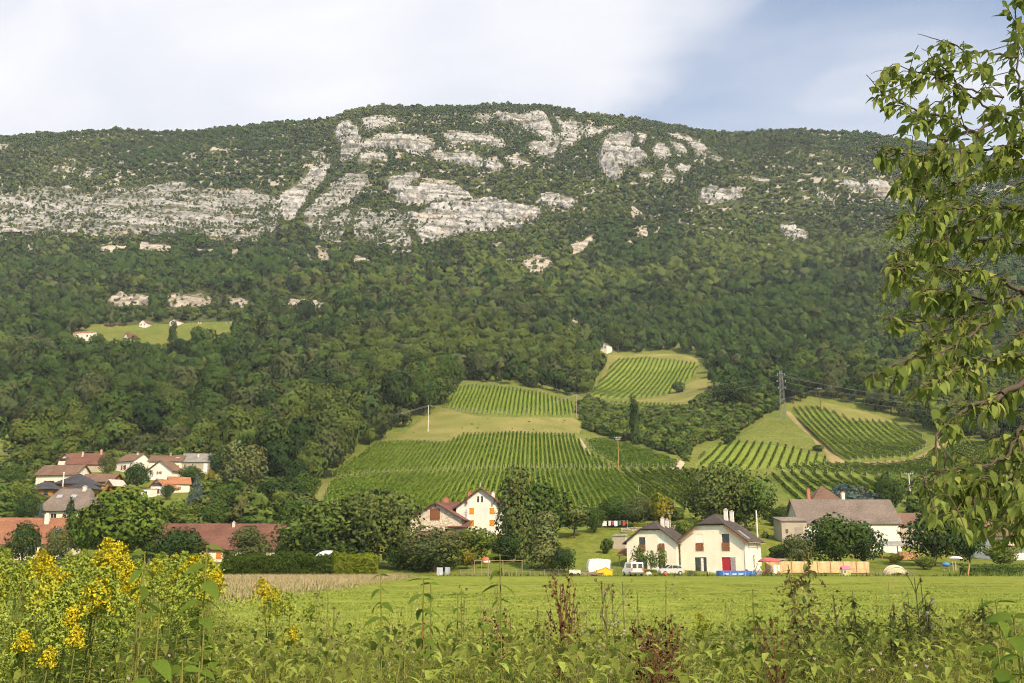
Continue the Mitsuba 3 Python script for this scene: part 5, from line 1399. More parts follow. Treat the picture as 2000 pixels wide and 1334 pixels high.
# ------------------------------------------------------------------ clipped hedges
def hedge(name, lab, x0, x1, Y, depth, h, col, rough=0.16, dens=230):
    a, b = at(x0, Y), at(x1, Y)
    L = np.linalg.norm((b - a)[:2])
    d = (b - a) / np.linalg.norm(b - a)
    n = int(dens * L * (h + depth))
    t, u = rng.uniform(0, L, n), rng.uniform(0, 1, n)
    top = u < depth / (h + depth)
    yy = np.where(top, rng.uniform(0, depth, n), rng.normal(0, rough * 0.6, n))
    bump = 1 + rough * 1.4 * (meshkit.fbm(np.column_stack([t / 1.6, yy, 0 * t]), 3, 51) - 0.5)
    zz_ = np.where(top, h * bump + rng.normal(0, 0.05, n), rng.uniform(0, h, n) * bump)
    yy = yy - np.where(top, 0, 0.6 * rough * (meshkit.fbm(np.column_stack([t / 1.3, zz_ / 1.3, 0 * t]), 2, 52) - 0.5) * 4)
    base = a + d * t[:, None]
    pos = base + np.column_stack([0 * t, yy, zz_])
    out = np.where(top[:, None], [0, -0.35, 1.0], [0, -1.0, 0.35])
    out = out / np.linalg.norm(out, axis=1, keepdims=True)
    cc = np.array(GREENS[col]) * rng.uniform(0.55, 1.45, (n, 1))
    mb = MB()
    core = rotz(math.atan2(d[1], d[0]), *a)
    q = MB().box(0.1, L - 0.1, 0.12, depth - 0.1, 0, h * 0.76, np.array(GREENS[col]) * 0.8).moved(core)
    mb.add(q.v[0], q.f[0], q.c[0], [0, -0.7, 0.7])
    leaf_tris(mb, rng, pos, out, 0.24, np.clip(cc, 0.005, 0.6), 0.68, quad=True)
    put(thing(name, lab, 'hedge'), mb, 'mat_leaf', color=True, normals=True)
    k2 = list(labels)[-1]


hedge('hedge', 'long dark green hedge in front of the long red roof', 432, 650, 152.5, 1.6, 3.0, 'hedge', 0.55)
hedge('hedge', 'bright yellow green hedge at the right end of the dark hedge', 648, 737, 153.5, 1.8, 3.0, 'hedge2', 0.42)
hedge('hedge', 'low yellow green hedge on the bank above the smaller cream house', 1238, 1275, 205, 1.2, 1.0, 'hedge2')
hedge('bean_row', 'row of climbing beans at the meadow edge on the right', 1880, 2060, 157, 1.2, 1.5, 'oak', 0.3, 50)


# ------------------------------------------------------------------ poles, pylon and wires
def pole(name, lab, px, foot, top, r, col, arms=(), cat='pole', Y=None):
    p = on_land(px, min(foot, 1118))[0]
    if Y: p = at(px, Y)
    h = (foot - top) * mpp(p[1]) * 1.0
    k = thing(name, lab, cat)
    put(pkey(k, 'shaft'), MB().tube([p - [0, 0, 1], p + [0, 0, h]], [r * 1.15, r * 0.8], 8, col), 'mat_paint', color=True, normals=True)
    for dz, half in arms:
        m = MB().box(p[0] - half, p[0] + half, p[1] - 0.08, p[1] + 0.08, p[2] + h - dz, p[2] + h - dz + 0.13, (0.42, 0.42, 0.42))
        put(pkey(k, 'cross_arm'), m, 'mat_paint', color=True)
        for x in (-half, -half * 0.5, half * 0.5, half):
            put(pkey(k, 'insulator'), MB().tube([[p[0] + x, p[1], p[2] + h - dz + 0.13], [p[0] + x, p[1], p[2] + h - dz + 0.42]], [0.08, 0.06], 6, (0.7, 0.7, 0.68)), 'mat_paint', color=True, normals=True)
    return p + [0, 0, h]


CONC, WOODP = (0.62, 0.60, 0.57), (0.34, 0.21, 0.09)
P1 = pole('utility_pole', 'white concrete pole at the left end of the dry slope', 836, 845, 790, 0.2, CONC)
P2 = pole('utility_pole', 'thin grey pole at the right end of the hilltop vineyard', 1126, 814, 768, 0.14, (0.35, 0.32, 0.28))
pole('utility_pole', 'wooden pole with a white cross arm between the vineyards', 1208, 916, 854, 0.17, WOODP, ((0.1, 1.0), (0.7, 0.7)))
P4 = pole('utility_pole', 'brown wooden pole in front of the wood above the upper right vineyard', 1603, 800, 757, 0.16, (0.16, 0.07, 0.04), ((0.1, 0.9),))
pole('utility_pole', 'grey pole with a cross arm behind the barn, left of the cherry leaves', 1778, 966, 925, 0.17, CONC, ((0.15, 1.1),))
pole('street_pole', 'tall white concrete pole at the right corner of the larger cream house', 1481, 1080, 998, 0.16, (0.70, 0.68, 0.64))
pole('street_pole', 'grey concrete pole behind the smaller cream house, right of two', 1309, 1038, 1003, 0.14, CONC, ((0.15, 0.5),))
pole('street_pole', 'thin grey pole behind the smaller cream house, left of two', 1293, 1038, 1008, 0.10, (0.45, 0.42, 0.38))


def pylon(lab, px, foot, top, w0, w1, r):
    p = on_land(px, foot)[0]
    H = (foot - top) * mpp(p[1])
    k = thing('lattice_pylon', lab, 'pylon')
    c = (0.25, 0.26, 0.26)

    def corner(i, t):
        w = (w0 + (w1 - w0) * t) / 2
        return p + [w * (1, 1, -1, -1)[i], w * (1, -1, -1, 1)[i], H * t]
    for i in range(4): put(pkey(k, 'leg'), MB().tube([corner(i, -0.03), corner(i, 1)], r, 5, c), 'mat_paint', color=True, normals=True)
    n = 9
    mb = MB()
    for j in range(n):
        for i in range(4):
            a, b = (i, (i + 1) % 4)
            mb.tube([corner(a, j / n), corner(b, (j + 1) / n)], r * 0.6, 4, c, False).tube([corner(b, j / n), corner(a, (j + 1) / n)], r * 0.6, 4, c, False)
    kb = pkey(k, 'lattice')
    put(kb, mb, 'mat_paint', color=True, normals=True)
    labels[kb] = {'kind': 'stuff'}
    ends = []
    for t, half in ((0.94, 1.6), (0.80, 1.9), (0.66, 1.6)):
        z = p[2] + H * t
        put(pkey(k, 'cross_arm'), MB().tube([[p[0] - half, p[1], z], [p[0] + half, p[1], z]], r * 0.9, 5, c), 'mat_paint', color=True, normals=True)
        for s in (-1, 1):
            put(pkey(k, 'insulator'), MB().tube([[p[0] + s * half, p[1], z], [p[0] + s * half, p[1], z - 0.9]], 0.12, 6, (0.6, 0.62, 0.62)), 'mat_paint', color=True, normals=True)
            ends.append(np.array([p[0] + s * half, p[1], z - 0.9]))
    return ends


E = pylon('tall steel lattice pylon at the top left corner of the upper right vineyard', 1530, 818, 720, 2.6, 0.9, 0.065)
pylon('far small lattice pylon in the wood below the hill hamlet', 552, 672, 645, 2.2, 0.8, 0.10)


def wire(lab, a, b, sag, r=0.035):
    t = np.linspace(0, 1, 24)[:, None]
    p = np.asarray(a) * (1 - t) + np.asarray(b) * t
    p[:, 2] -= (4 * sag * t * (1 - t))[:, 0]
    put(thing('power_line', lab, 'power line', 'power lines over the wooded slope'), MB().tube(p, r, 4, (0.30, 0.31, 0.31), False), 'mat_paint', color=True, normals=True)


WL = 'thin grey power line strung over the wooded slope'
far_r = [at(2120, 400, y) for y in (800, 806, 812, 790)]
for e, q in zip((E[1], E[3], E[5], E[0]), far_r): wire(WL, e, q, 4)
wire(WL, P4, at(2120, 390, 802), 3)
wire(WL, P4, P2, 9)
wire(WL, P1, P2, 5)
wire(WL, P1 + [0.6, 0, -0.2], P2 + [0.4, 0, -0.2], 5.4)
wire(WL, P1, at(-120, 330, 872), 8)
wire(WL, P1 + [0, 0, -0.4], at(-120, 330, 877), 8)
wire(WL, at(-80, 560, 632), at(190, 640, 662), 5)
wire(WL, at(-80, 560, 642), at(190, 640, 672), 5)
for e, q in zip((E[0], E[2]), (704, 716)): wire(WL, e, at(700, 520, q), 12)


# ------------------------------------------------------------------ vehicles and the clutter at the meadow edge
def side_profile(pts, w, r=0.06):
    """A body from its side outline (x along, z up), rounded and narrowed upward, y across."""
    s = m3.CrossSection([pts]).offset(-r, m3.JoinType.Round).offset(r, m3.JoinType.Round)
    b = s.extrude(w).rotate([90, 0, 0]).translate([0, w / 2, 0])
    return b


def wheel_mb(x, y, r, w=0.2):
    return MB().tube([[x, y - w / 2, r], [x, y + w / 2, r]], r, 16, (0.02, 0.02, 0.02)), MB().tube([[x, y - w / 2 - 0.01, r], [x, y + w / 2 + 0.01, r]], r * 0.6, 12, (0.45, 0.45, 0.46))


def vehicle(name, lab, cat, px, Y, rz, body, col, glass, wheels, extra=(), r=0.31, scale=1.0):
    p = at(px, Y)
    p[2] = float(ground_z(p[0], p[1])) + 0.03
    M = rotz(math.radians(rz), *p, scale)
    k = thing(name, lab, cat)
    put(pkey(k, 'body'), MB().solid(body, col).moved(M), 'mat_gloss', smooth=35, pal=None) if False else None
    m = MB().solid(body, col).moved(M)
    put(pkey(k, 'body'), m, 'mat_gloss', color=True)
    for nm, pts in glass:
        a = np.array(pts, float)
        q = MB().slab(a, 0.02) if False else MB().add(a, [[0, i, i + 1] for i in range(1, len(a) - 1)])
        put(pkey(k, nm), q.moved(M), 'mat_glass')
    for x, y in wheels:
        t, rim = wheel_mb(x, y, r)
        wk = pkey(k, 'wheel')
        put(wk, t.moved(M), 'mat_paint', color=True)
        put(wk + '__rim', rim.moved(M), 'mat_paint', color=True)
    for nm, mb in extra: put(pkey(k, nm), mb.moved(M), 'mat_gloss', color=True)
    return k


# white van, its rear to the meadow (front towards +y)
WHT = (0.74, 0.74, 0.73)
vb = side_profile([(-2.1, 0.35), (2.1, 0.35), (2.2, 0.7), (2.1, 0.95), (1.35, 1.12), (0.75, 1.85), (0.4, 1.98), (-2.0, 1.98), (-2.12, 1.8)], 1.78, 0.09).rotate([0, 0, 90])
gl = [('side_window', [(-0.905, y0, 1.15), (-0.905, y1, 1.15), (-0.905, y1, 1.75), (-0.905, y0, 1.75)]) for y0, y1 in ((-1.9, -0.9), (-0.8, 0.2))] + \
     [('rear_window', [(x0, -2.135, 1.1), (x1, -2.135, 1.1), (x1, -2.125, 1.72), (x0, -2.125, 1.72)]) for x0, x1 in ((-0.74, -0.12), (0.12, 0.74))]
ex = [('bumper', MB().box(-0.9, 0.9, -2.2, -2.05, 0.34, 0.56, (0.10, 0.10, 0.10))), ('number_plate', MB().box(-0.25, 0.25, -2.15, -2.13, 0.74, 0.86, (0.72, 0.70, 0.62))), ('door_seam', MB().box(-0.012, 0.012, -2.142, -2.12, 0.56, 1.9, (0.2, 0.2, 0.2)))]
for s in (-1, 1): ex.append(('tail_lamp', MB().box(s * 0.80 - 0.06, s * 0.80 + 0.06, -2.15, -2.12, 0.75, 1.15, (0.5, 0.02, 0.02))))
vehicle('van', 'white panel van seen from behind at the meadow edge', 'van', 1236, 151.5, 12, vb, WHT, gl, [(-0.80, -1.35), (0.80, -1.35), (-0.80, 1.35), (0.80, 1.35)] and [], ex)
k = 'van'
for x in (-0.86, 0.86):
    for y in (-1.35, 1.35):
        M = rotz(math.radians(12), *(at(1236, 151.5)[:2]), float(ground_z(*at(1236, 151.5)[:2])) + 0.03)
        wk = pkey(k, 'wheel')
        put(wk, MB().tube([[x - 0.1, y, 0.32], [x + 0.1, y, 0.32]], 0.32, 16, (0.02, 0.02, 0.02)).moved(M), 'mat_paint', color=True)
        put(wk + '__rim', MB().tube([[x - 0.11, y, 0.32], [x + 0.11, y, 0.32]], 0.2, 12, (0.4, 0.4, 0.4)).moved(M), 'mat_paint', color=True)


def hatch(name, lab, px, Y, rz, col):
    b = side_profile([(-1.85, 0.28), (1.85, 0.28), (1.92, 0.6), (1.82, 0.95), (1.5, 1.3), (1.05, 1.5), (-0.2, 1.52), (-0.95, 1.02), (-1.75, 0.86), (-1.92, 0.62)], 1.64, 0.10)
    g = []
    for s in (-1, 1):
        y = s * 0.83
        for pts in ([(-0.85, 1.0), (-0.02, 1.0), (-0.02, 1.42), (-0.22, 1.44)], [(0.06, 1.0), (0.85, 1.0), (0.82, 1.40), (0.06, 1.43)], [(0.93, 1.0), (1.45, 1.05), (1.3, 1.28), (0.92, 1.38)]):
            g.append(('side_window', [(x, y, z) for x, z in pts]))
    g.append(('windscreen', [(-0.985, -0.66, 1.04), (-0.985, 0.66, 1.04), (-0.30, 0.6, 1.485), (-0.30, -0.6, 1.485)]))
    e = [('headlight', MB().box(-1.93, -1.80, s * 0.62 - 0.14, s * 0.62 + 0.14, 0.66, 0.8, (0.7, 0.7, 0.7))) for s in (-1, 1)] + [('tail_lamp', MB().box(1.80, 1.90, s * 0.68 - 0.08, s * 0.68 + 0.08, 0.7, 1.0, (0.5, 0.02, 0.02))) for s in (-1, 1)]
    return vehicle(name, lab, 'car', px, Y, rz, b, col, g, [(x, y) for x in (-1.2, 1.2) for y in (-0.78, 0.78)], e)


hatch('parked_car', 'silver hatchback parked between the two cream houses', 1310, 157, 14, (0.50, 0.51, 0.53))
hatch('parked_car', 'dark blue car half hidden behind the silver hatchback', 1289, 165, 24, (0.05, 0.07, 0.12))


def simple(name, lab, cat, mb, px=None, Y=None, rz=0.0, mat='mat_paint', z=0.0, group=None, normals=False):
    k = thing(name, lab, cat, group)
    if px is not None:
        p = at(px, Y)
        mb.moved(rotz(math.radians(rz), p[0], p[1], float(ground_z(p[0], p[1])) + z))
    put(k, mb, mat, color=True, normals=normals)
    return k


def composite(name, lab, cat, parts, px, Y, rz=0.0, group=None, z=0.0):
    p = at(px, Y)
    M = rotz(math.radians(rz), p[0], p[1], float(ground_z(p[0], p[1])) + z)
    k = thing(name, lab, cat, group)
    for nm, mb in parts: put(pkey(k, nm), mb.moved(M), 'mat_paint', color=True)
    return k


# white covered trailer with a rounded front
tb = side_profile([(-1.4, 0.5), (1.9, 0.5), (1.9, 2.3), (0.2, 2.45), (-1.05, 2.4), (-1.35, 1.9), (-1.45, 1.2)], 1.9, 0.12)
composite('covered_trailer', 'white covered trailer with a rounded front end behind the yellow box', 'trailer', [('cover', MB().solid(tb, (0.74, 0.74, 0.73))), ('chassis', MB().box(-1.3, 1.8, -0.85, 0.85, 0.38, 0.5, (0.12, 0.12, 0.12))), ('drawbar', MB().tube([[-1.3, 0, 0.42], [-2.4, 0, 0.42]], 0.05, 6, (0.2, 0.2, 0.2))),
          *[('wheel', MB().tube([[0.4, y - 0.1, 0.3], [0.4, y + 0.1, 0.3]], 0.3, 14, (0.02, 0.02, 0.02))) for y in (-0.9, 0.9)]], 1166, 157, 6)
composite('yellow_box', 'bright yellow tarpaulin box with a white gabled top', 'box', [('side', MB().box(-1.1, 1.1, -0.7, 0.7, 0.1, 0.85, (0.80, 0.48, 0.01))), ('top', MB().slab([(-1.25, -0.8, 0.86), (0.1, -0.8, 1.32), (0.1, 0.8, 1.32), (-1.25, 0.8, 0.86)], 0.05, (0.74, 0.73, 0.7)).slab([(0.1, -0.8, 1.32), (1.25, -0.8, 0.86), (1.25, 0.8, 0.86), (0.1, 0.8, 1.32)], 0.05, (0.74, 0.73, 0.7))),
          ('gable', MB().add([[-1.1, -0.69, 0.85], [1.1, -0.69, 0.85], [0.1, -0.69, 1.27]], [[0, 1, 2]], (0.8, 0.48, 0.01)))], 1180, 152.5, 4)
composite('white_trailer', 'low white box trailer at the left end of the parked things', 'trailer', [('box', MB().box(-0.8, 0.8, -0.5, 0.5, 0.35, 0.85, (0.72, 0.71, 0.69))), ('lid', MB().box(-0.84, 0.84, -0.54, 0.54, 0.85, 0.91, (0.6, 0.6, 0.58))),
          *[('wheel', MB().tube([[x, y - 0.08, 0.25], [x, y + 0.08, 0.25]], 0.25, 12, (0.02, 0.02, 0.02))) for x in (-0.45, 0.45) for y in (-0.5, 0.5)]], 1123, 152, -3)
mb = MB()
for i in range(46):
    a = rng.uniform(-0.5, 0.5)
    c = np.array([rng.uniform(-1.4, 1.4), rng.uniform(-0.5, 0.5), rng.uniform(0.05, 0.6)])
    d = np.array([math.cos(a), math.sin(a) * 0.4, rng.uniform(-0.12, 0.12)]) * rng.uniform(0.5, 1.0)
    mb.tube([c - d, c + d], rng.uniform(0.03, 0.07), 5, np.array([0.30, 0.24, 0.17]) * rng.uniform(0.6, 1.3))
labels[simple('timber_pile', 'heap of grey boards and branches beside the yellow box', 'wood pile', mb, 1150, 152, 3)]['kind'] = 'stuff'
# the blue pool
p = at(1437, 152.5)
ring = m3.CrossSection.square([5.5, 2.4], True).offset(-0.9).offset(0.9, m3.JoinType.Round, 2, 32)
wall_ = (ring - ring.offset(-0.09)).extrude(0.78)
seg = []
k = composite('garden_pool', 'blue above ground pool in front of the larger cream house', 'pool', [('wall', MB().solid(wall_, (0.05, 0.16, 0.52))), ('water', MB().solid(ring.offset(-0.1).extrude(0.62), (0.10, 0.25, 0.40))),
          *[('patch', MB().box(x - 0.32, x + 0.32, -1.225, -1.20, 0.2, 0.42, (0.50, 0.60, 0.74))) for x in (-1.5, -0.4, 0.6)], *[('strut', MB().box(x - 0.03, x + 0.03, -1.26, -1.2, 0, 0.76, (0.35, 0.45, 0.68))) for x in (-2.0, -0.9, 0.15, 1.2, 2.2)]], 1437, 152.5, -2)
# parasols
def parasol(lab, px, Y, r, h, cols, post=(0.5, 0.45, 0.38), tilt=0.0, n=8):
    parts = [('pole', MB().tube([[0, 0, 0], [0, 0, h]], 0.03, 6, post)), ('base', MB().tube([[0, 0, 0], [0, 0, 0.08]], 0.28, 10, (0.3, 0.3, 0.3)))]
    for i in range(n):
        a0, a1 = i * 2 * np.pi / n, (i + 1) * 2 * np.pi / n
        ring_ = [(0.0, 0.0), (0.45, -0.07), (0.8, -0.22), (1.0, -0.42), (1.0, -0.52)]
        v = [[math.cos(a) * q * r, math.sin(a) * q * r, h + z * r * 0.75] for q, z in ring_ for a in (a0, a1)]
        parts.append(('canopy_panel', MB().add(v, [[2 * j, 2 * j + 1, 2 * j + 3, 2 * j + 2] for j in range(4)], cols[i % len(cols)])))
    return composite('parasol', lab, 'parasol', parts, px, Y)


parasol('faded red parasol at the left end of the wooden fence', 1504, 158, 1.75, 2.55, [(0.40, 0.10, 0.11)])
parasol('pale parasol with blue and white stripes in the garden on the right', 1869, 167, 1.1, 2.1, [(0.70, 0.68, 0.68), (0.45, 0.48, 0.66)])
simple('timber_beam', 'grey timber beam sticking out behind the red parasol', 'beam', MB().box(-1.2, 1.2, -0.1, 0.1, 1.95, 2.2, (0.30, 0.25, 0.20)), 1522, 160, 4)
# wooden fence: panels and posts
fx = np.linspace(1496, 1699, 9)
k = thing('wooden_fence', 'pale wooden fence of wide panels behind the meadow', 'fence')
for i in range(8):
    a, b = at(fx[i], 160), at(fx[i + 1], 160)
    for j in range(7):
        put(pkey(k, 'board'), MB().box(a[0] + 0.05, b[0] - 0.05, a[1] - 0.012 - 0.008 * (j % 2), a[1] + 0.012, a[2] + 0.08 + j * 0.245, a[2] + 0.08 + j * 0.245 + 0.236), 'mat_build', 15)
for i in range(9):
    a = at(fx[i], 160)
    put(pkey(k, 'post'), MB().box(a[0] - 0.06, a[0] + 0.06, a[1] - 0.07, a[1] + 0.05, a[2] - 0.3, a[2] + 1.88 + 0.05 * (i % 2), (0.36, 0.20, 0.09)), 'mat_paint', color=True)
# barbecue, bicycles and other small things
composite('stone_barbecue', 'grey stone barbecue with a tapering hood beside the red parasol', 'barbecue', [('base', MB().box(-0.45, 0.45, -0.35, 0.35, 0, 0.8, (0.45, 0.42, 0.38))), ('hood', MB().add([[-.45, -.35, .8], [.45, -.35, .8], [.45, .35, .8], [-.45, .35, .8], [-.12, -.12, 1.5], [.12, -.12, 1.5], [.12, .12, 1.5], [-.12, .12, 1.5]], [[0, 1, 5, 4], [1, 2, 6, 5], [2, 3, 7, 6], [3, 0, 4, 7]], (0.52, 0.5, 0.47))), ('flue', MB().box(-0.12, 0.12, -0.12, 0.12, 1.5, 1.9, (0.5, 0.48, 0.45)))], 1481, 155.5, 10)


def bicycle(lab, px, Y, rz, col):
    parts = []
    for x in (-0.5, 0.5):
        t = np.linspace(0, 2 * np.pi, 17)
        parts.append(('wheel', MB().tube(np.column_stack([x + 0.33 * np.cos(t), 0 * t, 0.35 + 0.33 * np.sin(t)]), 0.028, 5, (0.03, 0.03, 0.03), False)))
    f = MB()
    for a, b in (((-0.5, 0, 0.35), (-0.15, 0, 0.35)), ((-0.5, 0, 0.35), (-0.25, 0, 0.8)), ((-0.15, 0, 0.35), (-0.28, 0, 0.9)), ((-0.15, 0, 0.35), (0.36, 0, 0.82)), ((-0.26, 0, 0.82), (0.34, 0, 0.86)), ((0.5, 0, 0.35), (0.33, 0, 1.0))): f.tube([a, b], 0.024, 5, col)
    parts += [('frame', f), ('saddle', MB().ell([-0.29, 0, 0.95], [0.14, 0.07, 0.05], (0.04, 0.04, 0.04), 1)), ('handlebar', MB().tube([[0.33, -0.27, 1.03], [0.33, 0.27, 1.03]], 0.02, 5, (0.1, 0.1, 0.1)))]
    return composite('bicycle', lab, 'bicycle', parts, px, Y, rz)


for lab, px, rz, col in (('pale grey bicycle leaning beside the stone barbecue', 1488, 10, (0.5, 0.5, 0.52)), ('red bicycle in the middle of the row under the parasol', 1496, -8, (0.4, 0.03, 0.03)), ('dark bicycle at the right end of the row under the parasol', 1505, 15, (0.08, 0.08, 0.10))): bicycle(lab, px, 155, rz, col)


def cloth(lab, px, Y, w, h, z0, col, name='hanging_cloth', cat='laundry', group=None, rz=0):
    n = 9
    x = np.linspace(-w / 2, w / 2, n)
    y = 0.06 * np.sin(x * 9 + px)
    v = np.vstack([np.column_stack([x, y * 0.3, np.full(n, z0 + h)]), np.column_stack([x, y, np.full(n, z0) + 0.05 * np.cos(x * 7 + px)])])
    b = v + [0, 0.02, 0]
    f = [[i, i + 1, n + i + 1, n + i] for i in range(n - 1)]
    return simple(name, lab, cat, MB().add(v, f, col).add(b[:, :], [q[::-1] for q in f], col), px, Y, rz, group=group)


composite('clothes_rack', 'folding clothes rack right of the bicycles', 'rack', [('rail', MB().tube([[-0.6, 0, 1.6], [0.6, 0, 1.6]], 0.02, 5, (0.6, 0.6, 0.6))), *[('leg', MB().tube([[x, y, 0], [x, 0, 1.6]], 0.02, 5, (0.6, 0.6, 0.6))) for x in (-0.6, 0.6) for y in (-0.3, 0.3)]], 1519, 154.5)
cloth('white cloth on the clothes rack, left of two', 1515, 154.4, 0.45, 1.3, 0.32, (0.74, 0.73, 0.70))
cloth('shorter white cloth on the clothes rack, right of two', 1522, 154.4, 0.35, 0.9, 0.72, (0.72, 0.71, 0.69))
composite('garden_table', 'low wooden table with orange top under the front of the larger cream house', 'table', [('tabletop', MB().box(-0.6, 0.6, -0.3, 0.3, 0.66, 0.72, (0.45, 0.2, 0.07))), *[('leg', MB().box(x - 0.03, x + 0.03, y - 0.03, y + 0.03, 0, 0.66, (0.4, 0.17, 0.06))) for x in (-0.55, 0.55) for y in (-0.26, 0.26)]], 1436, 155.2, -10)
composite('garden_chair', 'small dark red chair before the right corner of the larger cream house', 'chair', [('seat', MB().box(-0.22, 0.22, -0.22, 0.22, 0.42, 0.46, (0.25, 0.05, 0.04))), ('backrest', MB().box(-0.22, 0.22, 0.19, 0.22, 0.46, 0.95, (0.25, 0.05, 0.04))), *[('leg', MB().box(x - 0.02, x + 0.02, y - 0.02, y + 0.02, 0, 0.42, (0.2, 0.04, 0.03))) for x in (-0.2, 0.2) for y in (-0.2, 0.2)]], 1459, 155.5, -12)
composite('white_bench', 'white garden bench under the french window of the larger cream house', 'bench', [('seat', MB().box(-0.9, 0.9, -0.2, 0.2, 0.4, 0.45, (0.72, 0.71, 0.69))), *[('slat', MB().box(-0.9 + i * 0.3, -0.82 + i * 0.3, 0.15, 0.2, 0.45, 0.95, (0.72, 0.71, 0.69))) for i in range(7)], *[('leg', MB().box(x - 0.03, x + 0.03, y - 0.03, y + 0.03, 0, 0.4, (0.7, 0.7, 0.68))) for x in (-0.85, 0.85) for y in (-0.17, 0.17)]], 1396, 155.4, -14)
composite('planter_box', 'dark planter box left of the french window of the larger cream house', 'planter', [('box', MB().box(-0.6, 0.6, -0.25, 0.25, 0, 0.5, (0.06, 0.05, 0.05))), ('plant', MB().ell([0, 0, 0.62], [0.5, 0.22, 0.2], (0.06, 0.10, 0.02), 2, 0.6, 3))], 1350, 155.6, -14)
simple('red_ball', 'red ball lying in the grass before the silver hatchback', 'ball', MB().ell([0, 0, 0.24], [0.24] * 3, (0.55, 0.03, 0.02), 2), 1299, 151.6)
simple('red_bin', 'red plastic bin right behind the white van', 'bin', MB().tube([[0, 0, 0.4], [0, 0, 1.15]], [0.3, 0.36], 12, (0.6, 0.02, 0.05)), 1254, 152.4)
simple('white_sack', 'crumpled white sack on the grass right of the van', 'sack', MB().ell([0, 0, 0.3], [0.42, 0.3, 0.36], (0.66, 0.62, 0.58), 2, 0.5, 4), 1267, 151.8)
# child's playhouse and tent
composite('playhouse', "child's cream plastic playhouse with a pink roof in front of the fence", 'playhouse', [('wall', MB().box(-0.55, 0.55, -0.45, 0.45, 0, 0.95, (0.66, 0.62, 0.36))), ('roof', MB().slab([(-0.65, -0.55, 0.95), (0.65, -0.55, 0.95), (0.65, 0, 1.45), (-0.65, 0, 1.45)], 0.05, (0.62, 0.16, 0.26)).slab([(-0.65, 0, 1.45), (0.65, 0, 1.45), (0.65, 0.55, 0.95), (-0.65, 0.55, 0.95)], 0.05, (0.62, 0.16, 0.26))),
          ('window', MB().box(-0.42, -0.1, -0.47, -0.45, 0.45, 0.8, (0.15, 0.2, 0.1))), ('door', MB().box(0.1, 0.42, -0.47, -0.45, 0.02, 0.8, (0.40, 0.5, 0.12)))], 1652, 152.6, 5)
n = 13
t = np.linspace(0, np.pi, n)
v, f = [], []
for j, (y, s) in enumerate(((-1.1, 0.25), (-0.9, 0.8), (0, 1.0), (0.9, 0.8), (1.1, 0.25))):
    for a in t: v.append([math.cos(a) * 1.75 * s ** 0.4, y, math.sin(a) * 1.45 * s])
for j in range(4):
    for i in range(n - 1): f.append([j * n + i, j * n + i + 1, (j + 1) * n + i + 1, (j + 1) * n + i])
k = composite('dome_tent', 'beige dome tent right of the wooden fence', 'tent', [('canopy', MB().add(v, f, (0.52, 0.44, 0.28))), ('pole', MB().tube([[math.cos(a) * 1.6, -0.97, math.sin(a) * 1.22] for a in t], 0.045, 6, (0.70, 0.68, 0.62))), ('pole', MB().tube([[math.cos(a) * 1.78, 0, math.sin(a) * 1.48] for a in t], 0.045, 6, (0.70, 0.68, 0.62)))], 1748, 157.5)
composite('blue_barrel', 'blue covered barrel on legs in the garden on the right', 'barrel', [('cover', MB().ell([0, 0, 1.05], [0.62, 0.5, 0.34], (0.06, 0.22, 0.58), 2)), *[('leg', MB().box(x - 0.04, x + 0.04, -0.04, 0.04, 0, 0.9, (0.3, 0.25, 0.2))) for x in (-0.4, 0.4)]], 1849, 163)
for px in (1862, 1867): simple('garden_stake', 'pale wooden stake under the striped parasol', 'stake', MB().tube([[0, 0, 0], [0, 0, 1.5]], 0.06, 6, (0.55, 0.42, 0.28)), px, 164, group='wooden stakes under the striped parasol')
simple('leaning_post', 'leaning orange brown post in the bean rows', 'post', MB().tube([[-0.25, 0, -0.2], [0.25, 0, 1.9]], 0.12, 7, (0.45, 0.25, 0.12)), 1893, 156)
# laundry line on the terrace
a, b = on_land(1168, 1036)[0], on_land(1226, 1036)[0]
k = thing('washing_line', 'washing line with two posts on the terrace above the lawn', 'washing line')
for q in (a, b): put(pkey(k, 'post'), MB().tube([q, q + [0, 0, 2.0]], 0.04, 6, (0.5, 0.5, 0.5)), 'mat_paint', color=True, normals=True)
put(pkey(k, 'line'), MB().tube([a + [0, 0, 1.9], (a + b) / 2 + [0, 0, 1.8], b + [0, 0, 1.9]], 0.015, 4, (0.6, 0.6, 0.6)), 'mat_paint', color=True, normals=True)
for px, w, h, col, lab in ((1172, 0.5, 0.9, (0.5, 0.5, 0.52), 'grey cloth at the left end of the washing line'), (1181, 0.9, 1.0, (0.74, 0.74, 0.73), 'wide white sheet on the washing line'), (1191, 0.5, 0.9, (0.66, 0.6, 0.6), 'pale pink cloth on the washing line'), (1197, 0.4, 0.8, (0.35, 0.10, 0.22), 'dark pink cloth on the washing line'), (1203, 0.7, 1.0, (0.70, 0.72, 0.75), 'pale blue sheet on the washing line'), (1211, 0.5, 0.8, (0.08, 0.16, 0.10), 'dark green cloth on the washing line'), (1219, 0.5, 0.95, (0.40, 0.03, 0.05), 'red cloth at the right end of the washing line')):
    q = on_land(px, 1036)[0]
    cloth(lab, px, float(q[1]), w, h, 1.85 - h, col)
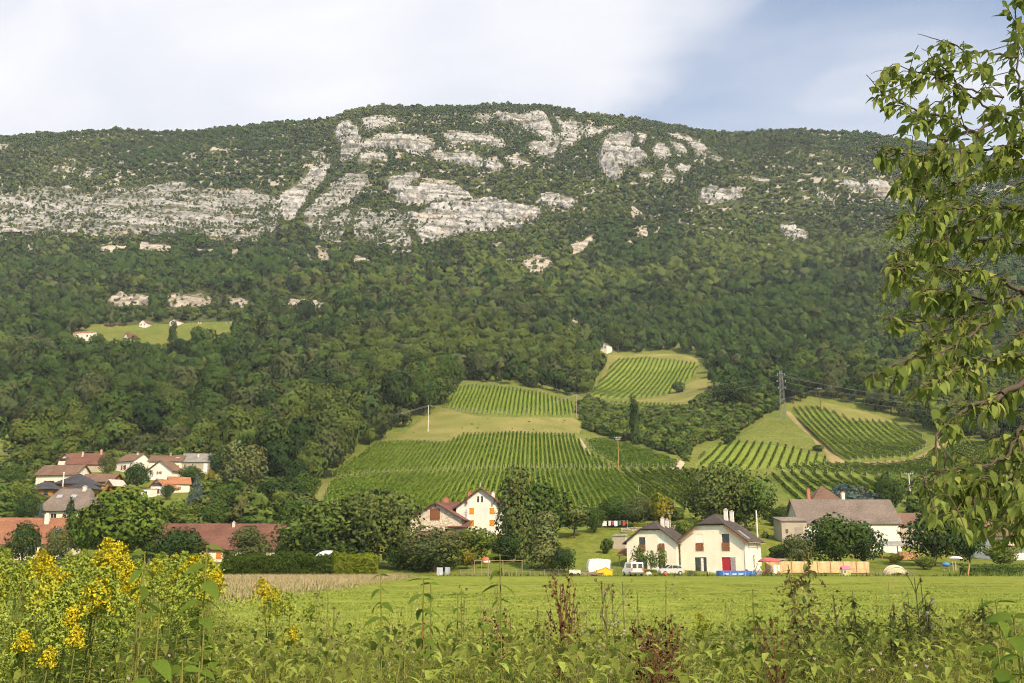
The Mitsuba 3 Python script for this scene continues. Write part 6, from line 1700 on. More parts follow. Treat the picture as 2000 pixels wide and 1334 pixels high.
# stone terrace wall above the lawn: stones laid one by one
k = thing('terrace_wall', 'low dry stone wall above the lawn behind the smaller cream house', 'wall')
q0, q1 = on_land(1212, 1040)[0], on_land(1322, 1034)[0]
L = np.linalg.norm(q1 - q0)
for r_ in range(3):
    x = 0.0
    while x < L:
        w = rng.uniform(0.4, 0.8)
        c = q0 + (q1 - q0) * (x / L)
        put(pkey(k, 'stone'), MB().ell([c[0] + w / 2, c[1] + rng.uniform(-0.05, 0.05), c[2] + 0.12 + r_ * 0.3], [w / 2, 0.25, 0.17], np.array([0.38, 0.35, 0.29]) * rng.uniform(0.8, 1.2), 1, 0.5, int(x * 10)), 'mat_paint', color=True)
        x += w
# pale things under the huge trees
composite('camper', 'white camper trailer half hidden under the huge trees, left of two', 'trailer', [('body', MB().solid(side_profile([(-1.6, 0.5), (1.6, 0.5), (1.7, 1.4), (1.4, 2.4), (-1.2, 2.4), (-1.7, 1.5)], 1.9, 0.1), (0.70, 0.69, 0.66))), ('window', MB().box(-0.6, 0.5, -0.98, -0.95, 1.4, 1.95, (0.06, 0.07, 0.08))), *[('wheel', MB().tube([[0, y - 0.1, 0.3], [0, y + 0.1, 0.3]], 0.3, 12, (0.02, 0.02, 0.02))) for y in (-0.9, 0.9)]], 1390, 219, 10)
composite('camper', 'white camper trailer half hidden under the huge trees, right of two', 'trailer', [('body', MB().solid(side_profile([(-1.9, 0.5), (1.9, 0.5), (1.95, 1.5), (1.6, 2.3), (-1.5, 2.3), (-1.9, 1.4)], 1.9, 0.1), (0.68, 0.67, 0.65))), ('window', MB().box(-0.9, 0.2, -0.98, -0.95, 1.3, 1.8, (0.06, 0.07, 0.08))), *[('wheel', MB().tube([[0, y - 0.1, 0.3], [0, y + 0.1, 0.3]], 0.3, 12, (0.02, 0.02, 0.02))) for y in (-0.9, 0.9)]], 1427, 214, -6)
simple('yellow_canoe', 'yellow canoe lying beside the left camper', 'canoe', MB().ell([0, 0, 0.3], [1.3, 0.35, 0.26], (0.72, 0.45, 0.02), 2), 1373, 218, 4)
# pale blue cover behind the hedge
n = 16
t = np.linspace(0, np.pi, n)
dome = m3.Manifold.sphere(1.0, 40).scale([2.05, 1.35, 1.25]).trim_by_plane([0, 0, 1], 0.0).translate([0, 0, 2.45])
composite('domed_shelter', 'pale blue domed shelter rising behind the dark hedge', 'shelter', [('cover', MB().solid(dome, (0.50, 0.56, 0.63))), *[('leg', MB().tube([[x, y, 0], [x, y, 2.7]], 0.04, 6, (0.5, 0.5, 0.5))) for x in (-1.8, 1.8) for y in (-0.8, 0.8)]], 640, 156.5)
cloth('pale blue sheet hanging under the feathery shrub, left of two', 859, 152.5, 0.9, 1.15, 0.1, (0.40, 0.44, 0.50), rz=10)
cloth('pale blue sheet hanging under the feathery shrub, right of two', 874, 152.5, 0.8, 1.2, 0.1, (0.36, 0.41, 0.48), rz=-12)
# garden pergola, mesh fence, ball
a = at(926, 153)
parts = [('beam', MB().box(0, 7.1, -0.05, 0.05, 2.2, 2.3, (0.26, 0.21, 0.14)))]
for x in (0.05, 1.1, 2.1, 4.2, 7.0): parts.append(('post', MB().box(x - 0.05, x + 0.05, -0.04, 0.06, -0.2, 2.2, (0.26, 0.21, 0.14))))
composite('pergola', 'thin wooden pergola frame at the meadow edge below the farmhouse', 'pergola', parts, 926, 153)
composite('beach_tent', 'red and white striped pop up tent behind the pergola', 'tent', [('stripe', MB().ell([0, 0, 0.75], [0.62, 0.5, 0.62], (0.60, 0.14, 0.07), 2)), ('stripe', MB().ell([0.12, -0.05, 0.5], [0.66, 0.5, 0.34], (0.66, 0.6, 0.58), 2))], 948, 165, z=0.5)
for nm, x0, x1, Y, lab in (('mesh_fence', 900, 1100, 151.0, 'thin grey wire mesh fence at the meadow edge below the farmhouse'), ('mesh_fence', 1192, 1222, 152.8, 'dark green mesh fence left of the white van'), ('mesh_fence', 1640, 1790, 152.0, 'low grey picket fence before the tent')):
    a, b = at(x0, Y), at(x1, Y)
    L, h = b[0] - a[0], 1.9 if x0 == 1192 else 1.0
    c = (0.03, 0.07, 0.05) if x0 == 1192 else (0.35, 0.32, 0.27)
    k = thing(nm, lab, 'fence')
    for x in np.arange(0, L + 0.1, 2.0 if L > 5 else 1.0): put(pkey(k, 'post'), MB().tube([[a[0] + x, a[1], -0.1], [a[0] + x, a[1], h]], 0.03, 5, c), 'mat_paint', color=True, normals=True)
    m = MB()
    for z in np.linspace(0.1, h - 0.05, 5): m.tube([[a[0], a[1], z], [b[0], b[1], z]], 0.006, 3, c, False)
    for x in np.arange(0, L, 0.14): m.tube([[a[0] + x, a[1], 0.05], [a[0] + x, a[1], h - 0.05]], 0.006, 3, c, False)
    kk = pkey(k, 'mesh')
    put(kk, m, 'mat_paint', color=True, normals=True)
    labels[kk] = {'kind': 'stuff'}

# ------------------------------------------------------------------ the meadow's grass and the dry hay strip
rng = np.random.default_rng(77)


def flat_at(px, py):
    r, y, z = pix_dir(px, py)
    t = EYE / -z
    return np.stack([r * t, y * t], -1)


def blades(mb, xy, h, w, col, lean=0.35, z0=0.0, segs=1):
    n = len(xy)
    a = rng.uniform(0, 2 * np.pi, n)
    d = np.column_stack([np.cos(a), np.sin(a), 0 * a])
    s = np.column_stack([-np.sin(a), np.cos(a), 0 * a])
    b = np.column_stack([xy, np.full(n, z0)]) if np.ndim(z0) == 0 else np.column_stack([xy, z0])
    h = np.broadcast_to(h, (n,))[:, None]
    w = np.broadcast_to(w, (n,))[:, None]
    ln = rng.uniform(0.1, lean, (n, 1)) * h
    tip = b + d * ln * 1.6 + [0, 0, 1] * h
    nn = d * 0.5 + [0, -0.35, 0.9]
    nn = nn / np.linalg.norm(nn, axis=1, keepdims=True)
    if segs == 1:
        v = np.stack([b - s * w / 2, b + s * w / 2, tip], 1)
        f = np.arange(n * 3).reshape(-1, 3)
        k = 3
    else:
        m = b + d * ln * 0.5 + [0, 0, 1] * h * 0.6
        v = np.stack([b - s * w / 2, b + s * w / 2, m + s * w * 0.4, m - s * w * 0.4, tip], 1)
        o = np.arange(n)[:, None] * 5
        f = np.vstack([o + [0, 1, 2], o + [0, 2, 3], o + [3, 2, 4]])
        k = 5
    return mb.add(v.reshape(-1, 3), f, np.repeat(col, k, 0), np.repeat(nn, k, 0))


def tones(base, n, var=0.25, warm=0.08):
    t = rng.uniform(1 - var, 1 + var, (n, 1))
    w = rng.normal(0, warm, n)
    return np.clip(np.asarray(base) * t * np.column_stack([1 + w, np.ones(n), 1 - w]), 0.004, 0.9)


labels['meadow_grass'] = {'label': 'short bright green meadow grass', 'category': 'grass', 'kind': 'stuff'}
MG, MG2 = [], []
for i in range(4):
    mb = MB()
    blades(mb, rng.uniform(-0.85, 0.85, (260, 2)), rng.uniform(0.02, 0.075, 260), rng.uniform(0.012, 0.03, 260), tones((0.240, 0.295, 0.064), 260, 0.3, 0.12), 0.6)
    MG.append(group_of(f'grp_meadow_{i}', {'grass': (mb, 'mat_leaf')}))
    mb = MB()
    blades(mb, rng.uniform(-1.7, 1.7, (320, 2)), rng.uniform(0.02, 0.06, 320), rng.uniform(0.03, 0.07, 320), tones((0.240, 0.295, 0.064), 320, 0.3, 0.12), 0.6)
    MG2.append(group_of(f'grp_meadow2_{i}', {'grass': (mb, 'mat_leaf')}))
n_ = 0
y = 11.0
while y < 152:
    d = 1.5 if y < 42 else 3.0
    for x in np.arange(-0.56 * y - 1, 0.56 * y + 1, d):
        if rng.uniform() < (y - 30) / 70: continue
        n_ += 1
        inst(f'meadow_grass__{n_:04d}', (MG if d < 2 else MG2)[rng.integers(4)], rotz(rng.uniform(0, 6.28), x + rng.uniform(-.3, .3), y + rng.uniform(-.3, .3), 0.02))
    y += d
hay = Polygon(flat_at(np.array([380, 440, 735, 770, 838, 850, 790, 700, 600, 520, 430, 340]), np.array([1122, 1121, 1121, 1118, 1117, 1122, 1135, 1152, 1162, 1178, 1192, 1196.0])))
x0, y0, x1, y1 = hay.bounds
g = np.stack(np.meshgrid(np.arange(x0, x1, 0.5), np.arange(y0, y1, 0.62)), -1).reshape(-1, 2)
g = g + rng.uniform(-0.3, 0.3, g.shape)
edge = shapely.distance(hay.exterior, shapely.points(g))
dens = meshkit.fbm(np.column_stack([g / 5.0, 0 * g[:, 0]]), 3, 61)
g = g[inside(hay, g) & (rng.uniform(size=len(g)) < np.clip(edge / 3 - 0.1 + dens * 0.5, 0, 1))]
mb = MB()
for k in range(7):
    q = g + rng.normal(0, 0.16, g.shape)
    ed = shapely.distance(hay.exterior, shapely.points(q))
    gr = rng.uniform(size=len(q)) < 0.16 + 0.6 * np.exp(-ed / 2.2)
    col = np.where(gr[:, None], tones((0.16, 0.18, 0.05), len(q)), tones((0.38, 0.31, 0.20), len(q), 0.15, 0.05))
    blades(mb, q, rng.uniform(0.2, 0.5, len(q)) * (0.35 + 0.65 * np.clip(ed / 4, 0, 1)), rng.uniform(0.02, 0.045, len(q)), col, 0.4)
labels['dry_grass'] = {'label': 'strip of tall dry tan grass before the dark hedge', 'category': 'grass', 'kind': 'stuff'}
put('dry_grass', mb, 'mat_leaf', color=True, normals=True)
# rough green weeds where the meadow meets the gardens
mb = MB()
xs = rng.uniform(-95, 100, 5200)
ys = 150.2 + rng.normal(0, 0.9, 5200) + 2.2 * (meshkit.noise(np.column_stack([xs / 7, 0 * xs, 0 * xs]), 3))
blades(mb, np.column_stack([xs, ys]), rng.uniform(0.15, 0.75, 5200) * (0.3 + 1.2 * meshkit.noise(np.column_stack([xs / 4, 0 * xs + 3, 0 * xs]), 9)), rng.uniform(0.06, 0.16, 5200), tones((0.11, 0.14, 0.03), 5200, 0.4, 0.15), 0.5)
labels['rough_grass'] = {'label': 'fringe of rough grass along the far edge of the meadow', 'category': 'grass', 'kind': 'stuff'}
put('rough_grass', mb, 'mat_leaf', color=True, normals=True)


# ------------------------------------------------------------------ leaves and weeds close to the camera
def leaf_shape(L, W, droop=0.35, fold=0.25, col=(0.1, 0.15, 0.03), n=5, point=1.0, wave=0.0):
    """A leaf from its stalk at the origin along +x, blade in xy, face up (+z)."""
    t = np.linspace(0, 1, n + 1)
    x = L * (np.sin(t * droop) / droop if droop else t)
    z = -L * (1 - np.cos(t * droop)) / max(droop, 1e-6) if droop else 0 * t
    w = W / 2 * np.sin(np.pi * np.clip(t, 0, 1) ** 0.75) ** 0.85 * (1 - 0.25 * point * t)
    w[0], w[-1] = W * 0.03, 0.0
    mid = np.column_stack([x, 0 * x, z])
    up = np.array([0, 0, 1.0])
    lft = mid + np.column_stack([0 * x, w, fold * w + wave * np.sin(t * 9) * w])
    rgt = mid + np.column_stack([0 * x, -w, fold * w + wave * np.cos(t * 8) * w])
    v = np.vstack([lft, mid, rgt])
    k = n + 1
    f = []
    for i in range(n):
        for a, b in ((0, k), (k, 2 * k)):
            f += [[a + i, b + i, b + i + 1], [a + i, b + i + 1, a + i + 1]]
    f = np.array(f)
    fn = np.zeros_like(v)
    c = np.cross(v[f[:, 1]] - v[f[:, 0]], v[f[:, 2]] - v[f[:, 0]])
    for j in range(3): np.add.at(fn, f[:, j], c)
    fn /= np.linalg.norm(fn, axis=1, keepdims=True) + 1e-12
    fn[fn[:, 2] < 0] *= -1
    return v, f, fn, np.asarray(col, float)


def frame_of(d, up):
    """Columns: along d, sideways, facing up."""
    d = d / np.linalg.norm(d)
    s = np.cross(up, d)
    s /= np.linalg.norm(s) + 1e-9
    return np.column_stack([d, s, np.cross(d, s)])


def add_leaf(mb, shape, p, R, s=1.0, tone=1.0):
    v, f, nn, c = shape
    return mb.add(v * s @ R.T + p, f, np.clip(c * tone, 0, 0.9), nn @ R.T)


# --- the cherry tree at the right: trunk outside the picture, limbs reaching in
def near(px, py, Y):
    r, y, z = pix_dir(px, py)
    return np.array([r / y * Y, Y, EYE + z / y * Y])


CH = (0.215, 0.265, 0.070)
CH_LEAVES = [leaf_shape(0.105 * s, 0.054 * s, dr_, fo, np.array(CH) * c * np.array([w, 1, 1]), 6, 1.0, 0.06) for s, dr_, fo, c, w in ((1.0, 0.5, 0.2, 1.0, 0.95), (0.92, 0.9, 0.35, 1.2, 0.95), (1.1, 0.3, 0.15, 0.75, 0.9), (0.85, 1.1, 0.5, 1.05, 1.0), (1.0, 0.7, 0.65, 0.9, 0.95), (0.95, 0.6, 0.3, 1.4, 1.05))]
for i, (v, f, nn, c) in enumerate(CH_LEAVES): CH_LEAVES[i] = (v, f, nn, c)
for i, s in enumerate(CH_LEAVES):
    mb = MB().add(s[0], s[1], s[3], s[2])
    group_of(f'grp_cherry_leaf_{i}', {'leaf': (mb, 'mat_thin')})
BR = [  # pixels of a limb from its thick end, distance at both ends, thickness
    ([(2060, 320), (2000, 262), (1945, 216)], 6.3, 6.1, .024), ([(1951, 234), (1891, 255), (1870, 237), (1804, 220), (1741, 192), (1692, 146)], 6.1, 5.7, .012), ([(1891, 255), (1855, 273), (1828, 288), (1780, 303), (1690, 286)], 6.0, 5.8, .010),
    ([(2030, 260), (1987, 168), (1987, 105), (1978, -20)], 6.5, 6.4, .013), ([(1987, 111), (1936, 103), (1888, 99), (1850, 85), (1792, 66)], 6.4, 6.1, .009), ([(1960, 190), (1900, 176), (1850, 160), (1770, 135), (1700, 145)], 6.2, 5.9, .008),
    ([(2060, 300), (2000, 282), (1954, 288), (1885, 300), (1800, 330), (1745, 350)], 6.4, 6.0, .012), ([(2050, 330), (1980, 310), (1900, 345), (1820, 370), (1760, 360)], 6.8, 6.4, .010),
    ([(2080, 420), (2000, 410), (1930, 403), (1870, 406), (1800, 415), (1725, 428)], 6.2, 5.6, .014), ([(2080, 440), (1990, 428), (1910, 430), (1830, 470), (1740, 505)], 6.6, 6.2, .011), ([(2060, 500), (1960, 470), (1880, 470), (1800, 500), (1730, 540)], 7.0, 6.6, .010),
    ([(2080, 590), (2000, 574), (1975, 559), (1918, 533), (1861, 524), (1780, 520), (1715, 545)], 6.0, 5.5, .018), ([(2000, 576), (1900, 583), (1816, 559), (1770, 548), (1720, 566)], 6.0, 5.7, .010), ([(1990, 577), (1945, 613), (1900, 652), (1855, 682), (1795, 697), (1729, 724), (1688, 737)], 5.9, 5.2, .013),
    ([(1960, 580), (1870, 619), (1822, 664), (1777, 691)], 6.0, 5.7, .008), ([(1864, 619), (1795, 628), (1744, 625), (1708, 617)], 5.9, 5.6, .007), ([(2070, 690), (2000, 698), (1918, 703), (1850, 730), (1822, 762)], 5.8, 5.4, .010),
    ([(2080, 720), (1975, 760), (1954, 778), (1906, 790), (1850, 830), (1828, 856)], 5.6, 5.3, .026), ([(2080, 780), (2000, 832), (1975, 874), (1930, 907), (1870, 916), (1810, 922), (1768, 964)], 5.8, 5.4, .014), ([(2060, 860), (2000, 930), (1940, 950), (1880, 985), (1830, 1000)], 6.0, 5.8, .012),
    ([(2060, 900), (2010, 980), (1970, 1020), (1930, 1050)], 5.6, 5.5, .012), ([(2060, 640), (1990, 650), (1930, 690), (1900, 730)], 6.4, 6.2, .010), ([(1930, 907), (1900, 950), (1880, 1010)], 5.6, 5.5, .007), ([(1945, 216), (1900, 190), (1840, 130), (1800, 95)], 6.1, 6.0, .008)]
cherry = thing('cherry_tree', 'cherry tree hanging its branches into the right edge, close to the camera', 'tree')
TRX, TRY = 4.35, 6.9
put(pkey(cherry, 'trunk'), MB().tube([[TRX + .1, TRY, -0.2], [TRX, TRY, 1.2], [TRX - .1, TRY - .1, 2.6], [TRX + .05, TRY - .1, 4.4], [TRX, TRY, 6.6]], [0.17, 0.14, 0.12, 0.08, 0.03], 10, (0.10, 0.075, 0.06)), 'mat_leaf', color=True, normals=True)
limbs = []
for pix, Ya, Yb, r in BR:
    pts = np.array([near(px, py, Ya + (Yb - Ya) * i / (len(pix) - 1)) for i, (px, py) in enumerate(pix)])
    if pix[0][0] >= 2030:
        pts = np.vstack([[TRX, TRY - 0.1, min(max(pts[0][2] - 0.5, 1.0), 6.0)], pts])
    t = np.linspace(0, 1, len(pts))
    fine = PchipInterpolator(t, pts, axis=0)(np.linspace(0, 1, 4 * len(pts)))
    fine[1:-1] += rng.normal(0, 0.008, (len(fine) - 2, 3))
    put(pkey(cherry, 'branch'), MB().tube(fine, np.linspace(r * 1.0, r * 0.2, len(fine)), 6, (0.105, 0.088, 0.072)), 'mat_leaf', color=True, normals=True)
    limbs.append(fine)
allpts = np.vstack(limbs)
sprays = []
for fine in limbs:
    seg = np.linalg.norm(np.diff(fine, axis=0), axis=1)
    L = np.concatenate([[0], np.cumsum(seg)])
    for s in np.arange(L[-1] * 0.25, L[-1], 0.039):
        i = min(np.searchsorted(L, s), len(fine) - 1)
        p = fine[i]
        if p[0] / p[1] > 0.62: continue
        d = fine[i] - fine[i - 1]
        sprays.append((p, d / np.linalg.norm(d)))
REG = Polygon([(1985, -20), (2060, -20), (2060, 1080), (1950, 1062), (1890, 1024), (1805, 1000), (1775, 955), (1835, 900), (1800, 860), (1850, 800), (1760, 770), (1790, 700), (1870, 640), (1760, 560), (1750, 500), (1745, 430), (1800, 370), (1760, 320), (1740, 260), (1800, 215), (1770, 150), (1820, 90), (1900, 100), (1950, 60)])
x0, y0, x1, y1 = REG.bounds
q = rng.uniform([x0, y0], [x1, y1], (900, 2))
q = q[inside(REG, q)]
gapn = meshkit.fbm(np.column_stack([q / 70, 0 * q[:, 0]]), 2, 71)
q = q[(gapn > 0.45) | (q[:, 1] > 860)][:250]
for px, py in q: sprays.append((near(px, py, rng.uniform(5.3, 7.2)), np.array([-0.8, -0.2, -0.25])))
q = rng.uniform([1790, 890], [2050, 1045], (150, 2))
for px, py in q[inside(REG, q)]: sprays.append((near(px, py, rng.uniform(5.0, 6.8)), np.array([-0.6, -0.2, -0.5])))
tw, leaves = MB(), []
for p, d in sprays:
    dd = d + rng.normal(0, 0.55, 3) + [-0.15, 0, -0.05]
    dd /= np.linalg.norm(dd)
    if float(meshkit.fbm((p * [2.6, 1.5, 2.6])[None], 2, 73)[0]) < 0.385: continue
    L = rng.uniform(0.07, 0.22)
    tx, ty = project(p + dd * L)
    if tx < 6 + np.interp(ty, [0, 60, 150, 230, 300, 380, 430, 540, 620, 660, 730, 800, 870, 920, 965, 1000, 1060, 1075], [1935, 1790, 1690, 1688, 1685, 1760, 1715, 1710, 1700, 1790, 1680, 1800, 1835, 1805, 1775, 1800, 1925, 2100]): continue
    mid, tip = p + dd * L * 0.55, p + dd * L + [0, 0, -0.04]
    j = np.argmin(((allpts - p) ** 2).sum(1))
    root = allpts[j] if ((allpts[j] - p) ** 2).sum() < 0.07 else p
    tw.tube([root, p, mid, tip] if root is not p else [p, mid, tip], 0.0032, 4, (0.12, 0.10, 0.07), False)
    for k in range(rng.integers(4, 8)):
        b = p + (tip - p) * (0.2 + 0.8 * k / 6) + rng.normal(0, 0.012, 3)
        a = rng.uniform(0, 6.28)
        dirn = dd * 0.45 + np.array([math.cos(a) * 0.75, math.sin(a) * 0.75, rng.uniform(-1.35, 0.1)])
        upv = np.array([math.cos(a) * 0.5, math.sin(a) * 0.5, 1.0]) + rng.normal(0, 0.3, 3)
        leaves.append((b, frame_of(dirn, upv), rng.uniform(0.55, 1.02), int(rng.integers(6))))
put(pkey(cherry, 'twigs'), tw, 'mat_leaf', color=True, normals=True)
labels[cherry + '__twigs'] = {'kind': 'stuff'}
pos = np.array([l[0] for l in leaves])
ux, uy = project(pos)
size = np.array([l[2] for l in leaves]) / pos[:, 1]
size[(ux > 1990) | (uy < 5)] = 0
top = set(np.argsort(-size)[:300].tolist())
fol = MB()
for i, (b, R, s, v) in enumerate(leaves):
    if i in top:
        m = np.eye(4)
        m[:3, :3], m[:3, 3] = R * s, b
        inst(pkey(cherry, 'leaf'), f'grp_cherry_leaf_{v}', m)
    else: add_leaf(fol, CH_LEAVES[v], b, R, s, rng.uniform(0.85, 1.15))
put(pkey(cherry, 'foliage'), fol, 'mat_thin', color=True, normals=True)
labels[cherry + '__foliage'] = {'kind': 'stuff'}
print('cherry leaves', len(leaves))

# --- goldenrod
GR_LEAF = (0.200, 0.280, 0.060)


def goldenrod(seed, open_, h=1.0, k=1.0):
    r = np.random.default_rng(seed)
    lean = r.normal(0, 0.05, 2)

    def stem_at(t): return np.array([lean[0] * t * t, lean[1] * t * t, t * h])
    st = MB().tube([stem_at(t) for t in np.linspace(0, 0.97, 6)], np.linspace(0.0045, 0.002, 6), 4, (0.16, 0.17, 0.05))
    lv = MB()
    for i in range(74):
        t = 0.22 + 0.66 * i / 74
        a = i * 2.4 + r.normal(0, 0.3)
        L = r.uniform(0.07, 0.125) * (1.15 - 0.5 * t)
        sh = leaf_shape(L, L * 0.17, 0.9, 0.3, np.array(GR_LEAF) * r.uniform(0.7, 1.3), 3)
        add_leaf(lv, sh, stem_at(t), frame_of(np.array([math.cos(a), math.sin(a), 0.45]), np.array([0, 0, 1.0])))
    fl = MB()
    base = np.array((0.46, 0.41, 0.028)) if open_ > 0.6 else np.array((0.36, 0.38, 0.045)) if open_ > 0.3 else np.array((0.27, 0.34, 0.060))
    H = k * r.uniform(0.09, 0.13) * h
    for i in range(22):
        t = 1 - (H / h) * (1 - i / 22)
        a = i * 2.4
        R = k * (0.070 * (1 - i / 22) + 0.014) * r.uniform(0.75, 1.2)
        p0 = stem_at(t)
        n = 44
        s = r.uniform(0, 1, n)
        pp = p0 + np.column_stack([np.cos(a) * R * s, np.sin(a) * R * s, R * (0.75 * s - 0.95 * s ** 2.2)]) + r.normal(0, 0.005, (n, 3)) + [0, 0, 0.004]
        out = np.column_stack([np.full(n, math.cos(a) * 0.4), np.full(n, math.sin(a) * 0.4), np.ones(n)])
        out /= np.linalg.norm(out, axis=1, keepdims=True)
        col = base * r.uniform(0.7, 1.25, (n, 1)) * (1 if r.uniform() > 0.15 else 0.75)
        leaf_tris(fl, r, pp, out, 0.0072, np.clip(col, 0, 0.9), 0.75)
    return st, lv, fl


GOLD = []
for i in range(9):
    st, lv, fl = goldenrod(100 + i, (0.9, 0.4, 0.2, 0.7, 0.1, 0.25, 0.1, 0.95, 0.2)[i])
    GOLD.append(group_of(f'grp_goldenrod_{i}', {'stem': (st, 'mat_leaf'), 'leaves': (lv, 'mat_thin'), 'flower_plume': (fl, 'mat_leaf')}))
for i in range(2):
    st, lv, fl = goldenrod(140 + i, 0.9, 1.0, 0.42)
    GOLD.append(group_of(f'grp_goldenrod_low_{i}', {'stem': (st, 'mat_leaf'), 'leaves': (lv, 'mat_thin'), 'flower_plume': (fl, 'mat_leaf')}))
SHOOT = [group_of(f'grp_shoot_{i}', {'stem': (a, 'mat_leaf'), 'leaves': (b, 'mat_thin')}) for i, (a, b, _) in enumerate(goldenrod(200 + i, 0) for i in range(4))]
GLAB = 'goldenrod with arching yellow plume in the dense stand at the left'
for row, (Y0, Y1, n, lo, hi) in enumerate(((4.6, 6.2, 46, 1120, 1290), (6.2, 8.5, 74, 1088, 1200), (8.5, 12.5, 84, 1078, 1150))):
    for k in range(n):
        Y = rng.uniform(Y0, Y1)
        px = rng.uniform(-60, 432 if row else 400)
        tp = rng.uniform(lo, hi) + 10 * math.sin(px * 0.03)
        hgt = EYE + Y * slope_of(tp)
        p = near(px, 1100, Y)
        if rng.uniform() < np.interp(tp, [1090, 1140, 1180], [0.04, 0.4, 0.8]):
            inst(thing('leafy_shoot', 'flowerless leafy shoot in the goldenrod stand at the left', 'plant', 'flowerless shoots in the goldenrod stand'), SHOOT[rng.integers(4)], mat_tree((p[0], p[1], 0), hgt * 1.06, hgt, rng.uniform(0, 6.28), 0.0))
            continue
        key = thing('goldenrod', GLAB, 'plant', 'goldenrods in the stand at the left')
        inst(key, GOLD[rng.choice(9, p=[.04, .16, .16, .06, .16, .16, .14, .03, .09])], mat_tree((p[0], p[1], 0), hgt * 1.06, hgt, rng.uniform(0, 6.28), 0.0))
for px, tp, Y, v, lab in ((205, 1062, 6.4, 0, 'tallest goldenrod plume, bright yellow, left of two before the big maple'), (222, 1056, 6.5, 7, 'tallest goldenrod plume, bright yellow, right of two before the big maple'), (80, 1078, 6.6, 3, 'goldenrod topping the stand near the left edge'), (425, 1098, 5.6, 1, 'goldenrod at the right end of the stand, under the large leaves'), (355, 1120, 5.2, 9, 'deep yellow goldenrod plume below the large leaved stalk'), (75, 1192, 4.6, 9, 'deep yellow low goldenrod plume near the left edge'), (135, 1235, 4.4, 10, 'deep yellow goldenrod plume low in the stand'), (100, 1242, 4.5, 9, 'deep yellow goldenrod plume left of the lowest pair'), (190, 1200, 4.7, 2, 'broad pale goldenrod plume in the middle of the stand'), (78, 1276, 4.3, 10, 'lowest goldenrod plume near the left bottom corner'),
                           (545, 1132, 7.5, 3, 'goldenrod standing alone in the grass, tallest of the clump'), (560, 1150, 7.4, 1, 'goldenrod in the lone clump, second stem'), (578, 1160, 7.6, 5, 'goldenrod in the lone clump, right stem'), (530, 1168, 7.3, 2, 'goldenrod in the lone clump, left stem'), (600, 1178, 7.5, 8, 'goldenrod at the right side of the lone clump'), (548, 1225, 6.8, 3, 'low goldenrod in front of the lone clump'), (1392, 1200, 8.0, 1, 'single yellow goldenrod in the weeds right of the middle')):
    hgt = EYE + Y * slope_of(tp)
    p = near(px, 1100, Y)
    inst(thing('goldenrod', lab, 'plant'), GOLD[v], mat_tree((p[0], p[1], 0), hgt * 1.0, hgt, rng.uniform(0, 6.28), 0.0))

# --- stalks with big leaves, each leaf a part
BIGL = [leaf_shape(0.125 * s, 0.058 * s, dr_, 0.22, np.array((0.125, 0.195, 0.035)) * c, 6, 1.0, 0.05) for s, dr_, c in ((1.0, 0.6, 1.0), (1.15, 0.9, 1.12), (0.9, 1.2, 0.9), (1.05, 0.4, 0.8))]
for i, s in enumerate(BIGL): group_of(f'grp_stalk_leaf_{i}', {'leaf': (MB().add(s[0], s[1], s[3], s[2]), 'mat_thin')})


def stalk(px, top, Y, lab, n=10, ls=1.0, step=0.085, start=0.0, red=False, group=None):
    hgt = EYE + Y * slope_of(top)
    p = near(px, 1100, Y)
    base = np.array([p[0], p[1], 0.0])
    lean = rng.normal(0, 0.03, 2)
    k = thing('tall_weed', lab, 'plant', group)
    tip = base + [lean[0], lean[1], hgt]
    put(pkey(k, 'stem'), MB().tube([base, base + (tip - base) * 0.5 + [0.01, 0, 0], tip], [0.006, 0.005, 0.003], 5, (0.22, 0.15, 0.06) if red else (0.20, 0.20, 0.06)), 'mat_leaf', color=True, normals=True)
    n += 2
    for i in range(n):
        z = hgt - 0.01 - (i // 2) * step * 0.85 - start
        a = (i % 2) * math.pi + (i // 2) * 1.25 + rng.normal(0, 0.25)
        b = base + (tip - base) * (z / hgt)
        d = np.array([1.3 * math.cos(a), math.sin(a), 0.2 - 0.11 * min(i, 4)])
        m = np.eye(4)
        m[:3, :3] = frame_of(d, np.array([0, -0.25, 1.0]) + rng.normal(0, 0.3, 3)) * 0.80 * ls * rng.uniform(0.75, 1.1) * (0.7 + 0.3 * min(i / 3, 1))
        m[:3, 3] = b
        inst(pkey(k, 'leaf'), f'grp_stalk_leaf_{rng.integers(4)}', m)
    return k


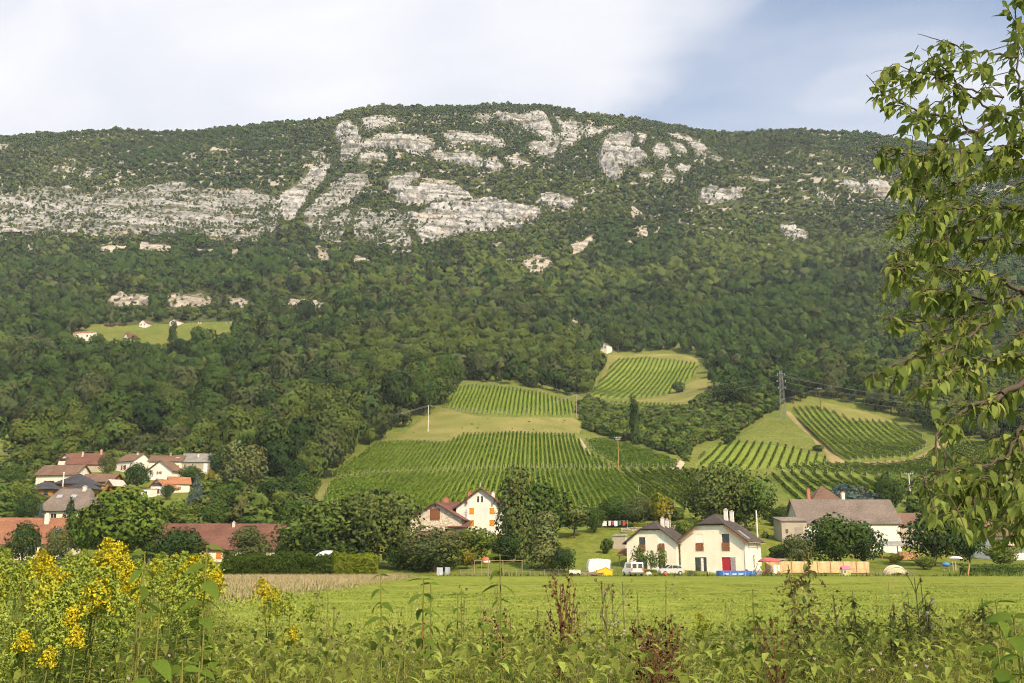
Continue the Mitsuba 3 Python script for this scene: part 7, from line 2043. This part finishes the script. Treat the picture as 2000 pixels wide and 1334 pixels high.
for px, top, Y, n, ls, lab in ((281, 1076, 4.6, 6, 1.15, 'tall stalk with large leaves rising above the goldenrod, left of two'), (392, 1064, 4.4, 9, 1.2, 'tall stalk with large leaves rising above the goldenrod, right of two'), (308, 1196, 3.6, 8, 1.15, 'stalk with big bright leaves in the middle of the goldenrod'), (398, 1230, 4.2, 10, 1.0, 'leafy stalk at the right foot of the goldenrod stand'), (436, 1222, 5.0, 10, 0.95, 'leafy stalk right beside the goldenrod stand'),
                               (757, 1120, 5.6, 18, 1.0, 'dark leafy stalk, first from the left in the middle row'), (818, 1128, 5.4, 18, 1.0, 'leafy stalk with a reddish bud, second in the middle row'), (846, 1136, 5.7, 18, 0.85, 'narrow dark stalk, third in the middle row'), (884, 1158, 6.0, 14, 0.9, 'pale leafy stalk, fourth in the middle row'), (981, 1082, 5.4, 18, 1.0, 'tallest leafy stalk of the middle row with a yellow drooping top'), (930, 1190, 5.8, 10, 0.8, 'short leafy stalk left of the tallest one'),
                               (1462, 1150, 6.2, 16, 0.95, 'leafy stalk below the blue pool'), (1475, 1182, 6.0, 12, 0.9, 'shorter leafy stalk below the blue pool'), (1385, 1236, 6.0, 8, 0.8, 'low leafy stalk right of the red dock'), (1225, 1262, 5.2, 8, 0.9, 'pale leafy weed left of the red dock'), (1100, 1214, 6.2, 8, 0.7, 'dark leafy weed under the thistles'),
                               (1590, 1268, 5.4, 7, 0.9, 'leafy weed at the foot of the nettles'), (1965, 1172, 4.4, 12, 1.25, 'dark leafy shoot in the lower right corner, tallest'), (1985, 1200, 4.2, 12, 1.25, 'dark leafy shoot at the right edge'), (1952, 1262, 4.0, 10, 1.3, 'bright large leaved shoot in the lower right corner'), (1990, 1280, 3.8, 10, 1.3, 'bright leafy shoot at the bottom right edge'), (340, 1290, 3.8, 8, 1.0, 'leafy weed at the bottom edge under the big bright leaves'), (395, 1300, 3.7, 8, 1.1, 'large leaved weed at the bottom edge of the goldenrod stand')):
    stalk(px, top, Y, lab, n, ls, red='reddish' in lab)


# --- nettles, docks, thistles, dry stems
def spike(seed, kind):
    r = np.random.default_rng(seed)
    st, body = MB(), MB()
    lean = r.normal(0, 0.03, 2)
    st.tube([[0, 0, 0], [lean[0] * .4, lean[1] * .4, 0.5], [lean[0], lean[1], 1.0]], [0.0032, 0.0026, 0.0015], 4, (0.19, 0.17, 0.07) if kind != 'dock' else (0.17, 0.08, 0.045))
    if kind == 'nettle':
        for i in range(64):
            t = 0.3 + 0.69 * i / 64
            a = i * 1.57 + r.normal(0, 0.4)
            L = r.uniform(0.03, 0.075) * (1.3 - 0.7 * t)
            add_leaf(body, leaf_shape(L, L * 0.42, 1.3, 0.3, np.array((0.230, 0.285, 0.080)) * r.uniform(0.6, 1.35), 3), np.array([lean[0] * t, lean[1] * t, t]), frame_of(np.array([math.cos(a), math.sin(a), r.uniform(-0.5, 0.3)]), np.array([0, 0, 1.0])))
        for i in range(40):
            t = r.uniform(0.55, 1.0)
            a = r.uniform(0, 6.28)
            n = 8
            s = np.linspace(0, 1, n)
            pp = np.array([lean[0] * t, lean[1] * t, t]) + np.column_stack([np.cos(a) * 0.05 * s, np.sin(a) * 0.05 * s, -0.045 * s ** 1.5])
            leaf_tris(body, r, pp, np.tile([0, -0.3, 1.0], (n, 1)), 0.011, np.clip(np.array((0.14, 0.125, 0.05)) * r.uniform(0.6, 1.3, (n, 1)), 0, 1), 0.6)
    elif kind == 'dock':
        for i in range(16):
            t0 = 0.42 + 0.5 * i / 16
            a = i * 2.4
            tip = np.array([math.cos(a) * 0.10, math.sin(a) * 0.10, min(t0 + 0.26, 1.04)]) * [1 - .5 * t0, 1 - .5 * t0, 1]
            b0 = np.array([lean[0] * t0, lean[1] * t0, t0])
            st.tube([b0, tip], [0.002, 0.001], 3, (0.18, 0.08, 0.045), False)
            n = 22
            s = r.uniform(0.1, 1, (n, 1))
            pp = b0 + (tip - b0) * s + r.normal(0, 0.007, (n, 3))
            leaf_tris(body, r, pp, np.tile([0, -0.5, 0.8], (n, 1)), 0.012, np.clip(np.array((0.105, 0.058, 0.036)) * r.uniform(0.5, 1.5, (n, 1)), 0, 1), 0.7)
    elif kind == 'thistle':
        for i in range(9):
            t0 = 0.45 + 0.5 * r.uniform()
            a = r.uniform(0, 6.28)
            b0 = np.array([lean[0] * t0, lean[1] * t0, t0])
            tip = b0 + np.array([math.cos(a) * 0.045, math.sin(a) * 0.045, r.uniform(0.04, 0.10)])
            st.tube([b0, (b0 + tip) / 2 + [0, 0, 0.01], tip], 0.0018, 3, (0.18, 0.18, 0.08), False)
            n = 16
            d = r.normal(size=(n, 3))
            d /= np.linalg.norm(d, axis=1, keepdims=True)
            leaf_tris(body, r, tip + d * 0.006, d, 0.007, np.tile((0.55, 0.50, 0.44) if i % 2 else (0.20, 0.15, 0.10), (n, 1)), 0.4)
        for i in range(22):
            t = 0.1 + 0.8 * i / 22
            a = i * 2.4
            L = r.uniform(0.05, 0.09)
            add_leaf(body, leaf_shape(L, L * 0.2, 0.9, 0.4, np.array((0.10, 0.13, 0.045)) * r.uniform(0.7, 1.2), 3), np.array([lean[0] * t, lean[1] * t, t]), frame_of(np.array([math.cos(a), math.sin(a), 0.3]), np.array([0, 0, 1.0])))
    else:  # a dry grass stalk with its panicle
        n = 44
        s = r.uniform(0, 1, n)
        pp = np.column_stack([lean[0] + r.normal(0, 0.012, n) + 0.05 * s * s, lean[1] + r.normal(0, 0.012, n), 0.80 + 0.22 * s])
        leaf_tris(body, r, pp, np.tile([0, -0.4, 0.9], (n, 1)), 0.010, np.clip(np.array((0.30, 0.25, 0.14)) * r.uniform(0.7, 1.25, (n, 1)), 0, 1), 0.6)
        blades(body, np.zeros((5, 2)), r.uniform(0.4, 0.7, 5), 0.006, np.tile((0.25, 0.24, 0.10), (5, 1)), 0.5, segs=2)
    return st, body


SPK = {}
for kind, nv in (('nettle', 4), ('dock', 4), ('thistle', 3), ('dry', 3)):
    for i in range(nv):
        st, body = spike(300 + 10 * i + len(kind), kind)
        SPK[kind, i] = group_of(f'grp_{kind}_{i}', {'stem': (st, 'mat_leaf'), {'nettle': 'leaves', 'dock': 'seed_spike', 'thistle': 'seed_heads', 'dry': 'panicle'}[kind]: (body, 'mat_thin' if kind in ('nettle', 'thistle') else 'mat_leaf')})


def plant(kind, name, lab, px, top, Y, wide=1.0, group=None, cat='plant'):
    hgt = EYE + Y * slope_of(top)
    p = near(px, 1100, Y)
    v = rng.integers(len([k for k in SPK if k[0] == kind]))
    inst(thing(name, lab, cat, group), SPK[kind, v], mat_tree((p[0], p[1], 0), hgt * wide, hgt, rng.uniform(0, 6.28), 0.0))


for px, top, Y, lab in ((1554, 1078, 5.6, 'tallest drooping nettle, left of the pair before the fence'), (1586, 1102, 5.8, 'tall drooping nettle, right of the pair before the fence'), (1676, 1152, 7.0, 'slim nettle below the middle of the fence'), (1730, 1176, 7.4, 'nettle below the beige tent'), (1772, 1174, 7.6, 'nettle right of the one below the tent'), (1785, 1176, 7.5, 'thin nettle just left of the dark thistle stem'), (1820, 1162, 7.2, 'dark nettle below the dark round tree'), (1890, 1168, 7.2, 'dark nettle in the right part of the weeds'), (1926, 1186, 7.0, 'nettle left of the dark leafy shoots'), (1942, 1188, 6.6, 'dense nettle beside the dark leafy shoots'), (1712, 1196, 6.4, 'short nettle in the right weeds'), (1650, 1206, 6.8, 'short nettle right of the tall pair')):
    plant('nettle', 'nettle', lab, px, top, Y, 1.25)
for px, top, Y in ((1262, 1232, 5.8), (1280, 1222, 6.0), (1296, 1246, 5.7), (1270, 1262, 5.2), (1290, 1268, 5.0)): plant('dock', 'dock', 'rusty red dock seed stalk in the clump right of the middle', px, top, Y, 1.2, 'dock stalks in the clump right of the middle')
for px, top, Y, lab in ((1092, 1140, 6.6, 'thin branching brown dock left of the thistles'), (1104, 1160, 6.5, 'second thin brown dock left of the thistles'), (960, 1210, 6.2, 'small red dock beside the tallest leafy stalk'), (1496, 1232, 5.0, 'dark red dock at the bottom below the nettles'), ): plant('dock', 'dock', lab, px, top, Y, 0.9)
for px, top, Y, lab in ((1168, 1142, 7.2, 'thistle with white seed heads, left of the group below the trailer'), (1185, 1138, 7.4, 'thistle with white seed heads, tallest of the group below the trailer'), (1206, 1150, 7.0, 'thistle with white seed heads, right of the group below the trailer'), (1130, 1172, 6.8, 'thistle right of the branching dock'), (1795, 1128, 6.6, 'dark wiry thistle stem before the tent'), (1803, 1122, 6.8, 'second dark wiry thistle stem before the tent'), (1190, 1190, 6.6, 'shorter thistle below the group'), (650, 1190, 7.5, 'pale thistle right of the lone goldenrod clump')): plant('thistle', 'thistle', lab, px, top, Y, 1.0)
for px, top, Y in [(x, t, y) for x, t, y in zip(rng.uniform(620, 1960, 46), rng.uniform(1132, 1240, 46), rng.uniform(6, 11, 46))]: plant('dry', 'dry_grass_stalk', 'dry tan grass stalk with a drooping panicle above the weeds', px, top, Y, 1.0, 'dry grass stalks above the weeds')

# --- the mass of grass and low weeds at the bottom of the picture
labels['weeds'] = {'label': 'tangled grass and low weeds along the bottom', 'category': 'weeds', 'kind': 'stuff'}
WD = []
for i in range(7):
    mb = MB()
    n = 70
    blades(mb, rng.normal(0, 0.14, (n, 2)), rng.uniform(0.3, 1.0, n), rng.uniform(0.005, 0.011, n), np.where(rng.uniform(size=(n, 1)) < 0.2, tones((0.28, 0.22, 0.11), n), tones((0.275, 0.325, 0.070), n, 0.3, 0.12)), 0.55, segs=2)
    if i % 2:
        for k in range(80):
            a, z = rng.uniform(0, 6.28), rng.uniform(0.35, 1.0)
            L = rng.uniform(0.03, 0.075)
            add_leaf(mb, leaf_shape(L, L * rng.uniform(0.3, 0.6), 0.9, 0.25, np.array((0.265, 0.325, 0.072)) * rng.uniform(0.6, 1.35), 3), np.array([rng.normal(0, 0.09), rng.normal(0, 0.09), z]), frame_of(np.array([math.cos(a), math.sin(a), rng.uniform(-0.3, 0.5)]), np.array([0, 0, 1.0])))
    if i == 4:
        for k in range(3):
            q = np.array([rng.normal(0, 0.12), rng.normal(0, 0.12), rng.uniform(0.7, 1.0)])
            d = rng.normal(size=(10, 3))
            d /= np.linalg.norm(d, axis=1, keepdims=True)
            leaf_tris(mb, rng, q + d * 0.005, d, 0.007, np.tile((0.55, 0.47, 0.40), (10, 1)), 0.4)
    WD.append(group_of(f'grp_weed_{i}', {'weed': (mb, 'mat_thin')}))
n_ = 0
y = 4.2
while y < 17.5:
    d = 0.215 if y < 9 else 0.28
    for x in np.arange(-0.56 * y, 0.58 * y, d):
        X, Yp = x + rng.uniform(-0.15, 0.15), y + rng.uniform(-0.15, 0.15)
        px = 1000 + 2000 * X / Yp
        f_ = float(meshkit.fbm(np.array([[X / 1.3, Yp / 1.6, 0.0]]), 3, 81)[0])
        top = np.interp(px, [-100, 430, 520, 700, 900, 1400, 1700, 2100], [1200, 1215, 1228, 1216, 1220, 1216, 1205, 1190]) + 75 * (0.5 - f_) + rng.normal(0, 12)
        h = (EYE + Yp * slope_of(top)) * np.interp(Yp, [9, 17], [1.0, 0.62])
        if h < 0.16: continue
        if Yp > 13 and rng.uniform() < (Yp - 13) / 5: continue
        n_ += 1
        inst(f'weeds__{n_:04d}', WD[rng.integers(7)], mat_tree((X, Yp, 0), min(h * 1.2, 1.25), min(h, 1.35), rng.uniform(0, 6.28), 0.0))
    y += d
print('weeds', n_)
MANY = {'goldenrod': ('leaves', 'flower_plume'), 'leafy_shoot': ('leaves',), 'nettle': ('leaves',), 'dock': ('seed_spike',), 'thistle': ('seed_heads',), 'dry_grass_stalk': ('panicle',)}
for k in list(labels):
    for q in MANY.get(k.rstrip('0123456789').rstrip('_'), ()): labels[f'{k}__{q}'] = {'kind': 'stuff'}

# ------------------------------------------------------------------ air
scene['air'] = {'type': 'homogeneous', 'albedo': {'type': 'rgb', 'value': [0.95, 0.95, 0.95]}, 'sigma_t': {'type': 'rgb', 'value': [HAZE * 0.86, HAZE, HAZE * 1.16]}}
scene['haze'] = {'type': 'cube', 'to_world': T().translate([0, 900, 398]).scale([1960, 1290, 402]), 'bsdf': {'type': 'null'}, 'interior': {'type': 'ref', 'id': 'air'}}
labels['haze'] = {'label': 'thin summer haze over the valley', 'category': 'haze', 'kind': 'stuff'}
scene['camera']['medium'] = {'type': 'ref', 'id': 'air'}
